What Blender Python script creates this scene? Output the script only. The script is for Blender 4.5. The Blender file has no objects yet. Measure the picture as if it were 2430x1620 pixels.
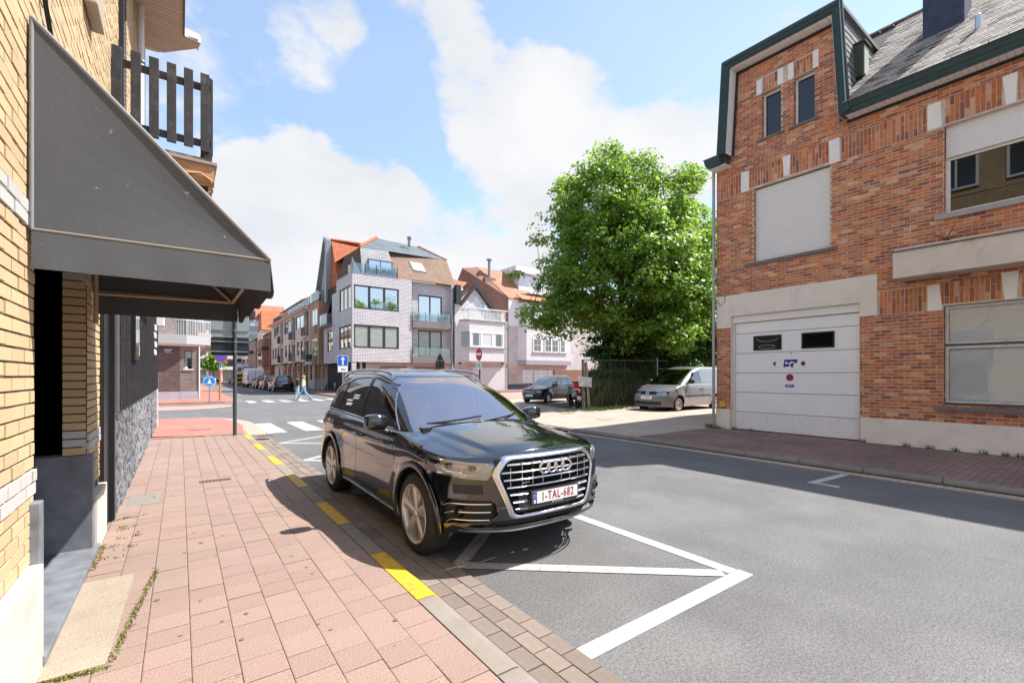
import bpy, bmesh, math, random
import numpy as np
from mathutils import Vector, Matrix, noise
random.seed(7)
SC = bpy.context.scene
COL = SC.collection
PI = math.pi
# ------------------------------------------------------------------ camera
cam_d = bpy.data.cameras.new('camera'); cam = bpy.data.objects.new('camera', cam_d); COL.objects.link(cam)
cam.location = (0, 0, 1.68)
cam.rotation_euler = (PI / 2, 0, -math.atan(788 / 1080))
cam_d.sensor_width = 36; cam_d.lens = 16.0
cam_d.shift_y = 80 / 2430
cam_d.clip_start = 0.05; cam_d.clip_end = 2000
SC.camera = cam
# ------------------------------------------------------------------ sun, sky, exposure
SUNV = Vector((0.66, -0.27, 1.0)).normalized()
sun_el = math.asin(SUNV.z); sun_az = math.atan2(SUNV.x, SUNV.y)
sd = bpy.data.lights.new('sun', 'SUN'); sd.energy = 4.6; sd.angle = math.radians(0.53); sd.color = (1, 0.965, 0.92)
so = bpy.data.objects.new('sun', sd); COL.objects.link(so)
so.rotation_euler = SUNV.to_track_quat('Z', 'Y').to_euler(); so.location = (30, -10, 40)
SC.view_settings.view_transform = 'Standard'; SC.view_settings.look = 'None'
SC.view_settings.exposure = 1.0; SC.view_settings.gamma = 1.0
world = bpy.data.worlds.new('World'); SC.world = world; world.use_nodes = True

def build_sky():
    nt = world.node_tree; N = nt.nodes; L = nt.links; N.clear()
    out = N.new('ShaderNodeOutputWorld'); bg = N.new('ShaderNodeBackground')
    sky = N.new('ShaderNodeTexSky'); sky.sky_type = 'NISHITA'; sky.sun_disc = False
    sky.sun_elevation = sun_el; sky.sun_rotation = sun_az; sky.air_density = 1.0; sky.dust_density = 0.35; sky.ozone_density = 1.2
    bg.inputs['Strength'].default_value = 0.12
    tc = N.new('ShaderNodeTexCoord')
    def math_(op, a, b=None, c=None):
        n = N.new('ShaderNodeMath'); n.operation = op
        for i, q in enumerate((a, b, c)):
            if q is None: continue
            if isinstance(q, (int, float)): n.inputs[i].default_value = q
            else: L.new(q, n.inputs[i])
        return n.outputs[0]
    def vm(op, a, b):
        n = N.new('ShaderNodeVectorMath'); n.operation = op
        for i, q in enumerate((a, b)):
            if isinstance(q, (tuple, list, Vector)): n.inputs[i].default_value = tuple(q)
            else: L.new(q, n.inputs[i])
        return n
    d = vm('NORMALIZE', tc.outputs['Generated'], (0, 0, 0)).outputs[0]
    # cloud texture lives on direction, stretched towards the horizon
    def nz(scale, det, off, rough=.55, vec=d):
        m = N.new('ShaderNodeMapping'); L.new(vec, m.inputs[0]); m.inputs['Location'].default_value = off; m.inputs['Scale'].default_value = (1, 1, 1.6)
        n = N.new('ShaderNodeTexNoise'); n.inputs['Scale'].default_value = scale; n.inputs['Detail'].default_value = det
        n.inputs['Roughness'].default_value = rough; L.new(m.outputs[0], n.inputs['Vector']); return n
    big = nz(1.7, 2, (3.1, 1.2, .4)).outputs['Fac']
    fine = nz(5.5, 9, (.3, 5.2, 2.2), .6).outputs['Fac']
    warp = nz(3.2, 5, (7.3, 2.2, 1.1), .6)
    wv = vm('SCALE', vm('SUBTRACT', warp.outputs['Color'], (.5, .5, .5)).outputs[0], (0, 0, 0)); wv.inputs['Scale'].default_value = .20
    dw = vm('NORMALIZE', vm('ADD', d, wv.outputs[0]).outputs[0], (0, 0, 0)).outputs[0]
    th = math.atan(788 / 1080.); S_, C_ = math.sin(th), math.cos(th)
    def pdir(u, v):   # direction of a cloud centre (photo bearings)
        k = (u - 1215) / 1080.; return Vector((S_ + k * C_, C_ - k * S_, (890 - v) / 1080.)).normalized()
    total = None
    # (u, v, cos-radius in degrees, weight)
    for (u, v, rad, w) in [(1090, 90, 3.6, 1.0), (1150, 110, 3.0, .8), (1110, 190, 4.4, 1.15), (1220, 230, 6.0, 1.2), (1320, 210, 4.8, 1.1), (1180, 310, 5.4, 1.2), (1290, 330, 6.5, 1.1), (1390, 260, 4.6, 1.0), (1430, 330, 6, .95), (1330, 420, 5, .8), (1520, 380, 7, .8), (1640, 400, 7, .85),
                           (1250, 430, 5, .7), (1220, 540, 5, .8), (1180, 480, 4, .45), (800, 70, 3.6, .8), (780, 20, 3.4, .75), (700, 20, 3.5, .55), (750, 110, 4, .5), (925, 40, 2.4, .55), (985, 45, 2.2, .45), (560, 440, 4.5, 1.0), (660, 450, 5, 1.1), (760, 470, 4.5, 1.1), (540, 520, 6, 1.1), (860, 510, 5, 1.05),
                           (960, 500, 4.2, 1.1), (1000, 560, 5, 1.0), (1090, 570, 4.5, .9), (700, 560, 8, 1.0), (900, 600, 7, .95), (1090, 650, 6, .85), (570, 320, 3.5, .38), (150, 150, 12, .6), (2050, 40, 8, .35), (-500, 450, 22, .8), (2700, 450, 18, .7), (3600, 300, 25, .7), (-1500, 200, 20, .6)]:
        c = pdir(u, v)
        dp = vm('DOT_PRODUCT', dw, c).outputs['Value']
        mr = N.new('ShaderNodeMapRange'); mr.interpolation_type = 'SMOOTHSTEP'
        mr.inputs['From Min'].default_value = math.cos(math.radians(rad * 1.35)); mr.inputs['From Max'].default_value = math.cos(math.radians(rad * .35))
        mr.inputs['To Max'].default_value = w; L.new(dp, mr.inputs['Value'])
        total = mr.outputs[0] if total is None else math_('MAXIMUM', total, mr.outputs[0])
    dens = math_('ADD', math_('MULTIPLY', total, .60), math_('MULTIPLY', big, .10))
    dens = math_('ADD', dens, math_('MULTIPLY', math_('SUBTRACT', fine, .5), 1.6))
    mr = N.new('ShaderNodeMapRange'); mr.interpolation_type = 'SMOOTHSTEP'; mr.inputs['From Min'].default_value = .20; mr.inputs['From Max'].default_value = .60; L.new(dens, mr.inputs['Value'])
    veil = N.new('ShaderNodeMapRange'); L.new(big, veil.inputs['Value']); veil.inputs['From Min'].default_value = .3; veil.inputs['From Max'].default_value = .8; veil.inputs['To Max'].default_value = .35
    cov = math_('MAXIMUM', mr.outputs[0], veil.outputs[0])
    # low sky is milky all round
    sx = N.new('ShaderNodeSeparateXYZ'); L.new(d, sx.inputs[0])
    low = N.new('ShaderNodeMapRange'); L.new(sx.outputs['Z'], low.inputs['Value']); low.inputs['From Min'].default_value = .26; low.inputs['From Max'].default_value = .02
    low.inputs['To Max'].default_value = .72
    cov = math_('MAXIMUM', cov, low.outputs[0])
    shade = nz(2.6, 6, (1.3, 4.2, 9.2)).outputs['Fac']
    cr = N.new('ShaderNodeValToRGB'); L.new(shade, cr.inputs[0])
    cr.color_ramp.elements[0].position = .34; cr.color_ramp.elements[0].color = (3.25, 3.4, 3.65, 1)
    cr.color_ramp.elements[1].position = .6; cr.color_ramp.elements[1].color = (4.0, 4.02, 4.1, 1)
    hsv = N.new('ShaderNodeMixRGB'); hsv.blend_type = 'MULTIPLY'; hsv.inputs[0].default_value = 1; L.new(sky.outputs[0], hsv.inputs[1]); hsv.inputs[2].default_value = SKYTINT
    addb = N.new('ShaderNodeMixRGB'); addb.blend_type = 'ADD'; addb.inputs[0].default_value = 1; L.new(hsv.outputs[0], addb.inputs[1]); addb.inputs[2].default_value = SKYADD
    mix = N.new('ShaderNodeMixRGB'); L.new(cov, mix.inputs[0]); L.new(addb.outputs[0], mix.inputs[1]); L.new(cr.outputs[0], mix.inputs[2])
    L.new(mix.outputs[0], bg.inputs['Color']); L.new(bg.outputs[0], out.inputs['Surface'])
SKYTINT = (1.0, 1.0, 1.0, 1)
SKYADD = (.6, .75, .9, 1)
build_sky()
# ------------------------------------------------------------------ helpers
def ident(a, d, z): return (a, d, z)
class MB:
    def __init__(s, fr=ident): s.v = []; s.f = []; s.m = []; s.fr = fr
    def add(s, vs, fs, mi=0):
        n = len(s.v); s.v += [s.fr(*p) for p in vs]
        for f in fs: s.f.append([i + n for i in f]); s.m.append(mi)
        return s
    def box(s, a0, a1, b0, b1, c0, c1, mi=0):
        return s.add([(a0, b0, c0), (a1, b0, c0), (a1, b1, c0), (a0, b1, c0), (a0, b0, c1), (a1, b0, c1), (a1, b1, c1), (a0, b1, c1)],
                     [(0, 3, 2, 1), (4, 5, 6, 7), (0, 1, 5, 4), (1, 2, 6, 5), (2, 3, 7, 6), (3, 0, 4, 7)], mi)
    def frustum(s, r0, r1, b0, b1, mi=0):   # rects (a0,a1,c0,c1) at depth b0 and b1
        v = [(r0[0], b0, r0[2]), (r0[1], b0, r0[2]), (r0[1], b0, r0[3]), (r0[0], b0, r0[3]), (r1[0], b1, r1[2]), (r1[1], b1, r1[2]), (r1[1], b1, r1[3]), (r1[0], b1, r1[3])]
        return s.add(v, [(0, 3, 2, 1), (4, 5, 6, 7), (0, 1, 5, 4), (1, 2, 6, 5), (2, 3, 7, 6), (3, 0, 4, 7)], mi)
    def prism(s, poly, b0, b1, mi=0):   # poly in (a,c), extruded along b
        n = len(poly)
        v = [(p[0], b0, p[1]) for p in poly] + [(p[0], b1, p[1]) for p in poly]
        return s.add(v, [list(range(n))[::-1], list(range(n, 2 * n))] + [(i, (i + 1) % n, n + (i + 1) % n, n + i) for i in range(n)], mi)
    def prismz(s, poly, c0, c1, mi=0):  # poly in (a,b), extruded along c
        n = len(poly)
        v = [(p[0], p[1], c0) for p in poly] + [(p[0], p[1], c1) for p in poly]
        return s.add(v, [list(range(n))[::-1], list(range(n, 2 * n))] + [(i, (i + 1) % n, n + (i + 1) % n, n + i) for i in range(n)], mi)
    def prisma(s, poly, a0, a1, mi=0):  # poly in (b,c), extruded along a
        n = len(poly)
        v = [(a0, p[0], p[1]) for p in poly] + [(a1, p[0], p[1]) for p in poly]
        return s.add(v, [list(range(n))[::-1], list(range(n, 2 * n))] + [(i, (i + 1) % n, n + (i + 1) % n, n + i) for i in range(n)], mi)
    def quad(s, p0, p1, p2, p3, mi=0): return s.add([p0, p1, p2, p3], [(0, 1, 2, 3)], mi)
    def slab(s, pts, th, mi=0):          # polygon pts (3D) given thickness along its normal
        P = [Vector(p) for p in pts]; n = (P[1] - P[0]).cross(P[-1] - P[0]).normalized() * th; k = len(P)
        v = [tuple(p) for p in P] + [tuple(p - n) for p in P]
        return s.add(v, [list(range(k)), list(range(k, 2 * k))[::-1]] + [(i, k + i, k + (i + 1) % k, (i + 1) % k) for i in range(k)], mi)
    def tube(s, pts, r, n=8, mi=0, cap=True):
        P = [Vector(p) for p in pts]; rs = r if isinstance(r, (list, tuple)) else [r] * len(P)
        up = Vector((0, 0, 1)); vs = []; fs = []
        for i, p in enumerate(P):
            t = (P[min(i + 1, len(P) - 1)] - P[max(i - 1, 0)]).normalized()
            a = t.cross(up)
            if a.length < .05: a = t.cross(Vector((0, 1, 0)))
            a.normalize(); b = t.cross(a)
            for k in range(n):
                an = 2 * PI * k / n; vs.append(tuple(p + (a * math.cos(an) + b * math.sin(an)) * rs[i]))
        for i in range(len(P) - 1):
            for k in range(n): fs.append((i * n + k, i * n + (k + 1) % n, (i + 1) * n + (k + 1) % n, (i + 1) * n + k))
        if cap: fs.append(list(range(n))[::-1]); fs.append(list(range((len(P) - 1) * n, len(P) * n)))
        return s.add(vs, fs, mi)
    def lathe(s, prof, c, ax='z', n=24, mi=0, arc=(0, 2 * PI)):  # prof (r,h)
        vs = []; fs = []; full = abs(arc[1] - arc[0] - 2 * PI) < 1e-6; m = n if full else n + 1
        for (r, h) in prof:
            for k in range(m):
                an = arc[0] + (arc[1] - arc[0]) * k / n; x, y = r * math.cos(an), r * math.sin(an)
                p = {'z': (x, y, h), 'x': (h, x, y), 'y': (x, h, y)}[ax]; vs.append((c[0] + p[0], c[1] + p[1], c[2] + p[2]))
        for i in range(len(prof) - 1):
            for k in range(n):
                k2 = (k + 1) % m; fs.append((i * m + k, i * m + k2, (i + 1) * m + k2, (i + 1) * m + k))
        return s.add(vs, fs, mi)
    def disc(s, c, r, ax='y', n=24, h=.004, mi=0, sx=1.):
        return s.lathe([(0, -h), (r, -h), (r, h), (0, h)], c, ax, n, mi)
    def sphere(s, c, r, n=12, mi=0):
        rr = r if isinstance(r, (tuple, list)) else (r, r, r); vs = []; fs = []; m = max(4, n // 2)
        for i in range(m + 1):
            a = PI * i / m
            for k in range(n): b = 2 * PI * k / n; vs.append((c[0] + rr[0] * math.sin(a) * math.cos(b), c[1] + rr[1] * math.sin(a) * math.sin(b), c[2] + rr[2] * math.cos(a)))
        for i in range(m):
            for k in range(n): fs.append((i * n + k, (i + 1) * n + k, (i + 1) * n + (k + 1) % n, i * n + (k + 1) % n))
        return s.add(vs, fs, mi)
    def mesh(s, name, mats, smooth=False, fix=True):
        me = bpy.data.meshes.new(name); me.from_pydata(s.v, [], s.f)
        for m in (mats if isinstance(mats, (list, tuple)) else [mats]): me.materials.append(m)
        me.polygons.foreach_set('material_index', s.m)
        if fix:
            bm = bmesh.new(); bm.from_mesh(me); bmesh.ops.remove_doubles(bm, verts=bm.verts, dist=1e-6) if smooth else None
            bmesh.ops.recalc_face_normals(bm, faces=bm.faces); bm.to_mesh(me); bm.free()
        if smooth: me.polygons.foreach_set('use_smooth', [True] * len(me.polygons))
        me.update(); return me
    def build(s, name, mats, parent=None, smooth=False, kind=None, fix=True, bevel=0, auto=None):
        o = bpy.data.objects.new(name, s.mesh(name, mats, smooth, fix)); COL.objects.link(o)
        if parent: o.parent = parent
        if kind: o['kind'] = kind
        if bevel:
            b = o.modifiers.new('bevel', 'BEVEL'); b.width = bevel; b.segments = 2; b.limit_method = 'ANGLE'; b.angle_limit = .6
        if auto: sharp(o.data, auto)
        return o
def sharp(me, deg=35):
    me.polygons.foreach_set('use_smooth', [True] * len(me.polygons))
    try: me.set_sharp_from_angle(angle=math.radians(deg))
    except Exception: pass
def thing(name, label, cat, loc=(0, 0, 0), rz=0, group=None):
    o = bpy.data.objects.new(name, None); COL.objects.link(o); o.location = loc; o.rotation_euler = (0, 0, rz)
    o.empty_display_size = .2
    o['label'] = label; o['category'] = cat
    if group: o['group'] = group
    return o
def tag(o, label, cat, group=None):
    o['label'] = label; o['category'] = cat
    if group: o['group'] = group
    return o
def rel(o, parent):       # parent an object whose mesh is in world coordinates to a moved empty
    o.parent = parent; o.matrix_parent_inverse = Matrix.LocRotScale(parent.location, parent.rotation_euler, parent.scale).inverted(); return o
def inst(me, name, parent=None, loc=(0, 0, 0), rot=(0, 0, 0), sc=(1, 1, 1)):
    o = bpy.data.objects.new(name, me); COL.objects.link(o); o.location = loc; o.rotation_euler = rot; o.scale = sc
    if parent: o.parent = parent
    return o
def copy_tree(root):
    c = root.copy(); COL.objects.link(c)
    for ch in list(root.children):
        k = ch.copy(); COL.objects.link(k); k.parent = c; k.matrix_parent_inverse = ch.matrix_parent_inverse.copy()
        for g in list(ch.children):
            q = g.copy(); COL.objects.link(q); q.parent = k; q.matrix_parent_inverse = g.matrix_parent_inverse.copy()
    return c
# ------------------------------------------------------------------ materials
MATS = {}
def mat(name, col, rough=.6, metal=0, var=.0, vscale=3., bump=0, bscale=60, coat=0, coat_ior=1.5, spec=.5, iv=.22, island=0, island_hue=0, dirt=None, dscale=1.2, damt=.5, emit=None, alpha=None, col2=None, c2scale=1., c2lo=.45, c2hi=.6, bdist=.004, trans=0, ior=1.45, sheen=0):
    if name in MATS: return MATS[name]
    m = bpy.data.materials.new(name); MATS[name] = m; m.use_nodes = True; nt = m.node_tree; N = nt.nodes; L = nt.links
    b = N['Principled BSDF']; b.inputs['Base Color'].default_value = (*col, 1); b.inputs['Roughness'].default_value = rough; b.inputs['Metallic'].default_value = metal
    b.inputs['Coat Weight'].default_value = coat; b.inputs['Coat Roughness'].default_value = .02; b.inputs['Coat IOR'].default_value = coat_ior; b.inputs['Specular IOR Level'].default_value = spec; b.inputs['IOR'].default_value = ior
    b.inputs['Transmission Weight'].default_value = trans
    tc = N.new('ShaderNodeTexCoord'); co = tc.outputs['Object']
    cur = None
    def rgb(c): n = N.new('ShaderNodeRGB'); n.outputs[0].default_value = (*c, 1); return n.outputs[0]
    def nois(sc, det=5, r=.6):
        n = N.new('ShaderNodeTexNoise'); n.inputs['Scale'].default_value = sc; n.inputs['Detail'].default_value = det; n.inputs['Roughness'].default_value = r; L.new(co, n.inputs['Vector']); return n.outputs['Fac']
    def mr(x, a, bb, c, d):
        n = N.new('ShaderNodeMapRange'); L.new(x, n.inputs['Value']); n.inputs['From Min'].default_value = a; n.inputs['From Max'].default_value = bb; n.inputs['To Min'].default_value = c; n.inputs['To Max'].default_value = d; return n.outputs[0]
    cur = rgb(col)
    def mixc(f, a, bb, bt='MIX'):
        n = N.new('ShaderNodeMixRGB'); n.blend_type = bt
        if isinstance(f, (int, float)): n.inputs[0].default_value = f
        else: L.new(f, n.inputs[0])
        L.new(a, n.inputs[1]); L.new(bb, n.inputs[2]); return n.outputs[0]
    if island:
        g = N.new('ShaderNodeNewGeometry'); oi = N.new('ShaderNodeObjectInfo')
        ad = N.new('ShaderNodeMath'); ad.operation = 'ADD'; L.new(g.outputs['Random Per Island'], ad.inputs[0]); L.new(oi.outputs['Random'], ad.inputs[1])
        fr = N.new('ShaderNodeMath'); fr.operation = 'FRACT'; L.new(ad.outputs[0], fr.inputs[0])
        if isinstance(island, (list, tuple)):
            cr = N.new('ShaderNodeValToRGB'); cr.color_ramp.interpolation = 'CONSTANT' if len(island) > 3 else 'LINEAR'
            while len(cr.color_ramp.elements) < len(island): cr.color_ramp.elements.new(.5)
            for i, (p, c) in enumerate(island): cr.color_ramp.elements[i].position = p; cr.color_ramp.elements[i].color = (*c, 1)
            L.new(fr.outputs[0], cr.inputs[0]); cur = cr.outputs[0]
            # fine tone inside a class
            m2 = N.new('ShaderNodeMath'); m2.operation = 'MULTIPLY'; m2.inputs[1].default_value = 37.7; L.new(fr.outputs[0], m2.inputs[0])
            f2 = N.new('ShaderNodeMath'); f2.operation = 'FRACT'; L.new(m2.outputs[0], f2.inputs[0])
            hv = N.new('ShaderNodeHueSaturation'); L.new(cur, hv.inputs['Color']); L.new(mr(f2.outputs[0], 0, 1, 1 - iv, 1 + iv), hv.inputs['Value']); cur = hv.outputs[0]
        else:
            hv = N.new('ShaderNodeHueSaturation'); L.new(cur, hv.inputs['Color']); L.new(mr(fr.outputs[0], 0, 1, 1 - island, 1 + island), hv.inputs['Value'])
            if island_hue:
                m2 = N.new('ShaderNodeMath'); m2.operation = 'MULTIPLY'; m2.inputs[1].default_value = 17.7; L.new(fr.outputs[0], m2.inputs[0])
                f2 = N.new('ShaderNodeMath'); f2.operation = 'FRACT'; L.new(m2.outputs[0], f2.inputs[0]); L.new(mr(f2.outputs[0], 0, 1, .5 - island_hue, .5 + island_hue), hv.inputs['Hue'])
            cur = hv.outputs[0]
    if col2: cur = mixc(mr(nois(c2scale, 6, .65), c2lo, c2hi, 0, 1), cur, rgb(col2))
    if var:
        hv = N.new('ShaderNodeHueSaturation'); L.new(cur, hv.inputs['Color']); L.new(mr(nois(vscale), .3, .7, 1 - var, 1 + var), hv.inputs['Value']); cur = hv.outputs[0]
    if dirt: cur = mixc(mr(nois(dscale, 8, .7), .52, .72, 0, damt), cur, rgb(dirt))
    L.new(cur, b.inputs['Base Color'])
    if bump:
        bn = N.new('ShaderNodeBump'); bn.inputs['Strength'].default_value = bump; bn.inputs['Distance'].default_value = bdist; L.new(nois(bscale, 4), bn.inputs['Height']); L.new(bn.outputs[0], b.inputs['Normal'])
    if emit: b.inputs['Emission Color'].default_value = (*emit[:3], 1); b.inputs['Emission Strength'].default_value = emit[3]
    return m
def glassmat(name, tint=(.5, .55, .55), base=.12, rough=.01, refl=(1, 1, 1), blend=.35, top=1):
    if name in MATS: return MATS[name]
    m = bpy.data.materials.new(name); MATS[name] = m; m.use_nodes = True; nt = m.node_tree; N = nt.nodes; L = nt.links; N.clear()
    out = N.new('ShaderNodeOutputMaterial'); tr = N.new('ShaderNodeBsdfTransparent'); tr.inputs[0].default_value = (*tint, 1)
    gl = N.new('ShaderNodeBsdfGlossy'); gl.inputs['Roughness'].default_value = rough; gl.inputs['Color'].default_value = (*refl, 1)
    fr = N.new('ShaderNodeLayerWeight'); fr.inputs['Blend'].default_value = blend
    mr = N.new('ShaderNodeMapRange'); L.new(fr.outputs['Fresnel'], mr.inputs['Value']); mr.inputs['To Min'].default_value = base; mr.inputs['To Max'].default_value = top
    mx = N.new('ShaderNodeMixShader'); L.new(mr.outputs[0], mx.inputs[0]); L.new(tr.outputs[0], mx.inputs[1]); L.new(gl.outputs[0], mx.inputs[2]); L.new(mx.outputs[0], out.inputs[0])
    return m
def brickmat(name, c1, c2, mortar, bw=.21, bh=.065, ms=.012, rough=.85, plane='xz', bump=.5, var=.15, offset=.5):
    """brick texture for surfaces too far away to tell the bricks apart"""
    if name in MATS: return MATS[name]
    m = bpy.data.materials.new(name); MATS[name] = m; m.use_nodes = True; nt = m.node_tree; N = nt.nodes; L = nt.links; b = N['Principled BSDF']; b.inputs['Roughness'].default_value = rough
    tc = N.new('ShaderNodeTexCoord'); sx = N.new('ShaderNodeSeparateXYZ'); L.new(tc.outputs['Object'], sx.inputs[0]); cb = N.new('ShaderNodeCombineXYZ')
    ad = N.new('ShaderNodeMath'); ad.operation = 'ADD'; L.new(sx.outputs['X'], ad.inputs[0]); L.new(sx.outputs['Y'], ad.inputs[1])
    L.new(ad.outputs[0] if plane != 'xy' else sx.outputs['X'], cb.inputs[0]); L.new(sx.outputs['Z'] if plane != 'xy' else sx.outputs['Y'], cb.inputs[1])
    br = N.new('ShaderNodeTexBrick'); L.new(cb.outputs[0], br.inputs['Vector']); br.inputs['Color1'].default_value = (*c1, 1); br.inputs['Color2'].default_value = (*c2, 1); br.inputs['Mortar'].default_value = (*mortar, 1)
    br.inputs['Scale'].default_value = 1; br.inputs['Brick Width'].default_value = bw; br.inputs['Row Height'].default_value = bh; br.inputs['Mortar Size'].default_value = ms * .5; br.inputs['Mortar Smooth'].default_value = .2; br.offset = offset
    n = N.new('ShaderNodeTexNoise'); n.inputs['Scale'].default_value = .9; n.inputs['Detail'].default_value = 6; L.new(tc.outputs['Object'], n.inputs['Vector'])
    mr = N.new('ShaderNodeMapRange'); L.new(n.outputs['Fac'], mr.inputs['Value']); mr.inputs['From Min'].default_value = .3; mr.inputs['From Max'].default_value = .7; mr.inputs['To Min'].default_value = 1 - var; mr.inputs['To Max'].default_value = 1 + var
    hv = N.new('ShaderNodeHueSaturation'); L.new(br.outputs['Color'], hv.inputs['Color']); L.new(mr.outputs[0], hv.inputs['Value']); L.new(hv.outputs[0], b.inputs['Base Color'])
    iv = N.new('ShaderNodeMath'); iv.operation = 'SUBTRACT'; iv.inputs[0].default_value = 1; L.new(br.outputs['Fac'], iv.inputs[1])
    bn = N.new('ShaderNodeBump'); bn.inputs['Strength'].default_value = bump; bn.inputs['Distance'].default_value = .012; L.new(iv.outputs[0], bn.inputs['Height']); L.new(bn.outputs[0], b.inputs['Normal'])
    return m
def text(s, size, m, loc, rot, parent=None, name='lettering', extr=.0015, align='CENTER', sx=1., bold=0, spc=1.):
    cu = bpy.data.curves.new(name, 'FONT'); cu.body = s; cu.size = size; cu.extrude = extr; cu.align_x = align; cu.align_y = 'CENTER'; cu.offset = bold; cu.resolution_u = 3; cu.space_character = spc
    t = bpy.data.objects.new('tmp', cu); COL.objects.link(t); bpy.context.view_layer.update()
    me = bpy.data.meshes.new_from_object(t.evaluated_get(bpy.context.evaluated_depsgraph_get())); bpy.data.objects.remove(t)
    me.materials.clear(); me.materials.append(m); me.name = name
    o = bpy.data.objects.new(name, me); COL.objects.link(o); o.location = loc; o.rotation_euler = rot; o.scale = (sx, 1, 1)
    if parent: o.parent = parent
    return o
def FR_xm(x0): return lambda a, d, z: (x0 - d, a, z)     # facade facing -x ; a = y
def FR_xp(x0): return lambda a, d, z: (x0 + d, a, z)     # facade facing +x
def FR_ym(y0): return lambda a, d, z: (a, y0 - d, z)     # facade facing -y ; a = x
M_glass = glassmat('window_glass', (.32, .36, .38), .16)
M_glassdark = glassmat('dark_window_glass', (.06, .07, .08), .16)
M_navy = glassmat('navy_window_glass', (.02, .025, .05), .06, blend=.2)
M_clear = glassmat('clear_glass', (.8, .86, .86), .07)
M_black = mat('black_metal', (.015, .016, .018), .35)
M_darkint = mat('dark_interior', (.03, .028, .026), .9)
M_white = mat('white_paint', (.78, .77, .74), .45, var=.05)
M_chrome = mat('chrome', (.75, .75, .77), .12, 1)
M_alu = mat('aluminium', (.55, .56, .58), .35, 1)
M_steel = mat('galvanised_steel', (.35, .36, .37), .45, .8, var=.15, vscale=8)
M_rubber = mat('tyre_rubber', (.022, .022, .023), .75, bump=.3, bscale=90, bdist=.002)
M_plast = mat('black_plastic', (.02, .02, .021), .5)
M_blackpaint = mat('black_car_paint', (.006, .007, .010), .10, .0, coat=1.0, coat_ior=1.62, spec=.6)
M_red = mat('red_enamel', (.55, .015, .02), .35)
M_blue = mat('blue_enamel', (.01, .12, .55), .35)
M_signwhite = mat('sign_white', (.8, .8, .8), .4)
M_plate = mat('number_plate_white', (.78, .77, .75), .35)
M_platered = mat('plate_red_ink', (.36, .02, .03), .5)
M_plateblue = mat('plate_blue', (.02, .05, .35), .4)
M_lampglass = glassmat('lamp_glass', (.85, .87, .88), .10)
M_tail = mat('tail_lamp_red', (.35, .008, .01), .15, coat=1)
# ------------------------------------------------------------------ ground, road, pavements
M_asph = mat('asphalt', (.120, .118, .116), .9, var=.10, vscale=1.3, bump=.45, bscale=230, bdist=.004, col2=(.15, .148, .145), c2scale=.45, c2lo=.42, c2hi=.62)
def speckle(m, scale=320, amt=.45, lo=.45, hi=.62, light=None):
    nt = m.node_tree; N = nt.nodes; L = nt.links; b = N['Principled BSDF']; src = b.inputs['Base Color'].links[0].from_socket
    tc = N.new('ShaderNodeTexCoord'); n = N.new('ShaderNodeTexNoise'); n.inputs['Scale'].default_value = scale; n.inputs['Detail'].default_value = 2; L.new(tc.outputs['Object'], n.inputs['Vector'])
    mr = N.new('ShaderNodeMapRange'); L.new(n.outputs['Fac'], mr.inputs['Value']); mr.inputs['From Min'].default_value = lo - .12; mr.inputs['From Max'].default_value = hi; mr.inputs['To Min'].default_value = 1 - amt; mr.inputs['To Max'].default_value = 1 + amt * .8
    hv = N.new('ShaderNodeHueSaturation'); L.new(src, hv.inputs['Color']); L.new(mr.outputs[0], hv.inputs['Value']); L.new(hv.outputs[0], b.inputs['Base Color'])
speckle(M_asph, 140, .5); speckle(M_asph, 48, .22)
M_tile = mat('paving_tile', (.285, .198, .160), .85, island=.05, island_hue=.006, var=.07, vscale=1.5, bump=.5, bscale=260, bdist=.003, dirt=(.19, .13, .10), dscale=1.7, damt=.35)
M_tile1 = mat('paving_tile_worn', (.285, .198, .160), .85, island=.06, island_hue=.006, var=.05, vscale=1.5, bump=.5, bscale=70, bdist=.003)
speckle(M_tile, 95, .34); speckle(M_tile1, 22, .22)
M_joint = mat('sandy_joint', (.25, .19, .15), .95, var=.2, vscale=6, col2=(.13, .14, .05), c2scale=2.5, c2lo=.52, c2hi=.66)
M_kerb = mat('kerb_concrete', (.235, .205, .175), .85, var=.12, vscale=4, bump=.4, bscale=200, bdist=.003, dirt=(.2, .17, .13), damt=.4)
M_yel = mat('yellow_road_paint', (.62, .36, .025), .6, var=.10, vscale=7, dirt=(.20, .14, .07), dscale=11, damt=.85)
M_gut = mat('gutter_paver', (.22, .178, .148), .9, island=.16, var=.1, vscale=3, bump=.5, bscale=160, bdist=.004, dirt=(.2, .15, .11), dscale=4, damt=.5)
M_roadpaint = mat('road_paint', (.52, .50, .46), .7, var=.10, vscale=5, dirt=(.20, .19, .18), dscale=26, damt=.9, col2=(.36, .33, .30), c2scale=3, c2lo=.48, c2hi=.75)
M_wornpaint = mat('worn_road_paint', (.46, .44, .41), .8, var=.1, vscale=6, dirt=(.13, .125, .12), dscale=14, damt=.9, col2=(.17, .165, .16), c2scale=30, c2lo=.55, c2hi=.66)
M_redpave = brickmat('red_paving', (.42, .17, .13), (.36, .145, .11), (.30, .14, .11), .21, .105, .008, plane='xy', bump=.3, var=.12)
M_pinkpave = brickmat('pink_paving', (.50, .27, .21), (.46, .24, .19), (.3, .18, .14), .21, .105, .008, plane='xy', bump=.3)
M_brownpave = brickmat('brown_paving', (.25, .155, .125), (.20, .12, .10), (.10, .075, .06), .21, .105, .010, plane='xy', bump=.6, var=.22)
M_beigepave = brickmat('beige_paving', (.46, .36, .29), (.40, .31, .25), (.26, .2, .16), .21, .105, .010, plane='xy', bump=.5, var=.12)
M_cob = brickmat('cobbles', (.23, .215, .20), (.17, .16, .15), (.08, .075, .07), .16, .12, .02, plane='xy', bump=1, var=.25)
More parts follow.
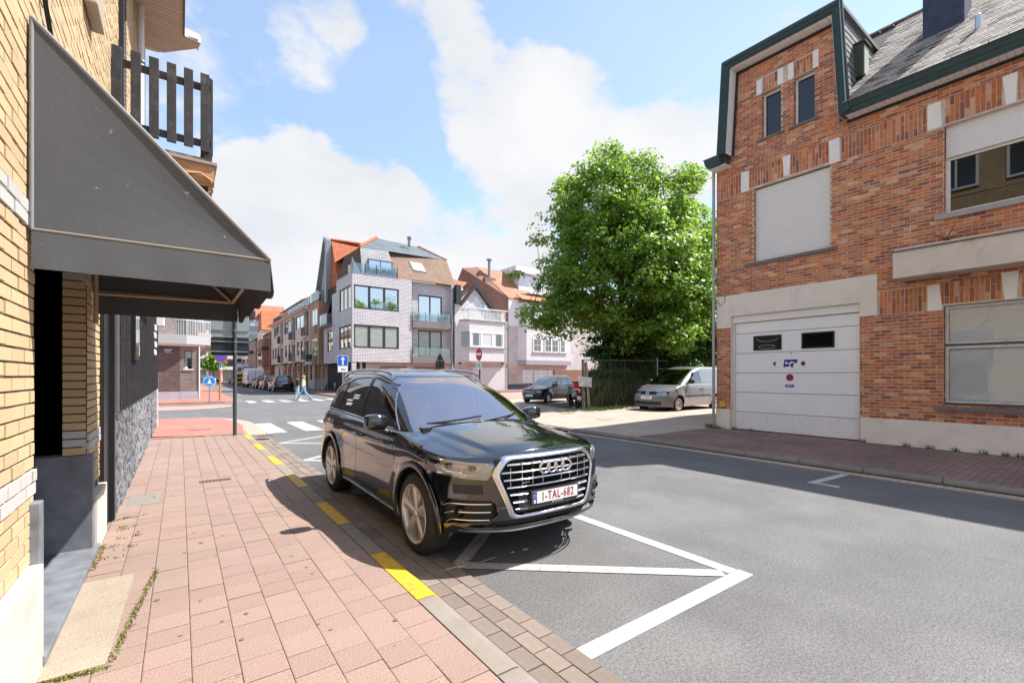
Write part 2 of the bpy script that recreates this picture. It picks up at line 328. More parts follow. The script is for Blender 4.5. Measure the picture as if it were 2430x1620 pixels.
M_conc = mat('rough_concrete', (.34, .275, .205), .9, var=.1, vscale=4, bump=.8, bscale=110, bdist=.005, dirt=(.28, .22, .15), dscale=3, damt=.35); speckle(M_conc, 150, .3)
M_grass = mat('grass_blades', (.09, .17, .03), .8, island=.35, island_hue=.02)
M_moss = mat('moss', (.16, .17, .03), .9, island=.3, island_hue=.03)
def struct(o): o['kind'] = 'structure'; return o
m = MB(); m.quad((-1500, -1500, -.06), (1500, -1500, -.06), (1500, 1500, -.06), (-1500, 1500, -.06)); m.build('ground', mat('far_ground', (.16, .15, .12), .95), kind='structure')
m = MB(); m.quad((-60, -20, 0), (70, -20, 0), (70, 260, 0), (-60, 260, 0)); m.build('road', M_asph, kind='structure')
# left pavement -----------------------------------------------------------
m = MB(); m.box(-3, 1.35, -20, 14.32, -.05, .088); side_l = m.build('sidewalk', M_joint, kind='structure')
def unit_box():
    m = MB(); m.box(-.5, .5, -.5, .5, -.5, .5); return m
def bevel_box(name, mt, e=.06):
    """unit cube whose upper edges are chamfered: 44 triangles"""
    m = MB(); a, b = .5, .5 - e
    m.add([(-a, -a, -.5), (a, -a, -.5), (a, a, -.5), (-a, a, -.5), (-a, -a, .5 - e * 1.6), (a, -a, .5 - e * 1.6), (a, a, .5 - e * 1.6), (-a, a, .5 - e * 1.6), (-b, -b, .5), (b, -b, .5), (b, b, .5), (-b, b, .5)],
          [(0, 3, 2, 1), (0, 1, 5, 4), (1, 2, 6, 5), (2, 3, 7, 6), (3, 0, 4, 7), (4, 5, 9, 8), (5, 6, 10, 9), (6, 7, 11, 10), (7, 4, 8, 11), (8, 9, 10, 11)])
    return m.mesh(name, mt)
def lay(cells, parent, name, mt, n_ind=300, field='paving_field', zt=.1, h=.03, e=.03, near=True, mt_ind=None):
    """cells: (cx, cy, w, l); the ones that show largest become separate parts, the rest one stuff part"""
    def score(c):
        x, y = c[0], c[1]; Z = x * math.sin(-cam.rotation_euler.z) + y * math.cos(cam.rotation_euler.z)
        if Z < .4: return 1e9
        u = (x * math.cos(cam.rotation_euler.z) - y * math.sin(-cam.rotation_euler.z)) / Z; v = 1.6 / Z
        vis = abs(u) < 1.16 and v < .70
        return Z if vis else 1e6 + Z
    cells = sorted(cells, key=score); me = bevel_box(name, mt_ind or mt, e)
    for c in cells[:n_ind]:
        if score(c) > 1e5: cells.append(c); continue
        dz = random.uniform(-.0022, .0022)
        inst(me, name, parent, (c[0], c[1], zt - h / 2 + dz), (random.uniform(-.006, .006), random.uniform(-.006, .006), 0), (c[2], c[3], h))
    m = MB(); seen = set()
    for c in cells[n_ind:]:
        dz = random.uniform(-.0018, .0018); w, l = c[2] / 2, c[3] / 2; z = zt + dz; b = .004
        m.add([(c[0] - w, c[1] - l, z - h), (c[0] + w, c[1] - l, z - h), (c[0] + w, c[1] + l, z - h), (c[0] - w, c[1] + l, z - h), (c[0] - w, c[1] - l, z - b), (c[0] + w, c[1] - l, z - b), (c[0] + w, c[1] + l, z - b), (c[0] - w, c[1] + l, z - b), (c[0] - w + b, c[1] - l + b, z), (c[0] + w - b, c[1] - l + b, z), (c[0] + w - b, c[1] + l - b, z), (c[0] - w + b, c[1] + l - b, z)],
              [(0, 1, 5, 4), (1, 2, 6, 5), (2, 3, 7, 6), (3, 0, 4, 7), (4, 5, 9, 8), (5, 6, 10, 9), (6, 7, 11, 10), (7, 4, 8, 11), (8, 9, 10, 11)])
    if m.v: m.build(field, mt, parent, kind='stuff', fix=False)
T = .2155; cells = []; patch = lambda x, y: (x < -.45 and 3.45 < y < 4.6)
for i in range(9):
    cx = 1.345 - T * (i + .5)
    for j in range(-10, 67):
        cy = T * (j + .5 * (i % 2)) + .0
        if cy > 14.22 or patch(cx, cy): continue
        if cx < -.5 and cy > 6.6 and random.random() < .0: continue
        cells.append((cx, cy, T - .0038, T - .0038))
lay(cells, side_l, 'paving_tile', M_tile, 300, mt_ind=M_tile1)
m = MB(); m.prismz([(-.64, 3.32), (-.325, 3.32), (-.29, 4.70), (-.62, 4.70)], .05, .1055); m.build('concrete_patch', M_conc, side_l)
# red corner area at the crossing
m = MB(); pts = [(-3, 14.36), (1.45, 14.36)] + [(1.45 - .0 + .35 * math.sin(a), 14.6 + 3.0 + 3.0 * math.sin(a)) for a in np.linspace(-.2, .9, 8)] + [(1.3, 20.5), (.5, 20.75), (-3, 20.8)]
m.prismz([(-3, 14.36), (1.40, 14.36), (1.60, 16.5), (1.55, 18.2), (1.25, 19.6), (.6, 20.5), (-.2, 20.8), (-3, 20.8)], -.05, .10); m.build('red_sidewalk_corner', M_redpave, kind='structure')
m = MB(); m.box(-3, 1.4, 14.325, 14.355, -.03, .103); m.build('paving_edge_strip', M_kerb, kind='structure')
m = MB(); m.prismz([(1.40, 14.36), (1.95, 14.36), (2.1, 16.6), (2.0, 18.6), (1.6, 20.2), (.8, 21.3), (-.2, 21.65), (-3, 21.7), (-3, 20.8), (-.2, 20.8), (.6, 20.5), (1.25, 19.6), (1.55, 18.2), (1.60, 16.5)], -.05, .035); m.build('cobbled_gutter', M_beigepave, kind='structure')
# kerb stones ---------------------------------------------------------------
m = MB(); m.box(1.352, 1.565, -20, 14.3, -.05, .015); kerb_l = m.build('kerb', M_joint, kind='structure')
def kerbmesh(mt, flip=1):
    m = MB(); m.prism([(0, -.0), (0, .10), (.105 * flip, .10), (.135 * flip, .095), (.215 * flip, .022), (.215 * flip, 0)], -.494, .494); return m.mesh('kerb_stone', mt)
kg, ky = kerbmesh(M_kerb), kerbmesh(M_yel)
for k in range(-4, 14):
    y0 = 3.0 + k * 1.0 - .02; yel = (k % 2 == 0) and k >= 0 and k <= 10
    inst(ky if yel else kg, 'yellow_kerb_stone' if yel else 'kerb_stone', kerb_l, (1.352, y0 + .5, random.uniform(-.002, .002)))
cells = []
for i in range(3):
    for j in range(-8, 68):
        cells.append((1.572 + .128 * (i + .5), .212 * (j + .5 * (i % 2)), .121, .203))
m = MB(); m.box(1.567, 1.955, -20, 14.3, -.05, .004); gut = m.build('gutter', M_joint, kind='structure')
lay(cells, gut, 'gutter_paver', M_gut, 240, 'gutter_field', .018, .03, .03)
# right pavement -----------------------------------------------------------
m = MB(); m.prismz([(9.50, -20), (13.2, -20), (13.2, 7.6), (9.50, 7.6)], -.05, .10); m.build('brown_sidewalk', M_brownpave, kind='structure')
m = MB(); m.box(9.12, 9.335, -20, 17.5, -.05, .012); m.build('light_gutter_strip', M_beigepave, kind='structure')
m = MB(); m.box(9.34, 9.495, -20, 17.6, -.05, .03); kerb_r = m.build('right_kerb', M_joint, kind='structure')
krm = MB(); krm.prism([(0, 0), (0, .062), (.03, .10), (.155, .105), (.155, 0)], -.494, .494); krm = krm.mesh('kerb_stone', mat('kerb_dark', (.20, .185, .165), .85, island=.12, var=.15, vscale=4, bump=.5, bscale=160, bdist=.004))
for k in range(-4, 18): inst(krm, 'kerb_stone', kerb_r, (9.34, k + .23, 0))
# forecourt rises gently towards the fence
def zlot(x, y): k = min(max((y - 14.5) / 3.5, 0), 1); return .012 + (.088 + .17 * min(max((x - 10.3) / 4.2, 0), 1) * min(max((y - 7.6) / 2.6, 0), 1)) * (1 - k * k * (3 - 2 * k))
m = MB(); nx, ny = 24, 30
vs = [(9.50 + (30 - 9.50) * (i / nx)**1.6, 7.6 + (26 - 7.6) * j / ny) for i in range(nx + 1) for j in range(ny + 1)]
m.add([(x, y, zlot(x, y)) for x, y in vs], [(i * (ny + 1) + j, (i + 1) * (ny + 1) + j, (i + 1) * (ny + 1) + j + 1, i * (ny + 1) + j + 1) for i in range(nx) for j in range(ny)])
m.build('forecourt', M_beigepave, kind='structure')
m = MB(); m.add([(x, y, zlot(x, y) + .004) for x, y in [(9.7, 15.2), (13.0, 14.2), (13.2, 17.0), (13.6, 19.4), (9.7, 19.0)]], [(0, 1, 2, 3, 4)]); m.build('cobbled_yard', M_cob, kind='structure')
m = MB(); m.add([(x, y, zlot(x, min(y, 14.5)) + .006) for x, y in [(13.5, 13.3), (30, 13.2), (30, 17.5), (14.0, 17.5)]], [(0, 1, 2, 3)]); m.build('garden_soil', mat('soil', (.07, .055, .04), .95, var=.3, vscale=2), kind='structure')
# far pavements ----------------------------------------------------------------
m = MB(); m.prismz([(-60, 32.4), (2.2, 32.4), (2.9, 33.4), (3.0, 140), (-60, 140)], -.05, .10); m.build('far_red_sidewalk', M_redpave, kind='structure')
m = MB(); m.prismz([(-60, 30.4), (2.6, 30.4), (3.4, 32.2), (3.4, 140), (3.0, 140), (2.9, 33.4), (2.2, 32.4), (-60, 32.4)], -.05, .02); m.build('far_cobbled_gutter', M_cob, kind='structure')
m = MB(); m.prismz([(-60, 27.2), (1.2, 27.2), (2.2, 28.6), (2.4, 30.38), (-60, 30.38)], -.05, .012); m.build('pink_cycle_path', M_pinkpave, kind='structure')
m = MB(); m.prismz([(9.6, 36.2), (70, 36.2), (70, 60), (12.3, 60), (12.3, 140), (9.6, 140)], -.05, .10); m.build('corner_sidewalk', M_brownpave, kind='structure')
m = MB(); m.prismz([(12.5, 26.5), (70, 26.5), (70, 36.1), (12.5, 36.1)], -.05, .014); m.build('pink_cross_street_paving', M_pinkpave, kind='structure')
# painted markings -----------------------------------------------------------------
def stripe(p, q, w, name='road_marking', z=.004, m_=None):
    p, q = Vector((*p, 0)), Vector((*q, 0)); t = (q - p).normalized(); n = Vector((-t.y, t.x, 0)) * w / 2; m = MB(); a, b = p - t * 0, q
    m.add([tuple(v + Vector((0, 0, z))) for v in (a - n, b - n, b + n, a + n)], [(0, 1, 2, 3)]); o = m.build(name, m_ or M_roadpaint, kind='structure'); return o
kx, rx = 1.98, 3.80
zz = [(kx, 3.52), (rx - .02, 5.08), (kx, 6.62), (rx - .02, 8.14), (kx, 9.66), (rx - .02, 11.05), (kx, 12.45), (rx - .1, 13.55)]
stripe((1.93, 1.96), (3.90, 1.96), .13, z=.004)
stripe((3.82, 2.03), (3.82, 13.6), .13, z=.0046)
stripe((kx - .02, 3.55), (3.72, 2.06), .13, z=.0070, m_=M_wornpaint)
for i in range(len(zz) - 1): stripe(zz[i], zz[i + 1], .13, z=.0052 + .0006 * (i % 2), m_=M_wornpaint)
stripe((7.93, 2.98), (9.10, 2.90), .12); stripe((7.99, 2.91), (7.99, 2.62), .12, z=.0046)
for k in range(8):
    x0 = 2.05 + k * 1.02; stripe((x0 + .25, 14.75), (x0 + .25, 17.9), .52, 'zebra_stripe')
for k in range(7):
    x0 = 3.35 + k * 1.0; stripe((x0 + .25, 31.6), (x0 + .25, 34.4), .5, 'zebra_stripe')
for k in range(5): stripe((3.6, 46 + k * 9), (6.2, 46.4 + k * 9), .5)
m = MB(); rr_ = random.Random(12)
for _ in range(60):
    x, y = rr_.uniform(2.1, 9.0), rr_.uniform(-2, 13); r = rr_.uniform(.002, .006) ; m.add([(x + r * math.cos(a), y + r * math.sin(a) * 1.2, .0035) for a in np.linspace(0, 2 * PI, 7)[:-1]], [(0, 1, 2, 3, 4, 5)])
m.build('road_litter_specks', mat('pale_speck', (.5, .48, .45), .8), kind='stuff')
m = MB()
for _ in range(90):
    x, y = rr_.uniform(-.5, 1.3), rr_.uniform(1, 13); r = rr_.uniform(.006, .018); m.add([(x + r * math.cos(a), y + r * math.sin(a), .1035) for a in np.linspace(0, 2 * PI, 8)[:-1]], [tuple(range(7))])
m.build('gum_spots', mat('gum_spot', (.16, .12, .10), .8), kind='stuff')
# grates, slabs, weeds ---------------------------------------------------------------
def grate(x, y, w, l, label):
    t = thing('drain_grate', label, 'drain', (x, y, .101)); m = MB()
    m.box(-w / 2, w / 2, -l / 2, l / 2, -.004, .0015); m.build('frame', mat('rusty_iron', (.10, .075, .06), .7, .4), t)
    for k in range(9):
        m = MB(); xx = -w / 2 + w * (k + .5) / 9; m.box(xx - .008, xx + .008, -l / 2 + .01, l / 2 - .01, .002, .006); m.build('bar', mat('iron_bar', (.22, .19, .17), .6, .5), t)
grate(.43, 8.15, .40, .16, 'small rusty iron grate set in the middle of the pink pavement')
grate(.45, 16.0, .55, .16, 'iron drain grate in the red paving near the crossing corner')
grate(1.78, 13.4, .34, .24, 'dark gully grate in the gutter beside the last yellow kerb stone')
COL.objects[-1]
m = MB(); m.box(-.52, -.22, 7.15, 7.75, .06, .1035); tag(m.build('stone_slab', M_kerb), 'pale grey stone cover slab in the pavement beside the dark stone wall', 'cover slab')
def tufts(name, spots, n, h, parent=None, mt=None, spread=.05, w=.006):
    m = MB()
    for (x, y, z, r, k) in spots:
        for _ in range(int(n * k)):
            a = random.uniform(0, 2 * PI); rr = r * math.sqrt(random.random()); px, py = x + rr * math.cos(a), y + rr * math.sin(a); hh = h * random.uniform(.4, 1); b = random.uniform(0, 2 * PI); lx, ly = math.cos(b), math.sin(b); t = random.uniform(.1, .8) * hh
            m.add([(px - ly * w, py + lx * w, z), (px + ly * w, py - lx * w, z), (px + lx * t, py + ly * t, z + hh)], [(0, 1, 2)])
    return m.build(name, mt or M_grass, parent, kind='stuff', fix=False)
sp = [(-.31 + .004 * k, 3.34 + .034 * k, .098, .022, 1) for k in range(40)] + [(-.62 + .014 * k, 3.30 - .001 * k, .098, .025, .9) for k in range(22)]
o = tufts('moss_strip', sp, 18, .018, mt=M_moss, w=.006)
sp = [(-.55 + random.uniform(0, .25), 5.2 + random.uniform(0, 1.6), .1, .04, random.uniform(.2, 1)) for _ in range(26)] + [(-.58, 5.0 + .05 * k, .1, .03, 1) for k in range(14)]
o = tufts('dry_weeds', sp, 26, .022, mt=mat('dry_moss', (.30, .22, .08), .9, island=.3), w=.006)
sp = [(13.06 + random.uniform(-.09, .02), 7.5 + random.uniform(-.12, .3), .1, .12, 1) for _ in range(5)] + [(13.03, yy, .1, .07, .5) for yy in (6.9, 6.4, 3.8, 3.0, 2.6, 2.2, 1.8, 1.5, 1.3, .9)] + [(12.9, 7.3, .1, .2, .8)]
o = tufts('wall_foot_grass', sp, 70, .13, w=.006)
sp = [(random.uniform(11.6, 13.8), random.uniform(10.2, 13.2), zlot(12.5, 0), .35, random.uniform(.3, 1)) for _ in range(26)] + [(random.uniform(12.3, 17), 13.2 + random.uniform(-.4, .2), .26, .3, 1.2) for _ in range(26)]
o = tufts('lawn_edge_grass', sp, 150, .10, w=.010)
# ------------------------------------------------------------------ bricks
def clip_rect(r, holes):
    """keep the parts of a brick (a0,a1,z0,z1) that lie outside the rectangular holes"""
    out = [r]
    for h in holes:
        nxt = []
        for q in out:
            if q[1] <= h[0] or q[0] >= h[1] or q[3] <= h[2] or q[2] >= h[3]: nxt.append(q); continue
            if q[0] < h[0]: nxt.append((q[0], h[0] - .004, q[2], q[3]))
            if q[1] > h[1]: nxt.append((h[1] + .004, q[1], q[2], q[3]))
            m0, m1 = max(q[0], h[0]), min(q[1], h[1])
            if h[2] - q[2] > .02: nxt.append((m0, m1, q[2], h[2] - .006))
            if q[3] - h[3] > .02: nxt.append((m0, m1, h[3] + .006, q[3]))
        out = nxt
    return [q for q in out if q[1] - q[0] > .03]
def bond(a0, a1, z0, z1, L, H, j, holes, ok=None, header=False):
    out = []; r = 0; z = z0
    while z + H <= z1 + 1e-6:
        st = (r % 2) * .5 * (L + j) if not header else 0; a = a0 - st - random.uniform(0, .0)
        while a < a1:
            LL = L
            if header and r % 2: LL = L / 2 - j / 2
            q = (max(a, a0), min(a + LL, a1), z, z + H)
            if q[1] - q[0] > .03 and (ok is None or ok((q[0] + q[1]) / 2, z + H / 2)): out += clip_rect(q, holes)
            a += LL + j
        z += H + j; r += 1
    return out
def soldiers(a0, a1, z0, z1, w, j, holes=(), rows=1, lean=None):
    out = []; a = a0; i = 0
    while a + w * .5 < a1:
        b = min(a + w, a1); hh = (z1 - z0)
        cut = .5 + .18 * (1 if i % 2 else -1)
        if b - a > .02:
            out += clip_rect((a, b, z0, z0 + hh * cut - j / 2), holes); out += clip_rect((a, b, z0 + hh * cut + j / 2, z1), holes)
        a += w + j; i += 1
    return out
def place_bricks(rects, fr, axis, parent, mt, n_ind, proud=.007, deep=.03, name='brick', field='brickwork'):
    """rects in facade coordinates. axis 'y' if the facade runs along world y, else 'x'"""
    cz = cam.location
    th = -cam.rotation_euler.z
    def sc(r):
        p = fr((r[0] + r[1]) / 2, 0, (r[2] + r[3]) / 2); Z = p[0] * math.sin(th) + p[1] * math.cos(th)
        if Z < .3: return 1e9
        u = (p[0] * math.cos(th) - p[1] * math.sin(th)) / Z; v = (p[2] - 1.68) / Z
        return Z if (abs(u) < 1.12 and v < .81) else 1e6 + Z
    rects = sorted(rects, key=sc); ind = [r for r in rects[:n_ind] if sc(r) < 1e5]; rest = rects[len(ind):]
    me = MB().box(-.5, .5, -.5, .5, -.5, .5).mesh(name, mt)
    for r in ind:
        p = proud + random.uniform(-.003, .003); c = fr((r[0] + r[1]) / 2, (p - deep) / 2, (r[2] + r[3]) / 2); d = p + deep
        s = (d, r[1] - r[0], r[3] - r[2]) if axis == 'y' else (r[1] - r[0], d, r[3] - r[2])
        inst(me, name, parent, c, (0, 0, 0), s)
    m = MB(fr)
    for r in rest:
        p = proud + random.uniform(-.003, .003); b = .0035
        m.add([(r[0], -deep, r[2]), (r[1], -deep, r[2]), (r[1], -deep, r[3]), (r[0], -deep, r[3]), (r[0], p - b, r[2]), (r[1], p - b, r[2]), (r[1], p - b, r[3]), (r[0], p - b, r[3]),
               (r[0] + b, p, r[2] + b), (r[1] - b, p, r[2] + b), (r[1] - b, p, r[3] - b), (r[0] + b, p, r[3] - b)],
              [(0, 4, 5, 1), (1, 5, 6, 2), (2, 6, 7, 3), (3, 7, 4, 0), (4, 8, 9, 5), (5, 9, 10, 6), (6, 10, 11, 7), (7, 11, 8, 4), (8, 11, 10, 9)])
    if rest: m.build(field, mt, parent, kind='stuff', fix=True)
M_brick = mat('red_brick', (.4, .15, .08), .88, island=[(0, (.50, .165, .065)), (.17, (.42, .115, .055)), (.33, (.57, .24, .11)), (.47, (.45, .18, .10)), (.58, (.56, .17, .055)), (.72, (.30, .105, .07)), (.84, (.60, .33, .18)), (.93, (.38, .15, .095))],
              bump=.6, bscale=45, bdist=.006, var=.16, vscale=7, iv=.20, dirt=(.20, .11, .07), dscale=.9, damt=.45)
M_mortar = mat('mortar', (.56, .47, .38), .95, var=.2, vscale=5)
M_green = mat('green_painted_wood', (.020, .046, .040), .45, var=.25, vscale=9, bump=.25, bscale=30, bdist=.003)
M_soffit = mat('white_pvc', (.90, .88, .86), .45, var=.04)
M_render = mat('cream_render', (.76, .69, .60), .85, var=.06, vscale=3, bump=.35, bscale=40, bdist=.004, dirt=(.38, .30, .21), dscale=1.4, damt=.35)
M_whitestone = mat('white_stone', (.80, .78, .73), .8, var=.06, vscale=6)
M_sill = mat('grey_stone_sill', (.17, .15, .15), .7, var=.2, vscale=9, bump=.2)
M_shut = mat('roller_shutter', (.80, .78, .76), .5)
M_slate = mat('weathered_slate', (.36, .31, .27), .8, island=[(0, (.37, .32, .27)), (.40, (.30, .26, .22)), (.66, (.41, .35, .30)), (.80, (.12, .085, .065)), (.93, (.21, .15, .11))], var=.12, vscale=2, bump=.5, bscale=30, bdist=.006, dirt=(.05, .035, .028), dscale=5.5, damt=.9)
M_slate2 = mat('slate_cladding', (.17, .17, .16), .75, island=.25, bump=.4, bscale=30, bdist=.005)
M_lead = mat('chimney_coating', (.035, .042, .075), .55, var=.35, vscale=5, bump=.4, bscale=12, bdist=.01)
def right_house():
    fx = 13.10; F = FR_xm(fx)
    H = thing('brick_house', 'red brick house with green eaves and white garage door on the right side', 'house', (fx, 2, 0))
    inv = Matrix.Translation((-fx, -2, 0))
    def P(o): o.matrix_parent_inverse = inv; return o
    def reg(root):
        for ch in root.children: ch.matrix_parent_inverse = inv
    # --- wall body with real openings (mortar plane 0, everything behind is solid strips)
    holes = [(4.83, 5.33, 8.25, 9.52), (5.64, 6.15, 8.25, 9.52), (4.49, 6.36, 4.86, 6.94), (.48, 2.40, 5.09, 6.95), (.48, 2.41, 1.06, 3.15), (3.54, 7.46, 3.07, 4.03), (3.88, 7.02, .0, 3.40)]
    ys = sorted(set([-8, 7.46] + [h[i] for h in holes for i in (0, 1)])); zs = sorted(set([.0, 7.95] + [h[i] for h in holes[2:] for i in (2, 3)]))
    m = MB(F)
    def wallgrid(ys, zs, holes):
        for i in range(len(ys) - 1):
            for k in range(len(zs) - 1):
                cy, cz = (ys[i] + ys[i + 1]) / 2, (zs[k] + zs[k + 1]) / 2
                if any(h[0] < cy < h[1] and h[2] < cz < h[3] for h in holes): continue
                m.box(ys[i], ys[i + 1], -.32, 0, zs[k], zs[k + 1])
    wh = [holes[2], holes[3], holes[4], holes[6]]
    wallgrid(sorted(set([-8, 7.46] + [h[i] for h in wh for i in (0, 1)])), sorted(set([0, 7.90] + [h[i] for h in wh for i in (2, 3)])), wh)
    gh = holes[:2]
    wallgrid([4.83, 5.33, 5.64, 6.15], [8.25, 9.52], gh)
    m.prism([(4.16, 7.9), (7.02, 7.9), (6.99, 8.25), (4.19, 8.25)], -.32, 0); m.prism([(4.19, 8.25), (4.83, 8.25), (4.83, 9.52), (4.33, 9.52)], -.32, 0); m.prism([(6.15, 8.25), (6.99, 8.25), (6.87, 9.52), (6.15, 9.52)], -.32, 0); m.prism([(4.33, 9.52), (6.87, 9.52), (6.78, 10.45), (4.42, 10.45)], -.32, 0)
    wall = m.build('wall', M_mortar, H)
    # other walls of the volume
    m = MB(); m.box(fx + .325, 21.5, -8, 7.46, .0, 7.9); m.build('house_body', brickmat('red_brick_far', (.38, .13, .07), (.28, .09, .05), (.3, .24, .18)), H)
    # --- bricks
    def okm(a, z): return z > .69
    R = []
    L_, Hb, j = .200, .060, .0155
    special = holes + [(2.41, 7.46, 6.93, 7.50), (.3, 2.66, 6.95, 7.52), (.3, 2.66, 3.12, 3.64), (2.64, 3.53, 3.07, 3.62), (4.51, 6.49, 6.93, 7.5), (5.32, 5.46, 9.51, 9.96), (4.74, 5.34, 9.51, 9.96), (5.46, 6.29, 9.51, 9.96)]
    R += bond(-.6, 7.45, .69, 7.84, L_, Hb, j, special)
    def okg(a, z):
        t = (z - 7.85) / 2.6; return 4.13 + .18 * t + .03 < a < 7.06 - .18 * t - .03
    R += bond(4.1, 7.10, .69 + math.ceil((7.84 - .69 - Hb) / (Hb + j)) * (Hb + j), 10.42, L_, Hb, j, special, okg)
    S = []
    S += soldiers(6.74, 7.45, 6.94, 7.49, Hb, j); S += soldiers(2.68, 4.27, 6.94, 7.49, Hb, j)
    S += soldiers(5.59, 6.48, 7.0, 7.50, Hb, j); S += soldiers(4.53, 5.40, 7.0, 7.50, Hb, j)
    S += soldiers(1.56, 2.42, 7.0, 7.52, Hb, j); S += soldiers(.4, 1.34, 7.0, 7.52, Hb, j)
    S += soldiers(2.68, 3.53, 3.08, 3.61, Hb, j); S += soldiers(1.57, 2.45, 3.19, 3.64, Hb, j); S += soldiers(.4, 1.33, 3.19, 3.64, Hb, j)
    S += soldiers(5.74, 6.14, 9.54, 9.93, Hb, j); S += soldiers(4.89, 5.31, 9.54, 9.93, Hb, j)
    place_bricks(R + S, F, 'y', H, M_brick, 300)
    # reveals in brick (side faces of the openings)
    rv = MB(F)
    for (a, z0, z1, dpt) in ((2.405, 1.06, 3.15, .2), (2.405, 5.09, 6.95, .2), (6.365, 4.86, 6.94, .14), (6.155, 8.25, 9.52, .16), (5.335, 8.25, 9.52, .16)):
        z = z0 + .004; i = 0
        while z + Hb < z1: rv.box(a - .006, a + .05, -dpt, -.002 if i % 2 else -.004, z, z + Hb); z += Hb + j; i += 1
    rv.build('reveal_brickwork', M_brick, H, kind='stuff')
    # --- white blocks
    def block(poly, d=.018):
        m = MB(F); m.prism(poly, -.02, d); return m.build('corner_block', M_whitestone, H, bevel=.004)
    for p in ([(6.49, 6.93), (6.71, 6.93), (6.71, 7.52), (6.50, 7.50)], [(5.44, 7.0), (5.56, 7.0), (5.60, 7.53), (5.39, 7.53)], [(4.28, 6.93), (4.50, 6.93), (4.52, 7.52), (4.29, 7.52)],
              [(2.43, 6.96), (2.66, 6.96), (2.66, 7.52), (2.45, 7.52)], [(1.37, 6.97), (1.50, 6.97), (1.55, 7.55), (1.34, 7.55)],
              [(2.42, 3.06), (2.66, 3.06), (2.66, 3.62), (2.47, 3.62)], [(1.36, 3.16), (1.52, 3.16), (1.57, 3.70), (1.33, 3.70)],
              [(6.14, 9.52), (6.28, 9.52), (6.28, 9.93), (6.14, 9.93)], [(5.58, 9.52), (5.72, 9.52), (5.72, 9.95), (5.58, 9.95)], [(5.33, 9.52), (5.46, 9.52), (5.46, 9.95), (5.33, 9.95)], [(4.74, 9.52), (4.87, 9.52), (4.87, 9.96), (4.74, 9.96)]): block(p)
    # --- lintel beam and plinth
    m = MB(F); m.prism([(3.54, 3.07), (3.88, 3.07), (3.88, 3.405), (7.02, 3.405), (7.02, 3.07), (7.455, 3.07), (7.455, 4.03), (3.54, 4.03)], -.04, .022); m.build('lintel_beam', M_render, H, bevel=.004)
    m = MB(F); m.box(-8, 3.865, -.04, .03, 0, .68); m.build('plinth', M_render, H, bevel=.006)
    m = MB(F); m.box(7.035, 7.47, -.04, .03, 0, .67); m.build('plinth', M_render, H, bevel=.006)
    m = MB(F); m.box(3.866, 3.895, -.14, .0, 0.1, 3.4); m.box(7.005, 7.03, -.14, .0, .1, 3.4); m.build('garage_frame', M_render, H)
    # --- garage door of six panels
    m = MB(F); m.box(3.90, 7.0, -.30, -.16, .09, 3.40); m.build('garage_lining', M_plast, H)
    m = MB(F); m.box(3.90, 7.0, -.16, -.05, 3.20, 3.40); m.build('door_header', M_white, H)
    zz = [.115, .63, 1.19, 1.745, 2.31, 2.88, 3.19]
    M_door = mat('garage_door_white', (.83, .82, .81), .4, var=.03, vscale=2, bump=.15, bscale=90, bdist=.002)
    panels = []
    for k in range(6):
        m = MB(F); m.frustum((3.905, 6.94, zz[k] + .003, zz[k + 1] - .003), (3.907, 6.938, zz[k] + .008, zz[k + 1] - .008), -.14, -.105); panels.append(m.build('door_panel', M_door if k else mat('garage_door_stained', (.80, .78, .76), .5, bump=.15, bscale=90, bdist=.002, dirt=(.3, .25, .2), dscale=14, damt=.45), H))
    m = MB(F); m.box(6.945, 6.999, -.13, -.06, .1, 3.2); m.build('garage_frame', M_render, H)
    for (a0, a1) in ((5.67, 6.42), (4.43, 5.18)):
        m = MB(F); t = .035
        m.box(a0, a1, -.11, -.092, 2.375, 2.375 + t); m.box(a0, a1, -.11, -.092, 2.79 - t, 2.79); m.box(a0, a0 + t, -.11, -.092, 2.375 + t, 2.79 - t); m.box(a1 - t, a1, -.11, -.092, 2.375 + t, 2.79 - t)
        w = m.build('door_window', M_plast, H); m = MB(F); m.box(a0 + t, a1 - t, -.106, -.10, 2.375 + t, 2.79 - t); m.build('pane', M_glassdark if a0 > 5 else M_glassdark, w)
        if a0 > 5:
            m = MB(F)
            for (c1, c2, r0, r1) in (((6.04, 2.72), 0, .22, .1), ((6.06, 2.47), 0, .17, .05)):
                pts = [(c1[0] + r0 * 1.3 * math.cos(t_), -.0985, c1[1] + r1 * math.sin(t_) * (1 if r1 == .05 else -1)) for t_ in np.linspace(.1, PI - .1 if r1 == .1 else 2 * PI, 16)]
                m.tube([F(*p) for p in pts] if False else pts, .005, 4)
            m.build('plastic_film', mat('film_crinkle', (.5, .5, .48), .2), w)
    m = MB(F); m.sphere((5.42, -.1, 2.27), .018, 8); m.build('lock', M_black, H)
    # stickers
    def stick(poly, m_, d, name='sticker', par=None): m = MB(F); m.prism(poly, -.106, d); return m.build(name, m_, par or H)
    stk = M_signwhite
    def nopark(cy, cz, r, cutside=0):
        m = MB(F); pr = []
        def disc(r_, d, mm, cut=None):
            m = MB(F); pts = [(cy + r_ * math.cos(a), cz + r_ * math.sin(a)) for a in np.linspace(0, 2 * PI, 28)[:-1]]
            if cut: pts = [(min(max(p[0], cut[0]), cut[1]), p[1]) for p in pts]
            m.prism(pts, -.106, d); return m.build('sticker', mm, H)
        c = {0: None, 1: (cy - r, cy + .1 * r), 2: (cy - r, cy + r * .7)}[cutside]
        c = {0: None, 1: (cy - .1 * r, cy + r), 2: (cy - r * .8, cy + r)}[cutside]
        disc(r * 1.12, -.1035, stk, c); disc(r, -.1025, M_red, c); disc(r * .76, -.1015, mat('navy_print', (.01, .03, .28), .4), c)
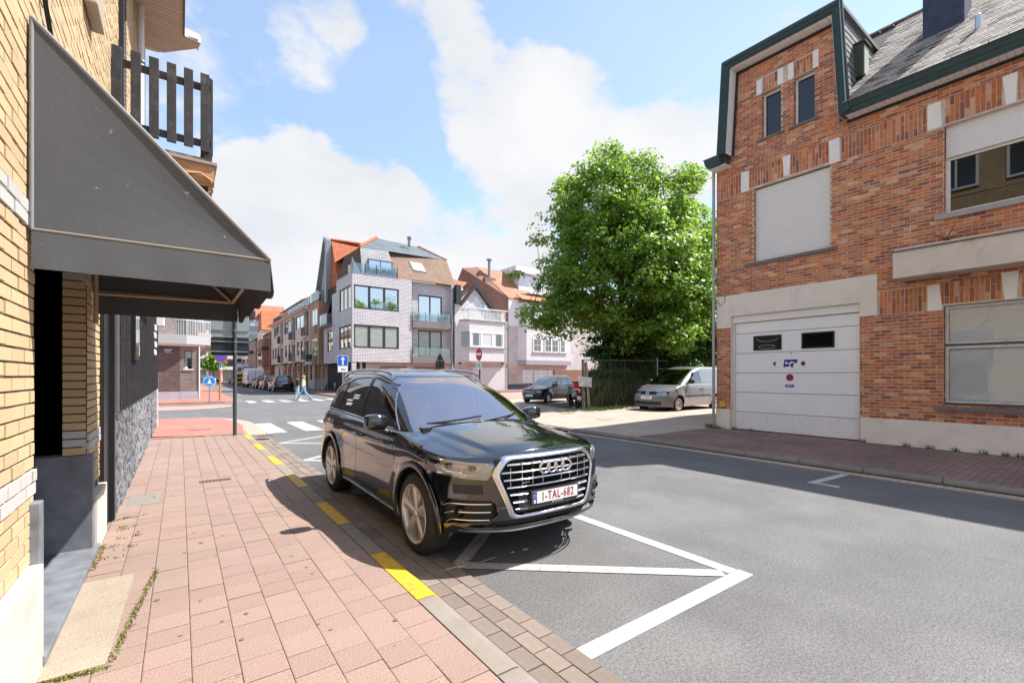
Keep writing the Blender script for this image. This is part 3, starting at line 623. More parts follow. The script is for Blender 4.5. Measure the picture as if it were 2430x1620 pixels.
        if cutside == 0:
            m = MB(F); t = r * .12; q = r * .72 * .707; m.prism([(cy + q + t, cz + q - t), (cy + q - t, cz + q + t), (cy - q - t, cz - q + t), (cy - q + t, cz - q - t)], -.106, -.1008); m.build('sticker', M_red, H)
    nopark(5.465, 1.62, .095); nopark(5.83, 1.995, .06, 1); nopark(5.14, 1.99, .06, 2)
    navy = mat('navy_print', (.01, .03, .28), .4)
    stick([(5.27, 2.10), (5.30, 1.99), (5.35, 2.02), (5.40, 1.88), (5.46, 1.92), (5.63, 1.90), (5.60, 2.10)], navy, -.1030)
    m = MB(F); m.box(5.52, 5.58, -.106, -.1018, 1.98, 2.035); m.prism([(5.34, 2.02), (5.50, 1.97), (5.50, 2.0), (5.42, 2.05)], -.106, -.1018); m.prism([(5.44, 1.885), (5.48, 1.885), (5.47, 1.97), (5.45, 1.97)], -.106, -.1018); m.build('sticker', stk, H)
    stick([(5.36, 1.36), (5.58, 1.36), (5.58, 1.43), (5.36, 1.43)], navy, -.1030)
    stick([(5.355, 1.45), (5.585, 1.45), (5.585, 1.51), (5.355, 1.51)], stk, -.1035)
    m = MB(F); m.prism([(5.40, 1.385), (5.44, 1.405), (5.54, 1.385), (5.54, 1.41), (5.46, 1.415), (5.40, 1.405)], -.106, -.1018); m.build('sticker', stk, H)
    for cy in (5.83, 5.14): stick([(cy - .09, 1.875), (cy + .09, 1.875), (cy + .09, 1.905), (cy - .09, 1.905)], stk, -.1035)
    # --- roller shutter (fully closed)
    for k in range(42):
        z0 = 4.875 + k * .0485
        if z0 > 6.92: break
        m = MB(F); m.prisma([(-.10, z0), (-.088, z0 + .006), (-.085, z0 + .024), (-.088, z0 + .042), (-.10, z0 + .0475)], 4.50, 6.35); m.build('shutter_slat', M_shut, H)
    m = MB(F); m.box(4.34, 6.60, -.14, .075, 4.775, 4.86); m.build('window_sill', M_sill, H, bevel=.006)
    m = MB(F); m.box(4.49, 6.36, -.3, -.12, 4.86, 6.94); m.build('shutter_backing', M_darkint, H)
    # --- small gable windows
    for (a0, a1) in ((4.83, 5.33), (5.64, 6.15)):
        w_window(H, F, a0, a1, 8.26, 9.51, 1, 1, M_white, M_navy, .17, .05)
        m = MB(F); m.box(a0 - .08, a1 + .10, -.12, .05, 8.19, 8.25); m.build('window_sill', M_sill, H, bevel=.004)
    # --- first-floor window on the right, shutter half lowered
    w = w_window(H, F, .48, 2.40, 5.10, 6.32, 1, 1, M_white, M_navy, .2, .07)
    for k in range(15):
        z0 = 6.30 + k * .0445
        if z0 > 6.93: break
        m = MB(F); m.prisma([(-.12, z0), (-.106, z0 + .006), (-.102, z0 + .022), (-.106, z0 + .039), (-.12, z0 + .0435)], .49, 2.385); m.build('shutter_slat', M_shut, H)
    m = MB(F); m.box(.3, 2.54, -.16, .07, 4.98, 5.09); m.build('window_sill', mat('light_sill', (.36, .33, .31), .7, var=.1), H, bevel=.006)
    # --- ground-floor window with blinds
    m = MB(F); t = .055
    for (z0, z1) in ((1.10, 2.29), (2.34, 3.14)):
        m2 = MB(F); m2.box(.49, 2.39, -.13, -.06, z0, z0 + t); m2.box(.49, 2.39, -.13, -.06, z1 - t, z1); m2.box(2.39 - t, 2.39, -.13, -.06, z0 + t, z1 - t); m2.box(.49, .49 + t, -.13, -.06, z0 + t, z1 - t)
        w = m2.build('window', mat('weathered_white_frame', (.55, .53, .50), .5, dirt=(.25, .22, .19), damt=.5, dscale=5), H)
        m2 = MB(F); m2.box(.49 + t, 2.39 - t, -.088, -.083, z0 + t, z1 - t); m2.build('pane', glassmat('thin_glass', (.88, .89, .89), .04, blend=.12, top=.6), w)
        k = 0; z = z0 + t + .01
        while z < z1 - t - .02:
            m2 = MB(F); sg = random.uniform(-.003, .003); m2.quad((.55, -.108 + sg, z), (2.33, -.108 + sg, z), (2.33, -.120 + sg, z + .031), (.55, -.120 + sg, z + .031)); m2.build('blind_slat', mat('blind_white', (.92, .90, .88), .5), w); z += .034
    m = MB(F); m.box(.49, 2.4, -.31, -.25, 1.06, 3.15); m.build('room_dark', mat('room', (.42, .41, .40), .9), H)
    m = MB(F); m.box(.3, 2.54, -.16, .08, .935, 1.02); m.build('window_sill', M_sill, H, bevel=.006)
    m = MB(F); m.box(.4, 2.42, -.18, -.0, 1.02, 1.075); m.build('sill_step', M_sill, H)
    # --- concrete canopy slab
    m = MB(F); m.box(-.4, 3.11, -.0, .60, 3.77, 4.33); m.box(-.4, 3.09, .0, .58, 4.33, 4.40); m.build('canopy_slab', mat('stained_concrete', (.66, .58, .49), .85, var=.08, vscale=3, dirt=(.22, .18, .14), dscale=1.1, damt=.7, bump=.3, bscale=50), H, bevel=.01)
    m = MB(F); m.box(-.42, 3.13, -.0, .63, 4.33, 4.36); m.build('canopy_lip', M_sill, H)
    # --- eaves: main run, soffit boards and moulded green fascia
    def eave(p, q, name='eaves_fascia', dn=(0, -1)):
        pass
    M_sl = M_soffit
    ya, yb = -8.0, 4.10
    k = 0; y = yb - .03
    while y > -1.2:
        m = MB(F); m.box(y - .098, y, .0, .34, 7.845, 7.858); m.build('soffit_board', M_sl, H); y -= .104
    m = MB(F); m.box(-8, y, 0, .34, 7.845, 7.858); m.build('soffit_strip', M_sl, H)
    m = MB(F); m.box(-8, 4.13, -.0, .04, 7.785, 7.845); m.build('wall_batten', M_plast, H)
    prof = [(.345, 7.83), (.365, 7.83), (.365, 7.87), (.375, 7.885), (.375, 7.95), (.39, 7.975), (.40, 8.01), (.40, 8.06), (.41, 8.075), (.41, 8.11), (.345, 8.11)]
    m = MB(F); m.prisma(prof, -8, 4.08); m.build('eaves_fascia', M_green, H)
    m = MB(F); m.prisma([(.0, 7.86), (.335, 7.86), (.335, 8.14), (0, 8.14)], -8, 4.08); m.build('eaves_box', M_plast, H)
    # gable verge: path in (y,z) around the gable; inner = soffit line, outer = fascia
    path = [(4.02, 7.90), (4.17, 10.58), (7.03, 10.66), (7.18, 8.10)]
    def seg(p, q, nm):
        p, q = Vector(p), Vector(q); t = (q - p).normalized(); n = Vector((-t.y, t.x))
        ctr = Vector((5.6, 9)); 
        if n.dot(p - ctr) < 0: n = -n
        return p, q, t, n
    offp = []
    def offset_path(d):
        P_ = [Vector(p) for p in path]; out = []
        for i, p in enumerate(P_):
            if i == 0: _, _, t, n = seg(P_[0], P_[1], 0); out.append(p + n * d)
            elif i == len(P_) - 1: _, _, t, n = seg(P_[-2], P_[-1], 0); out.append(p + n * d)
            else:
                _, _, _, n1 = seg(P_[i - 1], P_[i], 0); _, _, _, n2 = seg(P_[i], P_[i + 1], 0); b = (n1 + n2).normalized(); out.append(p + b * d / max(.3, b.dot(n1)))
        return out
    prof2 = [(-.24, .34), (-.24, .36), (-.19, .36), (-.175, .38), (-.10, .38), (-.08, .40), (-.03, .41), (.0, .41), (.0, .34)]
    rings = [offset_path(d + .06) for d, _ in prof2]
    m = MB(F); npth = len(path); vs = []
    for kk, (d, dep) in enumerate(prof2):
        for i in range(npth): vs.append((rings[kk][i].x, dep, rings[kk][i].y))
    fs = [(kk * npth + i, kk * npth + i + 1, ((kk + 1) % len(prof2)) * npth + i + 1, ((kk + 1) % len(prof2)) * npth + i) for kk in range(len(prof2)) for i in range(npth - 1)] + [[kk * npth for kk in range(len(prof2))], [kk * npth + npth - 1 for kk in range(len(prof2))][::-1]]
    m.add(vs, fs); m.build('gable_fascia', M_green, H)
    inn = offset_path(-.19); 
    for i in range(3):
        p, q = inn[i], inn[i + 1]; n_ = int((q - p).length / .104)
        _, _, t, n = seg(p, q, 0)
        for k in range(n_):
            a = p + (q - p) * (k / n_); b = p + (q - p) * ((k + .94) / n_)
            m = MB(F); m.add([(a.x, 0, a.y), (b.x, 0, b.y), (b.x, .345, b.y), (a.x, .345, a.y), (a.x + n.x * .01, 0, a.y + n.y * .01), (b.x + n.x * .01, 0, b.y + n.y * .01), (b.x + n.x * .01, .345, b.y + n.y * .01), (a.x + n.x * .01, .345, a.y + n.y * .01)],
                             [(0, 1, 2, 3), (4, 7, 6, 5), (0, 4, 5, 1), (1, 5, 6, 2), (2, 6, 7, 3), (3, 7, 4, 0)]); m.build('soffit_board', M_sl, H)
    i2 = offset_path(-.20); i3 = offset_path(-.26); m = MB(F); vs = [(p.x, .0, p.y) for p in i2] + [(p.x, .0, p.y) for p in i3] + [(p.x, .045, p.y) for p in i2] + [(p.x, .045, p.y) for p in i3]
    m.add(vs, [(4 + i, 5 + i, 13 + i, 12 + i) for i in range(3)] + [(8 + i, 9 + i, 13 + i, 12 + i) for i in range(3)] + [(i, i + 1, 9 + i, 8 + i) for i in range(3)]); m.build('gable_batten', M_plast, H)
    # little return cornice at the left end
    m = MB(F); m.prism([(7.13, 7.80), (7.50, 7.80), (7.58, 7.90), (7.62, 8.06), (7.66, 8.10), (7.14, 8.10)], -.0, .44); m.build('return_cornice', M_green, H)
    m = MB(F); m.box(7.0, 7.52, .0, .36, 7.785, 7.80); m.build('soffit_strip', M_sl, H)
    # --- main roof in real slates: eaves line z 8.15 at x 12.68, ridge z 11.9 at x 17
    x0, z0, x1, z1 = fx - .40, 8.13, 17.1, 12.05; run, rise = x1 - x0, z1 - z0; Ls = math.hypot(run, rise); ca, sa = run / Ls, rise / Ls
    def valley(s):  # roof starts (y max) where the cross gable meets it
        return 4.12 + (.40 * max(0, s - 0) if s < 0 else .0)
    rt = MB(); rt.add([(x0, -8, z0 - .03), (x1, -8, z1 - .03), (x1, 7.5, z1 - .03), (x0, 7.5, z0 - .03), (21.5, -8, 7.9), (21.5, 7.5, 7.9)], [(0, 1, 2, 3), (1, 4, 5, 2), (0, 4, 1), (3, 2, 5)]); 
    rt = MB(); rt.add([(x0, -8, z0 - .03), (x1, -8, z1 - .03), (x1, 4.9, z1 - .03), (x0, 4.10, z0 - .03), (21.5, -8, 7.9), (21.5, 4.9, 7.9)], [(0, 1, 2, 3), (1, 4, 5, 2), (0, 4, 1)]); rt.build('roof', mat('roof_board', (.05, .045, .04), .9), H)
    course = .135; w = .27; cells = []; ns = int(Ls / course)
    for r in range(ns):
        s = r * course
        y = 4.12 - (r % 2) * w / 2
        while y > -6.5:
            cells.append((s, y - w / 2)); y -= w
    th = math.atan2(sa, ca)
    sm = MB(); sm.add([(-.01, -.128, 0), (-.01, .128, 0), (.26, .128, -.0), (.26, -.128, -.0), (-.01, -.128, .014), (-.01, .128, .014), (.26, .128, .002), (.26, -.128, .002)], [(0, 3, 2, 1), (4, 5, 6, 7), (0, 1, 5, 4), (1, 2, 6, 5), (2, 3, 7, 6), (3, 0, 4, 7)]); sme = sm.mesh('slate', M_slate)
    def pos(s, y): return (x0 + s * ca, y, z0 + s * sa + .004)
    chy = (2.30, 3.12); vis = [c for c in cells if .55 < c[1]]; vis.sort(key=lambda c: math.hypot(*pos(*c)[:2])); 
    vis = vis[:300]; vset = set(vis)
    for c in vis: inst(sme, 'slate', H, pos(*c), (random.uniform(-.01, .01), -th + random.uniform(-.012, .012), random.uniform(-.012, .012)), (1, 1, 1))
    m = MB(); Rm = Matrix.Rotation(-th, 3, 'Y'); base = [Vector(v) for v in sm.v]
    for c in cells:
        if c in vset: continue
        p = Vector(pos(*c)); j2 = random.uniform(-.003, .004); m.add([tuple(Rm @ v + p + Vector((0, 0, j2))) for v in base], sm.f)
    m.build('slate_field', M_slate, H, kind='stuff', fix=False)
    # ridge tiles
    y = 4.9
    while y > -6:
        m = MB(); m.lathe([(.11, 0), (.12, .32)], (x1, y - .32, z1 - .05), 'y', 8, arc=(0, PI)); m.build('ridge_tile', mat('ridge_tile', (.24, .15, .10), .85, island=.2, dirt=(.1, .1, .06), damt=.6), H); y -= .33
    # --- cross gable: slate-clad cheek facing the camera and flat roof
    cheek = [(fx - .36, 8.0), (fx - .36, 10.66), (fx + 2.6, 10.66)]
    m = MB(); sl = lambda x: z0 + (x - x0) * rise / run
    xt = x0 + (10.7 - z0) * run / rise
    # cheek leans: y 4.10 at the foot, 4.26 at the top
    yk = lambda z: 4.10 + (z - 7.9) / 2.7 * .16
    m.add([(fx - .34, yk(8.15), 8.15), (fx - .34, yk(10.68), 10.68), (xt, yk(10.68), 10.68)], [(0, 1, 2)]); m.build('cheek_backing', M_darkint, H)
    rows = 15; k = 0
    for r in range(rows):
        za, zb = 8.15 + r * .17, 8.15 + (r + 1) * .17 + .03
        x = fx - .34; xe = x0 + (za - z0 + .17) * run / rise
        while x < xe:
            xb = min(x + .33 - (.16 if (r % 2 and x == fx - .34) else 0), xe); m = MB(); e = .012
            m.add([(x + .003, yk(za) - .02, za), (xb - .003, yk(za) - .02, za), (xb - .003, yk(zb) - .006, min(zb, 10.68)), (x + .003, yk(zb) - .006, min(zb, 10.68)), (x + .003, yk(za) - .004, za), (xb - .003, yk(za) - .004, za)], [(0, 1, 2, 3), (0, 4, 5, 1)])
            m.build('slate_shingle', M_slate2, H); x = xb
    m = MB(); m.add([(fx - .38, 4.17, 10.69), (fx - .38, 7.05, 10.75), (xt + .1, 7.05, 10.75), (xt + .1, 4.17, 10.69), (fx - .38, 4.17, 10.6), (fx - .38, 7.05, 10.6), (xt + .1, 7.05, 10.6), (xt + .1, 4.17, 10.6)], [(0, 1, 2, 3), (0, 3, 7, 4), (1, 5, 6, 2), (4, 7, 6, 5), (2, 6, 7, 3), (0, 4, 5, 1)]); m.build('gable_roof', mat('zinc_edge', (.25, .26, .27), .5, .4), H)
    m = MB(); m.add([(fx - .3, 7.02, 10.6), (xt, 7.02, 10.6), (21.4, 7.3, 7.9), (fx - .3, 7.2, 7.9)], [(0, 1, 2, 3)]); m.build('far_cheek', M_slate2, H)
    m = MB(); m.tube([(fx - .39, 4.03, 8.15), (fx - .39, 4.16, 10.62)], .022, 6); m.build('zinc_trim', M_steel, H)
    # dormer window on the cheek
    dm = MB(); dm.box(13.74, 14.14, 4.0, 4.2, 9.15, 9.98); d = dm.build('dormer_window', mat('dormer_frame', (.07, .075, .05), .6), H, bevel=.01)
    dm = MB(); dm.box(13.79, 14.09, 3.985, 3.998, 9.21, 9.92); dm.build('pane', mat('blind_pane', (.55, .55, .52), .3), d)
    dm = MB(); dm.box(13.71, 14.17, 3.95, 4.2, 9.98, 10.02); dm.build('dormer_cap', mat('dormer_frame', (.07, .075, .05), .6), d)
    # chimney
    ch = MB(); ch.box(14.55, 15.35, 2.32, 3.05, 8.9, 12.4); c = ch.build('chimney', M_lead, H, bevel=.02)
    ch = MB(); ch.box(14.5, 15.4, 2.27, 3.10, 12.4, 12.55); ch.build('chimney_cap', M_sill, c)
    ch = MB(); ch.lathe([(.05, 0), (.05, .3), (.03, .32)], (13.75, 1.98, 9.05), 'z', 10); ch.build('vent_pipe', M_alu, H)
    # downpipe at the corner
    m = MB(); m.tube([(fx - .07, 7.40 + .12, 0.06), (fx - .07, 7.52, 7.8)], .042, 12); dp = m.build('downpipe', M_steel, H, auto=50)
    for z in (1.2, 2.9, 4.8, 6.6):
        m = MB(); m.lathe([(.05, 0), (.05, .04), (.043, .04)], (fx - .07, 7.52, z), 'z', 12); m.build('pipe_clip', M_steel, dp)
    m = MB(F); m.box(7.20, 7.36, .012, .02, .74, .90); m.build('yellow_marker_plate', mat('marker_yellow', (.75, .42, .02), .5), H)
    m = MB(); m.tube([F(7.40, .03, 4.12), F(7.2, .03, 4.02), F(7.1, .035, 4.06), F(6.8, .02, 4.05)], .006, 5); m.tube([F(7.45, .03, 3.95), F(7.32, .04, 3.75), F(7.2, .03, 3.85), F(7.18, .03, 4.04)], .006, 5); m.build('loose_cable', M_black, H)
    for o in H.children: o.matrix_parent_inverse = inv
    # dry weed on the sill
    pl = MB()
    for _ in range(14):
        a = random.uniform(-.6, .6); b = random.uniform(-.3, .3); h = random.uniform(.15, .42); p0 = Vector(F(2.28 + random.uniform(-.03, .03), .45, 4.40)); pl.tube([p0, p0 + Vector((b * .2, a * .3, h * .6)), p0 + Vector((b * .5, a * .6, h))], [.006, .004, .002], 4)
    tag(pl.build('dry_weed', mat('dry_stem', (.10, .06, .03), .9)), 'dry brown weed sprouting from the concrete canopy slab of the brick house', 'weed')
    return H
def w_window(H, F, a0, a1, z0, z1, cols, rows, fm, gm, depth=.1, t=.05, mull=None, name='window'):
    m = MB(F); d0, d1 = -depth - .03, -depth + .03; mt_ = mull or t * .8
    m.box(a0, a1, d0, d1, z0, z0 + t); m.box(a0, a1, d0, d1, z1 - t, z1); m.box(a0, a0 + t, d0, d1, z0 + t, z1 - t); m.box(a1 - t, a1, d0, d1, z0 + t, z1 - t)
    for k in range(1, cols): x = a0 + (a1 - a0) * k / cols; m.box(x - mt_ / 2, x + mt_ / 2, d0 + .004, d1 - .004, z0 + t, z1 - t)
    for k in range(1, rows): z = z0 + (z1 - z0) * k / rows; m.box(a0 + t, a1 - t, d0 + .008, d1 - .008, z - mt_ / 3, z + mt_ / 3)
    w = m.build(name, fm, H); m = MB(F); m.box(a0 + t * .5, a1 - t * .5, -depth - .012, -depth - .006, z0 + t * .5, z1 - t * .5); m.build('pane', gm, w)
    return w
RH = right_house()
# ------------------------------------------------------------------ yellow brick corner shop on the left
M_ybrick = mat('yellow_brick', (.56, .41, .235), .8, island=.07, island_hue=.008, bump=.35, bscale=60, bdist=.003, var=.06, vscale=8)
M_ymort = mat('dark_mortar', (.12, .09, .07), .95)
M_wbrick = mat('white_glazed_brick', (.50, .48, .455), .6, island=.05)
M_blue = M_blue
M_bluestone = mat('bluestone', (.165, .17, .185), .6, var=.3, vscale=5, bump=.35, bscale=70, bdist=.003, col2=(.19, .20, .225), c2scale=3, c2lo=.42, c2hi=.62)
M_plaster = mat('pale_plaster', (.60, .52, .46), .85, var=.05, bump=.3, bscale=50, bdist=.003, dirt=(.34, .27, .21), dscale=2.0, damt=.5)
M_awn = mat('grey_awning_canvas', (.080, .083, .090), .8, var=.10, vscale=1.2, bump=.6, bscale=200, bdist=.002, col2=(.24, .22, .20), c2scale=14, c2lo=.685, c2hi=.71)
M_awnseam = mat('awning_seam', (.22, .22, .22), .7)
M_wood = mat('black_stained_wood', (.028, .024, .026), .55, var=.35, vscale=6, bump=.4, bscale=25, bdist=.003, dirt=(.20, .18, .16), dscale=9, damt=.3)
def left_house():
    fx = -.66; F = FR_xp(fx)
    H = thing('corner_shop_house', 'pale yellow brick house at the left edge with dark doorway and white brick bands', 'house', (fx, 3.5, 0))
    inv = Matrix.Translation((-fx, -3.5, 0))
    door = (3.60, 5.42, 0, 2.95)
    m = MB(F); m.box(-6, 2.0, -.5, .01, 0, 12); m.box(2.0, 3.6, -.5, .01, 9.4, 12); m.box(3.6, 12, -.49, .01, 9.42, 12); m.build('upper_wall', brickmat('yellow_brick_far', (.56, .41, .235), (.50, .36, .20), (.14, .11, .09), .217, .072, .012), H)
    for (q0, q1) in ((1.5, 3.1), (3.9, 5.3), (-2.5, -.9)):
        w_window(H, F, q0, q1, 9.7, 11.6, 2, 1, M_white, M_glassdark, -.05, .09)
    m = MB(F); m.box(-6, 3.60, -.5, 0, 0, 12); m.box(3.60, 5.42, -.5, 0, 2.95, 12); m.box(5.42, 6.15, -.5, 0, 0, 12); m.box(6.15, 7.95, -.5, 0, 4.15, 12); m.box(7.95, 9.05, -.5, 0, 4.15, 5.0); m.box(7.95, 9.05, -.5, 0, 9.5, 12); m.box(9.05, 12.0, -.5, 0, 4.15, 12)
    m.build('wall', M_ymort, H)
    m = MB(); m.box(-8, -1.17, -6, 12, 0, 12); m.build('house_body', mat('yellow_wall_body', (.5, .34, .16), .9), H)
    L_, Hb, j = .205, .060, .012; bands = [(1.03, 1.175), (2.465, 2.61)]
    inband = lambda z: any(a <= z <= b for a, b in bands)
    R = bond(2.0, 3.60, .67, 9.4, L_, Hb, j, [], None) + bond(5.42, 6.15, .67, 4.1, L_, Hb, j, []) + bond(3.60, 12.0, 2.98, 9.4, L_, Hb, j, [(5.42, 6.15, 0, 4.1), (6.15, 12, 0, 4.15), (7.95, 9.05, 5.0, 9.5)])
    yel = [r for r in R if not inband((r[2] + r[3]) / 2)]; whi = [r for r in R if inband((r[2] + r[3]) / 2)]
    place_bricks(yel, F, 'y', H, M_ybrick, 260); place_bricks(whi, F, 'y', H, M_wbrick, 40, proud=.016, name='white_brick', field='white_brickwork')
    # reveal on the far side of the doorway and side of the upper recess
    rv = MB(); z = .80 + .19; i = 0
    rw = MB()
    while z < 2.94:
        t = rw if inband(z + .03) else rv
        t.box(-.80 - .012, -.665, 5.41, 5.46, z, z + Hb); z += Hb + j; i += 1
    rv.build('reveal_brickwork', M_ybrick, H, kind='stuff'); rw.build('reveal_brickwork', M_wbrick, H, kind='stuff')
    rv = MB(); z = 4.2
    while z < 9.5: rv.box(-.96, -.668, 9.04, 9.10, z, z + Hb); z += Hb + j
    rv.build('recess_brickwork', mat('grey_brick', (.30, .27, .24), .85, island=.12), H, kind='stuff')
    m = MB(); m.box(-1.15, -1.05, 7.95, 9.05, 5, 9.5); m.build('recess_window', M_glassdark, H)
    m = MB(); m.box(-.70, -.60, 7.88, 7.95, 4.9, 9.5); m.build('recess_trim', M_black, H)
    # plinth
    m = MB(); m.box(-.665, -.598, 2.0, 3.50, 0.05, .66); m.build('plinth', M_plaster, H, bevel=.006)
    m = MB(); m.box(-.665, -.598, 5.52, 6.16, 0.05, .60); m.build('plinth', M_plaster, H, bevel=.006)
    # door: dark leaf, jamb, bluestone lining, threshold
    m = MB(); m.box(-1.12, -.98, 3.55, 5.47, .17, 2.95); m.build('door', mat('black_door', (.006, .006, .007), .35), H)
    m = MB(); m.box(-.98, -.80, 5.42, 5.50, 1.0, 2.95); m.box(-.98, -.70, 3.52, 3.60, 1.0, 2.95); m.build('door_frame', M_black, H)
    m = MB(); m.box(-.98, -.618, 5.40, 5.52, .165, .985); m.build('bluestone_lining', M_bluestone, H, bevel=.006)
    m = MB(); m.box(-.98, -.612, 3.50, 3.585, .10, .99); m.build('bluestone_lining', M_bluestone, H, bevel=.006)
    m = MB(); m.box(-1.0, -.585, 3.47, 5.54, .12, .168); m.build('threshold', M_bluestone, H, bevel=.004)
    m = MB(); m.box(-.7, -.597, 3.51, 5.53, .05, .12); m.build('threshold_riser', mat('pale_cement', (.5, .48, .45), .9, dirt=(.2, .18, .15), damt=.5), H)
    m = MB(); m.box(-.98, -.8, 3.6, 5.42, 2.9, 2.95); m.build('door_head', M_black, H)
    # white downpipe, cable and small cable box
    m = MB(); m.tube([(-.56, 10.4, 4.4), (-.56, 10.4, 10.2)], .05, 12); m.build('downpipe', mat('white_pipe', (.75, .72, .68), .4), H, auto=50)
    for z in (7.2, 5.2): m = MB(); m.lathe([(.06, 0), (.06, .03), (.05, .03)], (-.56, 10.4, z), 'z', 12); m.build('pipe_clip', M_black, H)
    m = MB(); m.tube([(-.63, 3.50, 4.6), (-.63, 3.62, 3.95), (-.63, 3.74, 3.82), (-.62, 3.95, 3.60), (-.62, 4.05, 3.3)], .012, 6); m.build('wall_cable', M_black, H, auto=60)
    m = MB(); m.box(-.65, -.56, 5.15, 5.6, 4.80, 5.2); m.build('wall_box', mat('beige_box', (.42, .34, .26), .7), H, bevel=.01)
    m = MB(); m.box(-.70, -.58, 11.95, 12.1, 4.2, 12); m.build('corner_trim', M_black, H)
    for o in H.children: o.matrix_parent_inverse = inv
    # awning --------------------------------------------------------------------
    A = thing('shop_awning', 'dark grey canvas awning with hanging valance projecting over the doorway of the yellow brick house', 'awning', (-.62, 4.5, 2.4)); ia = Matrix.Translation((.62, -4.5, -2.4))
    y0, y1, xw, xf, zt, zb, zv = 3.45, 5.62, -.635, .495, 3.575, 2.455, 2.245
    nrm = Vector((-(zb - zt), 0, (xf - xw))).normalized()
    m = MB(); n = 14; vs = []; 
    for i in range(n + 1):
        t = i / n; x = xw + (xf - xw) * t; z = zt + (zb - zt) * t
        for k in range(9): s = k / 8; vs.append((x, y0 + (y1 - y0) * s, z - .010 * math.sin(PI * s) * math.sin(PI * t)))
    m.add(vs, [(i * 9 + k, (i + 1) * 9 + k, (i + 1) * 9 + k + 1, i * 9 + k + 1) for i in range(n) for k in range(8)]); o = m.build('canopy_top', M_awn, A); s_ = o.modifiers.new('solid', 'SOLIDIFY'); s_.thickness = .004
    for yy in (y0, y1):
        m = MB(); n = 16; vs = []
        for i in range(n + 1):
            t = i / n; x = xw + (xf - xw) * t; zt_ = zt + (zb - zt) * t
            for k in range(7): s = k / 6; vs.append((x, yy + (.012 * math.sin(PI * s) * math.sin(PI * t)) * (1 if yy == y0 else -1), zt_ + (zb - zt_) * s))
        m.add(vs, [(i * 7 + k, (i + 1) * 7 + k, (i + 1) * 7 + k + 1, i * 7 + k + 1) for i in range(n) for k in range(6)]); o = m.build('side_cheek', M_awn, A); s_ = o.modifiers.new('solid', 'SOLIDIFY'); s_.thickness = .004
        m = MB(); m.tube([(xw, yy, zt), (xf, yy, zb)], .013, 8); m.build('edge_piping', M_awnseam, A, auto=60)
        m = MB(); m.tube([(xw, yy, zt), (xw, yy, zb)], .011, 8); m.build('edge_piping', M_awnseam, A, auto=60)
        m = MB(); m.tube([(xw, yy, zb), (xf, yy, zb)], .008, 8); m.build('edge_piping', mat('dusty_piping', (.26, .22, .18), .8), A, auto=60)
    # valance: front with scalloped, slightly flared hem; sides too
    def valance(p, q, scal, out):
        m = MB(); n = 40; P_, Q = Vector(p), Vector(q); vs = []
        for i in range(n + 1):
            t = i / n; b = P_ + (Q - P_) * t; dz = (zv - zb) - (.022 * abs(math.sin(PI * t * scal)) if scal else 0)
            for k in range(4): s = k / 3; vs.append(tuple(b + out * (.022 * s + .010 * s * math.sin(t * 23)) + Vector((0, 0, dz * s))))
        m.add(vs, [(i * 4 + k, (i + 1) * 4 + k, (i + 1) * 4 + k + 1, i * 4 + k + 1) for i in range(n) for k in range(3)]); o = m.build('valance', M_awn, A); s_ = o.modifiers.new('solid', 'SOLIDIFY'); s_.thickness = .004
    valance((xw, y0, zb), (xf, y0, zb), 0, Vector((0, -.3, 0))); valance((xf, y0, zb), (xf, y1, zb), 7, Vector((1, 0, 0))); valance((xw, y1, zb), (xf, y1, zb), 0, Vector((0, .3, 0)))
    fm = mat('frame_tan', (.50, .36, .25), .5, .2)
    def bar(p, q, r=.013): m = MB(); m.tube([p, q], r, 6); m.build('frame_bar', fm, A, auto=60)
    bar((xw, y0 + .06, zb - .02), (xf - .05, y0 + .06, zb - .02), .010); bar((xf - .05, y0 + .05, zb - .02), (xf - .05, y1 - .05, zb - .02), .014); bar((xw, y1 - .06, zb - .035), (xf - .05, y1 - .06, zb - .02), .014)
    bar((xf - .05, y1 - .06, zb - .02), (xw + .2, y1 - .06, zt - .3), .018); bar((xf - .05, y0 + .08, zb - .02), (xw + .2, y0 + .08, zt - .35), .016)
    bar((xw + .02, y1 - .06, 2.15), (xw + .02, y1 - .06, zt - .05), .018); bar((xf - .05, (y0 + y1) / 2, zb - .02), (xw + .25, (y0 + y1) / 2, zt - .35), .018)
    for o in A.children: o.matrix_parent_inverse = ia
    # balcony ------------------------------------------------------------------------
    B = thing('wooden_balcony', 'balcony with black slatted wooden railing above the awning on the yellow brick house', 'balcony', (-.3, 8.5, 4.4)); ib = Matrix.Translation((.3, -8.5, -4.4))
    ys, xo = 7.06, .33
    for k in range(6):
        x = -.60 + k * .172; m = MB(); m.box(x - .048, x + .048, ys - .012, ys + .014, 4.57 + (0 if k < 5 else -.02), 5.55); m.build('railing_slat', M_wood, B, bevel=.003)
    k = 0; y = ys + .12
    while y < 11.4:
        m = MB(); m.box(xo - .005, xo + .02, y - .048, y + .048, 4.57, 5.55); m.build('railing_slat', M_wood, B, bevel=.003); y += .172; k += 1
    for z in (4.66, 5.38):
        m = MB(); m.box(-.64, xo - .01, ys + .016, ys + .055, z - .035, z + .045); m.build('railing_rail', M_wood, B)
        m = MB(); m.box(xo - .05, xo - .008, ys + .06, 11.4, z - .035, z + .045); m.build('railing_rail', M_wood, B)
    m = MB(); m.box(xo - .07, xo + .0, ys + .016, ys + .085, 4.42, 5.53); m.build('corner_post', M_wood, B)
    m = MB(); m.box(-.655, xo + .0, ys + .02, 11.4, 4.42, 4.475); m.build('deck', mat('mossy_timber', (.22, .19, .12), .9, var=.3, vscale=8, bump=.6, bscale=20), B)
    m = MB(); m.box(-.655, xo + .06, ys - .05, 11.4, 4.385, 4.42); m.build('edge_board', mat('zinc_edge2', (.35, .30, .27), .6), B)
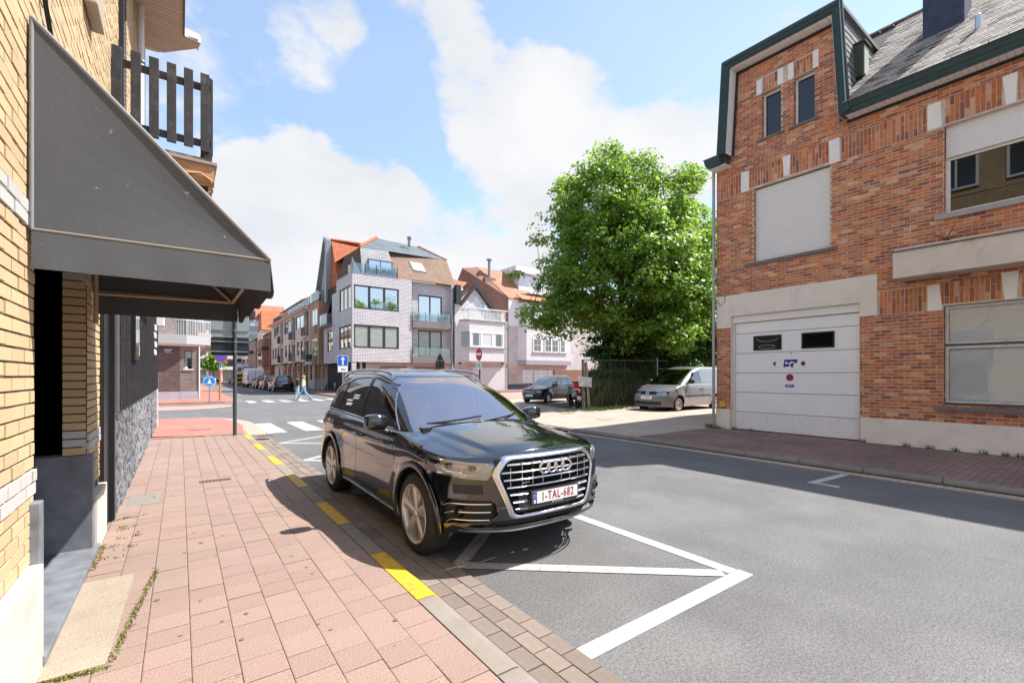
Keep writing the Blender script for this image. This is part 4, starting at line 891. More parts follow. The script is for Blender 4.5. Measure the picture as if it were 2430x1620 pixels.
    tim = mat('weathered_orange_timber', (.46, .26, .13), .75, var=.3, vscale=6, bump=.4, bscale=18, dirt=(.12, .07, .04), dscale=3, damt=.7)
    m = MB(); m.prisma([(ys - .02, 4.385), (ys - .02, 4.18), (ys + .03, 4.12), (ys + .06, 4.385)], -.655, xo + .03); m.build('fascia_board', tim, B)
    m = MB(); m.add([(xo + .035, ys - .02, 4.385), (xo + .035, 11.4, 4.385), (xo - .02, 11.4, 3.95), (xo - .02, ys + .05, 3.95), (xo + .0, ys - .02, 4.385), (xo + .0, 11.4, 4.385), (xo - .05, 11.4, 3.95), (xo - .05, ys + .05, 3.95)], [(0, 1, 2, 3), (4, 7, 6, 5), (0, 3, 7, 4), (3, 2, 6, 7)]); m.build('fascia_board', tim, B)
    for k in range(8): m = MB(); y = ys + .12 + k * .55; m.box(-.65, xo - .03, y, y + .07, 4.20, 4.38); m.build('joist', tim, B)
    m = MB(); m.tube([(xo - .4, ys - .03, 4.20), (xo - .12, ys - .04, 4.25), (xo + .0, ys - .03, 4.18), (xo + .01, ys - .02, 4.05), (xo - .1, ys, 3.98)], .014, 6); m.build('hanging_pipe', tim, B, auto=60)
    for o in B.children: o.matrix_parent_inverse = ib
    # soffit of the bay above -----------------------------------------------------------
    E_ = thing('roof_overhang', 'boarded pinkish soffit of a roof overhang high above the black wooden balcony', 'roof', (0, 10, 8.2)); ie = Matrix.Translation((0, -10, -8.2))
    z = 8.2; poly = [(-.66, 7.6), (.05, 7.6), (.05, 10.77), (.31, 10.83), (.27, 11.08), (-.36, 11.68), (-.70, 11.72)]
    m = MB(); m.prismz(poly, z + .012, z + .16); m.build('overhang_body', mat('cream_fascia', (.62, .57, .52), .6), E_)
    pk = mat('soffit_pink', (.52, .40, .34), .7, island=.06); y = 7.62
    while y < 11.6:
        xx_ = lambda y_: .045 if y < 10.70 else (.29 if y_ < 11.05 else .29 - (y_ - 11.05) * 1.02)
        m = MB(); m.prismz([(-.64, y), (xx_(y), y), (xx_(y + .088), y + .088), (-.64, y + .088)], z, z + .012); m.build('soffit_board', pk, E_); y += .095
    m = MB(); m.box(.045, .075, 7.6, 10.76, z - .03, z + .25); m.build('gutter_board', mat('brown_fascia', (.12, .08, .08), .6), E_)
    m = MB(); m.add([(.05, 10.74, z - .02), (.33, 10.80, z - .02), (.29, 11.10, z - .02), (.05, 10.74, z + .10), (.33, 10.80, z + .10), (.29, 11.10, z + .10)], [(0, 1, 4, 3), (1, 2, 5, 4)]); o = m.build('white_fascia', M_white, E_); s_ = o.modifiers.new('solid', 'SOLIDIFY'); s_.thickness = .02
    for o in E_.children: o.matrix_parent_inverse = ie
    # slatted shop front with split stone base ---------------------------------------------
    W = thing('slatted_shop_front', 'shop front of black vertical wooden slats above a dark split stone base', 'shop front', (-.6, 12, 0)); iw = Matrix.Translation((.6, -12, 0))
    m = MB(); m.box(-3, -.60, 6.62, 17.9, 0, 4.2); m.build('wall', M_darkint, W)
    m = MB(); m.box(-3, -.62, 6.16, 6.62, 0, 4.2); m.build('corner_recess', M_black, W)
    m = MB(); m.box(-.70, -.575, 6.56, 6.66, 0.05, 4.2); m.build('corner_post', M_black, W)
    y = 6.72; k = 0
    gr = mat('grey_painted_slat', (.16, .155, .17), .55, var=.15, vscale=6)
    while y < 17.85:
        m = MB(); w = .05 if (k % 2) else .075; win = 8.2 < y < 9.0 or 11.2 < y < 12.4
        m.box(-.60, -.555 + (.012 if k % 2 else 0), y, y + w, 1.27 if not win else 1.27, 4.1); m.build('facade_slat', gr if (k % 2 == 0 and y < 9) else M_wood, W); y += w + .028; k += 1
    m = MB(); m.box(-.60, -.50, 8.15, 9.0, 1.9, 3.9); w = m.build('window', M_black, W); m = MB(); m.box(-.503, -.495, 8.22, 8.93, 1.97, 3.83); m.build('pane', M_glassdark, w)
    stone = mat('split_slate_stone', (.22, .225, .24), .55, island=.45, var=.2, vscale=9, bump=1.0, bscale=26, bdist=.012)
    R = []; z = .06
    rnd = random.Random(3)
    while z < 1.24:
        h = rnd.uniform(.035, .055); y = 6.66
        while y < 17.85: l = rnd.uniform(.10, .30); R.append((y, min(y + l, 17.88), z, min(z + h, 1.255))); y += l + .006
        z += h + .005
    FW = FR_xp(-.60)
    def sc(r): return r[0]
    me = MB().box(-.5, .5, -.5, .5, -.5, .5).mesh('stone', stone)
    R.sort(key=sc); mm = MB(FW)
    for i, r in enumerate(R):
        p = rnd.uniform(.008, .030)
        if i < 300: inst(me, 'stone', W, (-.60 + (p - .02) / 2, (r[0] + r[1]) / 2, (r[2] + r[3]) / 2), (0, 0, rnd.uniform(-.03, .03)), (p + .02, r[1] - r[0], r[3] - r[2]))
        else: mm.box(r[0], r[1], -.02, p, r[2], r[3])
    mm.build('stonework', stone, W, kind='stuff')
    m = MB(); m.box(-.64, -.55, 17.9, 18.02, .1, 1.75); m.build('white_post', M_white, W)
    m = MB(); m.box(-.56, -.36, 16.6, 16.68, 3.1, 4.1); m.build('sign_box', M_signwhite, W, bevel=.02)
    for k, z in enumerate((2.2, 2.42, 2.64, 2.86)):
        m = MB(); m.box(-.55, -.50, 14.8 + .3 * (k % 2), 15.3 + .3 * (k % 2), z, z + .14); m.build('raised_letter', M_signwhite, W, bevel=.02)
    for o in W.children: o.matrix_parent_inverse = iw
left_house()
# ------------------------------------------------------------------ houses beyond the crossing
M_whbrick = brickmat('pale_grey_brick', (.76, .73, .73), (.66, .63, .63), (.22, .21, .22), .46, .125, .040, bump=1, var=.06)
M_whbrick2 = brickmat('white_painted_brick', (.82, .80, .78), (.77, .75, .73), (.38, .36, .35), .46, .125, .034, bump=.8, var=.04)
M_pinkbr_bounce = brickmat('pink_brick_and_bounce_tint', (.66, .48, .41), (.56, .41, .35), (.34, .27, .23), .28, .075, .02, bump=.6)  # bounce-light pink put into ground-floor brick; own colour of one far house
M_brownbr = brickmat('brown_grey_brick', (.33, .27, .24), (.25, .20, .175), (.12, .10, .09), .24, .09, .022, bump=.6, var=.15)
M_orangebr = brickmat('orange_brown_cladding', (.46, .27, .175), (.41, .235, .15), (.18, .11, .07), .9, .16, .012, bump=.5)
M_beigew = mat('beige_render', (.68, .60, .53), .85, var=.05, vscale=1)
M_beigebr = brickmat('beige_brick', (.70, .61, .53), (.62, .54, .47), (.34, .3, .26), .28, .08, .016, bump=.5)
M_redbr = brickmat('red_brown_brick', (.34, .15, .10), (.27, .12, .085), (.30, .22, .18), .21, .07, .014, bump=.6)
M_zinc = mat('zinc', (.30, .31, .32), .5, .5)
M_anth = mat('anthracite', (.035, .037, .04), .45)
M_conc2 = mat('balcony_concrete', (.22, .19, .185), .8)
def tilemat(name, c, row=.19, col=.25): return brickmat(name, c, tuple(v * .72 for v in c), tuple(v * .30 for v in c), col, row, .03, rough=.75, bump=1., var=.12)
M_tileor = tilemat('orange_roof_tile', (.62, .17, .06)); M_tilebr = tilemat('brown_roof_tile', (.27, .16, .095), .16, .2); M_tiledk = tilemat('dark_brown_tile', (.15, .085, .05), .16, .2); M_tileor2 = tilemat('terracotta_tile', (.52, .22, .12))
M_slategrey = tilemat('grey_slate_diamond', (.13, .16, .17), .35, .35)
M_blindpane = mat('blind_behind_glass', (.36, .40, .35), .25, var=.1, vscale=2, coat=.6)
M_curtpane = mat('net_curtain_behind_glass', (.62, .63, .64), .3, coat=.6)
M_skypane = glassmat('sky_reflecting_glass', (.12, .15, .2), .55)
def off(root):
    inv = Matrix.Translation(-root.location)
    for o in root.children: o.matrix_parent_inverse = inv
def wall_holes(F, H, a0, a1, z0, z1, holes, m_, th=.35, name='wall'):
    A = sorted(set([a0, a1] + [h[i] for h in holes for i in (0, 1)])); Z = sorted(set([z0, z1] + [h[i] for h in holes for i in (2, 3)])); m = MB(F)
    for i in range(len(A) - 1):
        k = 0
        while k < len(Z) - 1:
            ca = (A[i] + A[i + 1]) / 2
            solid = lambda q: not any(h[0] < ca < h[1] and h[2] < (Z[q] + Z[q + 1]) / 2 < h[3] for h in holes)
            if not solid(k): k += 1; continue
            e = k
            while e + 1 < len(Z) - 1 and solid(e + 1): e += 1
            m.box(A[i], A[i + 1], -th, 0, Z[k], Z[e + 1]); k = e + 1
    return m.build(name, m_, H)
def glass_rail(H, pts, z0, z1, m_=None):
    m = MB()
    for (p, q) in zip(pts, pts[1:]):
        d = (Vector(q) - Vector(p)).normalized(); n = Vector((-d.y, d.x)) * .01
        m.add([(p[0] - n.x, p[1] - n.y, z0), (q[0] - n.x, q[1] - n.y, z0), (q[0] + n.x, q[1] + n.y, z0), (p[0] + n.x, p[1] + n.y, z0), (p[0] - n.x, p[1] - n.y, z1), (q[0] - n.x, q[1] - n.y, z1), (q[0] + n.x, q[1] + n.y, z1), (p[0] + n.x, p[1] + n.y, z1)], [(0, 3, 2, 1), (4, 5, 6, 7), (0, 1, 5, 4), (1, 2, 6, 5), (2, 3, 7, 6), (3, 0, 4, 7)])
    return m.build('glass_balustrade', m_ or M_clear, H)
def posts(H, pts, z0, z1, m_, r=.025, name='post'):
    for (x, y) in pts: m = MB(); m.box(x - r, x + r, y - r, y + r, z0, z1); m.build(name, m_, H)
def pot_plant(x, y, z, label, r=.35):
    t = thing('balcony_plant', label, 'plant', (x, y, z)); m = MB(); m.lathe([(0, 0), (.14, 0), (.18, .25), (0, .25)], (0, 0, 0), 'z', 12); m.build('pot', M_zinc, t)
    m = MB()
    for _ in range(220):
        a = random.uniform(0, 2 * PI); e = random.uniform(.2, 1.3); l = r * random.uniform(.5, 1); p = Vector((0, 0, .22)); q = p + Vector((math.cos(a) * math.cos(e), math.sin(a) * math.cos(e), math.sin(e))) * l; n = Vector((-math.sin(a), math.cos(a), 0)) * .012
        m.add([tuple(p - n), tuple(p + n), tuple(q + n * .6), tuple(q - n * .6)], [(0, 1, 2, 3)])
    m.build('foliage', mat('grass_plant', (.10, .24, .14), .7, island=.2), t, kind='stuff', fix=False)
# ---------------- pale brick apartment building on the corner
def corner_building():
    H = thing('corner_apartment_building', 'pale grey brick corner apartment block with wide black framed windows and brown tiled mansard roof', 'apartment building', (17, 43, 0))
    X0, X1, Y = 12.34, 22.62, 41.0; F = FR_ym(Y); G = FR_xm(X0)
    holes = [(12.5, 16.69, 7.66, 9.78), (12.5, 16.69, 4.14, 6.22)]
    wall_holes(F, H, X0, 18.03, 2.86, 10.82, holes, M_whbrick, .3)
    F2 = FR_ym(Y + .55)
    wall_holes(F2, H, 18.03, X1, 2.86, 10.82, [(18.9, 21.5, 6.93, 9.60), (18.9, 21.5, 3.50, 6.13)], M_whbrick, .3)
    m = MB(); m.box(18.0, 18.03, Y, Y + .56, 2.86, 10.80); m.box(X1 - .3, X1, Y - .0, Y + .56, 2.86, 10.82); m.build('return_wall', M_whbrick, H)
    # left face, stepped
    wall_holes(G, H, 41.3, 46.0, 2.86, 10.82, [(41.32, 45.0, 7.70, 9.80), (41.32, 45.1, 4.13, 6.24)], M_whbrick, .3)
    wall_holes(G, H, 46.0, 47.6, 2.86, 9.75, [(47.36, 47.6, 4.08, 6.2)], M_whbrick, .3); wall_holes(G, H, 47.6, 50.8, 2.86, 6.6, [(47.6, 49.42, 4.08, 6.2)], M_whbrick, .3)
    m = MB(); m.box(X0 + .31, X1 - .31, Y + .9, 50.5, .0, 10.7); m.build('building_core', M_darkint, H)
    # ground floor set back under the first floor
    F3 = FR_ym(Y + .35); m = MB(F3); m.box(13.7, X1, -.3, 0, .1, 2.86); m.build('ground_floor_wall', M_pinkbr_bounce, H)
    m = MB(); m.box(X0 + .02, X0 + .38, Y + .02, Y + .4, .1, 2.86); m.build('brick_pier', M_whbrick, H)
    m = MB(); m.box(X0 + .02, X0 + .38, Y + 2.6, Y + 3.0, .1, 2.86); m.build('brick_pier', M_whbrick, H)
    m = MB(); m.box(X0 + .8, X0 + 1.0, Y + .3, 50.6, .1, 2.86); m.build('ground_floor_wall', M_pinkbr_bounce, H)
    for (a, b) in ((12.9, 13.65),): m = MB(F3); m.box(a, b, -.3, -.1, .1, 2.7); m.build('entrance_door', M_anth, H)
    for (a, b) in ((44.6, 47.6), (48.2, 50.3)): m = MB(FR_xm(X0 + .78)); m.box(a, b, -.02, .03, .1, 2.6); m.build('garage_door', mat('taupe_panel', (.20, .16, .14), .6), H)
    for (a, b) in ((15.0, 17.6), (18.4, 21.0)): m = MB(F3); m.box(a, b, -.02, .03, .1, 2.55); m.build('garage_door', mat('taupe_panel', (.20, .16, .14), .6), H)
    # windows
    for (z0, z1, pm) in ((7.66, 9.78, M_skypane), (4.14, 6.22, M_blindpane)):
        w_window(H, F, 12.5, 16.69, z0, z1, 3, 1, M_anth, pm, .08, .13, mull=.22); w_window(H, G, 41.32, 45.0, z0, z1, 3, 1, M_anth, pm if z0 > 7 else M_skypane, .08, .12, mull=.14)
        m = MB(F); m.box(14.0, 16.62, -.03, -.01, z0 + .06, z0 + .75) if z0 > 7 else m.box(12.6, 12.7, -.03, -.02, z0 + .1, z0 + .2); m.build('safety_glass', M_clear, H)
    w_window(H, G, 47.36, 49.42, 4.08, 6.2, 2, 1, M_anth, M_skypane, .08, .1)
    for (z0, z1, pm) in ((6.93, 9.60, M_skypane), (3.50, 6.13, M_blindpane)): w_window(H, F2, 18.9, 21.5, z0, z1, 2, 1, M_anth, pm, .08, .12, mull=.14)
    # balconies
    for z in (6.27, 2.86):
        m = MB(F); m.box(18.04, 22.15, -.5, .12, z, z + .62); m.build('balcony_slab', M_conc2, H); glass_rail(H, [(18.06, Y - .1), (22.12, Y - .1)], z + .62, z + 1.5); posts(H, [(x, Y - .08) for x in (18.06, 19.4, 20.8, 22.12)], z + .62, z + 1.55, M_anth, .02, 'railing_post')
    m = MB(); m.box(X0 - .5, X0, 47.8, 50.7, 6.6, 6.85); m.build('balcony_slab', M_conc2, H); glass_rail(H, [(X0, 47.85), (X0 - .45, 47.85), (X0 - .45, 50.6), (X0, 50.6)], 6.85, 7.9)
    # copings
    m = MB(); m.box(X0 - .03, 16.7, Y - .03, Y + .3, 10.82, 10.88); m.box(X0 - .03, X0 + .3, Y + .3, 46, 10.82, 10.88); m.build('coping', M_zinc, H)
    # attic: brick gable piece behind the roof terrace
    m = MB(); m.add([(13.55, Y + .9, 10.8), (17.0, Y + .9, 10.8), (16.0, Y + .9, 13.45), (13.35, Y + .9, 13.40), (13.0, 44, 10.8), (18.0, 44, 10.8), (16.6, 44, 13.45), (13.3, 44, 13.4)], [(0, 1, 2, 3), (0, 3, 7, 4), (1, 5, 6, 2), (3, 2, 6, 7)]); m.build('attic_gable', M_whbrick, H)
    w_window(H, FR_ym(Y + .88), 14.05, 16.4, 10.9, 12.45, 2, 1, M_anth, M_skypane, -.03, .08)
    m = MB(); m.add([(X0 + .05, Y + .5, 10.82), (13.55, Y + .92, 10.8), (13.35, Y + .92, 13.4), (13.1, 46, 13.4), (X0 + .05, 47.5, 9.7), (X0 + .05, 50.8, 6.7), (14.5, 50.8, 13.4)], [(0, 1, 2, 3, 4), (4, 3, 6, 5)]); m.build('left_mansard', M_tiledk, H)
    glass_rail(H, [(X0 + .15, Y + 1.6), (X0 + .15, Y + .12), (16.6, Y + .12)], 10.88, 11.75); posts(H, [(X0 + 1.2, Y + .1), (14.6, Y + .1), (16.58, Y + .1)], 10.88, 11.8, M_anth, .03, 'railing_post')
    # brown mansard on the right with a roof light
    q = [(16.7, Y + .05, 10.86), (X1 + .15, Y + .05, 10.84), (22.95, Y + 2.3, 13.9), (16.35, Y + 2.3, 14.05)]
    mm = MB(); mm.slab(q, .12); mm.build('mansard_roof', M_tilebr, H)
    m = MB(); m.add([(16.7, Y + .05, 10.8), (16.35, Y + 2.3, 14.0), (17.0, 44.5, 10.8)], [(0, 1, 2)]); m.build('mansard_cheek', M_whbrick, H)
    def onroof(u, v, o=.04): a, b, c_, d_ = [Vector(p) for p in q]; p = a * (1 - u) * (1 - v) + b * u * (1 - v) + c_ * u * v + d_ * (1 - u) * v; return p + Vector((0, -.8, .6)) * o
    m = MB(); m.slab([onroof(.30, .34), onroof(.54, .34), onroof(.51, .68), onroof(.29, .68)], .08); rl = m.build('roof_light', M_anth, H)
    m = MB(); m.slab([onroof(.325, .38, .07), onroof(.52, .38, .07), onroof(.495, .64, .07), onroof(.31, .64, .07)], .02); m.build('pane', M_curtpane, rl)
    m = MB(); m.slab([(X1 + .16, Y + .05, 10.84), (X1 + .5, 47, 10.8), (22.96, Y + 2.3, 13.9)], .08); m.build('end_hip', M_tileor, H)
    # upper slate hip and ridge
    m = MB(); m.add([(13.35, Y + 1.0, 13.45), (22.9, Y + 2.4, 13.95), (16.4, 46, 15.75), (21.0, 46, 15.6), (13.1, 50.5, 13.5), (23, 50.5, 13.9)], [(0, 1, 3, 2), (0, 2, 4), (1, 5, 3), (2, 3, 5, 4)]); m.build('slate_roof', M_slategrey, H)
    m = MB(); m.tube([(13.3, Y + .95, 13.5), (16.35, 46, 15.85)], .14, 6); m.build('hip_tiles', M_tileor, H); m = MB(); m.tube([(20.9, 46, 15.65), (23.0, Y + 2.4, 13.95)], .12, 6); m.build('hip_tiles', M_tileor, H)
    m = MB(); m.lathe([(.16, 0), (.16, .7), (.24, .72), (.24, .78), (.16, .8), (.16, .88), (.24, .9), (.24, .96), (0, .96)], (19.3, 44.6, 15.1), 'z', 12); m.build('flue', M_zinc, H)
    m = MB(); m.tube([(X1 - .12, Y - .08, 2.4), (X1 - .12, Y - .08, 10.6)], .06, 8); m.build('downpipe', M_anth, H)
    off(H)
    pot_plant(18.6, 41.2, 6.9, 'bushy green potted grass at the left end of the corner block balcony', .7); pot_plant(21.6, 41.15, 6.9, 'round blue-green potted grass at the right end of the corner block balcony', .8)
    for i, x in enumerate((13.9, 14.6, 15.3, 15.9)): 
        t = 'grey-green potted plant behind roof terrace glass, ' + ('leftmost', 'second from the left', 'third from the left', 'rightmost')[i] + ' of the four'; pot_plant(x, 41.45, 10.9, t, .65)
corner_building()
# ---------------- white house with the pointed gable
def gable_house():
    H = thing('white_gable_house', 'narrow white brick house with pointed dark-edged gable and white balcony railing above a bay window', 'house', (26, 42, 0)); Y = 41.0; F = FR_ym(Y)
    a0, a1 = 22.68, 29.35
    m = MB(F); m.box(a0, a1, -.3, 0, .1, 7.3); m.prism([(a0, 7.3), (a1, 7.3), (a1, 7.4), (24.95 + .9, 10.2), (25.05, 11.1), (23.0, 9.05), (a0, 8.9)], -.3, 0); m.build('wall', M_whbrick2, H)
    m = MB(); m.add([(a0, Y + .3, 8.7), (25.0, Y + .3, 11.0), (29.3, Y + .3, 7.0), (a0, 50, 8.7), (25.0, 50, 11.0), (29.3, 50, 7.0)], [(0, 1, 4, 3), (1, 2, 5, 4)]); m.build('roof', M_tiledk, H)
    m = MB(); m.add([(22.7, 42.2, 9.3), (25.6, 43.5, 11.9), (23.2, 43.5, 12.1), (22.7, 42.6, 11.0)], [(0, 1, 2, 3)]); m.build('rear_roof', M_tileor2, H)
    bd = MB(F); bd.prism([(23.15, 9.05), (23.35, 8.85), (25.03, 10.85), (28.3, 7.35), (28.6, 7.5), (25.05, 11.35)], -.05, .35); bd.build('verge_board', mat('dark_verge', (.04, .035, .035), .7), H)
    # bay window
    m = MB(); m.prismz([(23.25, Y), (23.95, Y - .75), (28.3, Y - .75), (28.85, Y)], 3.15, 7.28); m.build('bay', M_whbrick2, H)
    m = MB(); m.prismz([(23.2, Y), (23.9, Y - .85), (28.35, Y - .85), (28.95, Y)], 7.28, 7.40); m.build('balcony_edge', M_zinc, H)
    Fb = FR_ym(Y - .75)
    w_window(H, Fb, 24.0, 28.25, 4.6, 6.2, 3, 1, M_white, M_curtpane, -.03, .16, mull=.26)
    m = MB(); m.add([(23.36, Y - .12, 4.62), (23.92, Y - .73, 4.62), (23.92, Y - .73, 6.18), (23.36, Y - .12, 6.18)], [(0, 1, 2, 3)]); o = m.build('side_pane', M_glassdark, H)
    for x in (24.75, 27.6): m = MB(Fb); m.box(x - .35, x + .35, .012, .03, 4.75, 6.05); m.build('dark_curtain_gap', M_glassdark, H)
    m = MB(Fb); m.box(23.5, 28.6, .0, .12, 4.42, 4.55); m.build('bay_sill', M_zinc, H)
    x = 23.35
    for k in range(30):
        x = 23.55 + k * .176; yy = Y - .75 if 23.9 < x < 28.3 else Y - .4; m = MB(); m.box(x - .035, x + .035, yy - .02, yy + .02, 7.48, 8.55); m.build('baluster', M_white, H)
    m = MB(); m.box(23.4, 28.75, Y - .83, Y - .72, 8.55, 8.65); m.box(23.4, 28.75, Y - .80, Y - .72, 7.42, 7.48); m.build('handrail', M_white, H)
    # gable glazing
    m = MB(F); m.prism([(24.35, 7.5), (26.1, 7.5), (26.1, 8.9), (25.2, 9.9), (24.35, 8.9)], -.02, .05); w = m.build('gable_window', M_white, H)
    m = MB(F); m.prism([(24.45, 7.55), (25.12, 7.55), (25.12, 9.6), (24.45, 8.85)], .05, .06); m.prism([(25.25, 7.55), (26.0, 7.55), (26.0, 8.8), (25.25, 9.65)], .05, .06); m.build('pane', M_curtpane, w)
    m = MB(F); m.prism([(23.5, 8.5), (24.2, 8.5), (24.2, 9.15)], .0, .05); m.build('pane', M_skypane, w); m = MB(F); m.prism([(26.2, 8.5), (27.0, 8.5), (26.2, 9.3)], .0, .05); m.build('pane', M_skypane, w)
    m = MB(F); m.box(25.2, 28.9, .0, .05, .1, 2.5); m.build('garage_door', mat('pale_garage', (.66, .60, .56), .5), H); m = MB(F); m.box(22.75, 24.8, 0, .02, .1, 2.9); m.build('ground_floor_wall', M_pinkbr_bounce, H)
    m = MB(F); m.box(23.3, 29.2, 0, .06, 2.55, 2.9); m.build('ground_floor_band', M_pinkbr_bounce, H)
    m = MB(); m.tube([(29.2, Y - .1, .2), (29.2, Y - .1, 6.9)], .06, 8); m.build('downpipe', M_zinc, H)
    for x in (23.2, 28.6): m = MB(F); m.box(x - .1, x + .1, .0, .25, 2.85, 3.0); m.build('wall_lamp', M_black, H)
    m = MB(F); m.box(22.7, 23.25, -.2, .3, 9.0, 10.9); m.build('roof_box', M_anth, H)
    off(H)
gable_house()
def bay_house():
    H = thing('white_bay_house', 'long white brick house with terracotta roof and wide projecting bay partly behind the tree', 'house', (35, 42, 0)); Y = 41.0; F = FR_ym(Y); a0, a1 = 29.45, 43.0
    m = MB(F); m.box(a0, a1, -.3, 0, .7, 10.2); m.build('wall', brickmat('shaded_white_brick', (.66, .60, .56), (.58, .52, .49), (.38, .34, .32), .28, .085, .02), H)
    m = MB(F); m.box(a0, a1, -.3, .03, 0.1, .7); m.build('plinth', mat('dark_plinth', (.10, .10, .11), .8), H)
    m = MB(F); m.box(a0, 31.2, 0, .02, .7, 2.8); m.box(31.2, 38.2, 0, .02, 2.3, 2.85); m.box(37.2, 43, 0, .02, .7, 2.3); m.build('ground_floor_brick', M_pinkbr_bounce, H)
    m = MB(); m.prismz([(30.7, Y), (31.35, Y - .8), (38.1, Y - .8), (38.3, Y)], 2.95, 9.8); m.build('bay', M_whbrick2, H)
    m = MB(); m.prismz([(30.65, Y), (31.3, Y - .84), (38.15, Y - .84), (38.35, Y)], 2.86, 3.36); m.build('bay_base', mat('grey_bay_base', (.36, .33, .36), .7), H)
    Fb = FR_ym(Y - .8)
    for (z0, z1) in ((7.95, 9.5), (4.3, 5.9)):
        for (b0, b1, c) in ((32.25, 33.5, 1), (33.95, 36.1, 2), (36.35, 37.2, 1)):
            w = w_window(H, Fb, b0, b1, z0, z1, c, 1, M_white, M_glassdark if z0 < 5 else M_curtpane, -.03, .13, mull=.2)
            m = MB(Fb)
            for k in range(c * 2):
                x = b0 + (b1 - b0) * (k + .5) / (c * 2); 
            for k in range(c): x = b0 + (b1 - b0) * (k + .5) / c; m.box(x - .02, x + .02, .045, .055, z0 + .1, z1 - .1); m.box(x - (b1 - b0) / c / 2 + .1, x + (b1 - b0) / c / 2 - .1, .045, .054, (z0 + z1) / 2 - .02, (z0 + z1) / 2 + .02)
            m.build('glazing_bar', M_white, w)
        m = MB(Fb); m.box(32.1, 37.4, 0, .1, z0 - .12, z0); m.build('window_sill', M_zinc, H)
    for (b0, b1, c) in ((31.4, 32.75, 1), (33.1, 35.0, 2), (35.2, 36.4, 1), (37.7, 38.8, 1)):
        w = w_window(H, F, b0, b1, .85 if b0 < 37 else 1.1, 2.25, c, 2, M_white, M_curtpane, -.03, .12, mull=.12); m = MB(F)
        for k in range(c): x = b0 + (b1 - b0) * (k + .5) / c; m.box(x - .02, x + .02, .045, .06, 1.0, 2.15)
        m.build('glazing_bar', M_white, w)
    m = MB(); m.add([(31.0, Y - .35, 5.5), (31.0, Y - .35, 4.3), (31.25, Y - .65, 4.3), (31.25, Y - .65, 5.5)], [(0, 1, 2, 3)]); m.build('side_pane', M_glassdark, H)
    # red brick party wall rising above the neighbour, roof, dormer
    m = MB(); yw = Y + .3; m.add([(29.4, Y, 7.0), (29.4, Y, 10.3), (27.1, Y + 3, 13.9), (25.4, Y + 3.2, 13.6), (24.9, Y + 3.4, 12.2), (26.5, Y + 2, 9.0)], [(0, 1, 2, 3, 4, 5)]); m.build('party_wall', M_redbr, H)
    q = [(29.42, Y - .1, 10.25), (43, Y - .1, 10.3), (43, Y + 3, 13.8), (27.1, Y + 3, 13.95)]
    m = MB(); m.slab(q, .15); m.build('roof', M_tileor2, H)
    m = MB(); m.slab([(30.7, Y - .95, 10.15), (40.0, Y - .95, 10.15), (40, Y - .1, 10.75), (30.4, Y - .1, 10.75)], .1); m.build('bay_roof', M_tileor2, H)
    m = MB(); m.box(31.6, 42, Y + 1.0, Y + 4, 11.2, 13.5); m.box(30.9, 42, Y + .6, Y + 4, 13.5, 14.2); m.build('dormer', mat('white_panel', (.72, .72, .74), .5), H)
    w_window(H, FR_ym(Y + 1.0), 34.0, 37.0, 11.4, 12.9, 2, 1, M_white, M_glassdark, -.03, .12)
    m = MB()
    for k in range(26): x = 32.6 + k * .3; m = MB(); m.box(x - .04, x + .04, Y + .2, Y + .26, 11.2, 12.2); m.build('baluster', M_white, H)
    m = MB(); m.box(32.4, 40.4, Y + .17, Y + .29, 12.2, 12.3); m.box(32.4, 40.4, Y - .1, Y + 1, 11.05, 11.2); m.build('terrace_rail', M_white, H)
    m = MB(); m.box(27.4, 28.8, Y + 1.6, Y + 2.4, 9.0, 12.6); ch = m.build('chimney', M_redbr, H); m = MB(); m.lathe([(.16, 0), (.16, 2.0), (.32, 2.02), (.32, 2.15), (0, 2.2)], (28.2, Y + 2, 12.6), 'z', 12); m.build('flue', M_zinc, ch)
    m = MB(F); m.box(29.42, 30.75, .0, .02, 7.2, 10.2); m.build('white_panel', M_white, H)
    off(H)
bay_house()
# ---------------- houses glimpsed behind the tree
def plain_house(name, label, x0, x1, y, h, wm, rm, wins, dorm=None):
    H = thing(name, label, 'house', ((x0 + x1) / 2, y, 0)); F = FR_ym(y); hs = [(a, b, c, d) for (a, b, c, d) in wins]
    wall_holes(F, H, x0, x1, 0, h, hs, wm); m = MB(); m.box(x0, x1, y + .36, y + 8, 0, h - .05); m.build('house_body', M_darkint, H)
    for (a, b, c, d) in hs: w_window(H, F, a, b, c, d, 2, 1, M_white, M_glassdark, .08, .08)
    m = MB(); m.add([(x0, y - .2, h), (x1, y - .2, h), (x1, y + 4, h + 3.6), (x0, y + 4, h + 3.6), (x0, y + 8, h), (x1, y + 8, h)], [(0, 1, 2, 3), (3, 2, 5, 4), (0, 3, 4), (1, 5, 2)]); m.build('roof', rm, H)
    off(H)
plain_house('white_house', 'white house with railing seen through gaps under the tree crown', 43.3, 54, 41, 9.0, M_whbrick2, M_tileor2, [(45, 47, 4.2, 6), (49, 51, 4.2, 6), (45, 47, 1, 2.4), (49, 51, 1, 2.4)])
plain_house('brick_terrace_house', 'brick house hidden mostly by trees at the far right behind the van', 54.3, 66, 41, 8.6, M_redbr, M_tiledk, [(56, 58, 4.2, 6), (60, 62, 4.2, 6)])
m = MB(); m.box(23, 40, 26, 26.25, .1, 2.1); tag(m.build('garden_wall', M_redbr), 'low red brick garden wall glimpsed between the tree trunks behind the wire fence', 'wall')
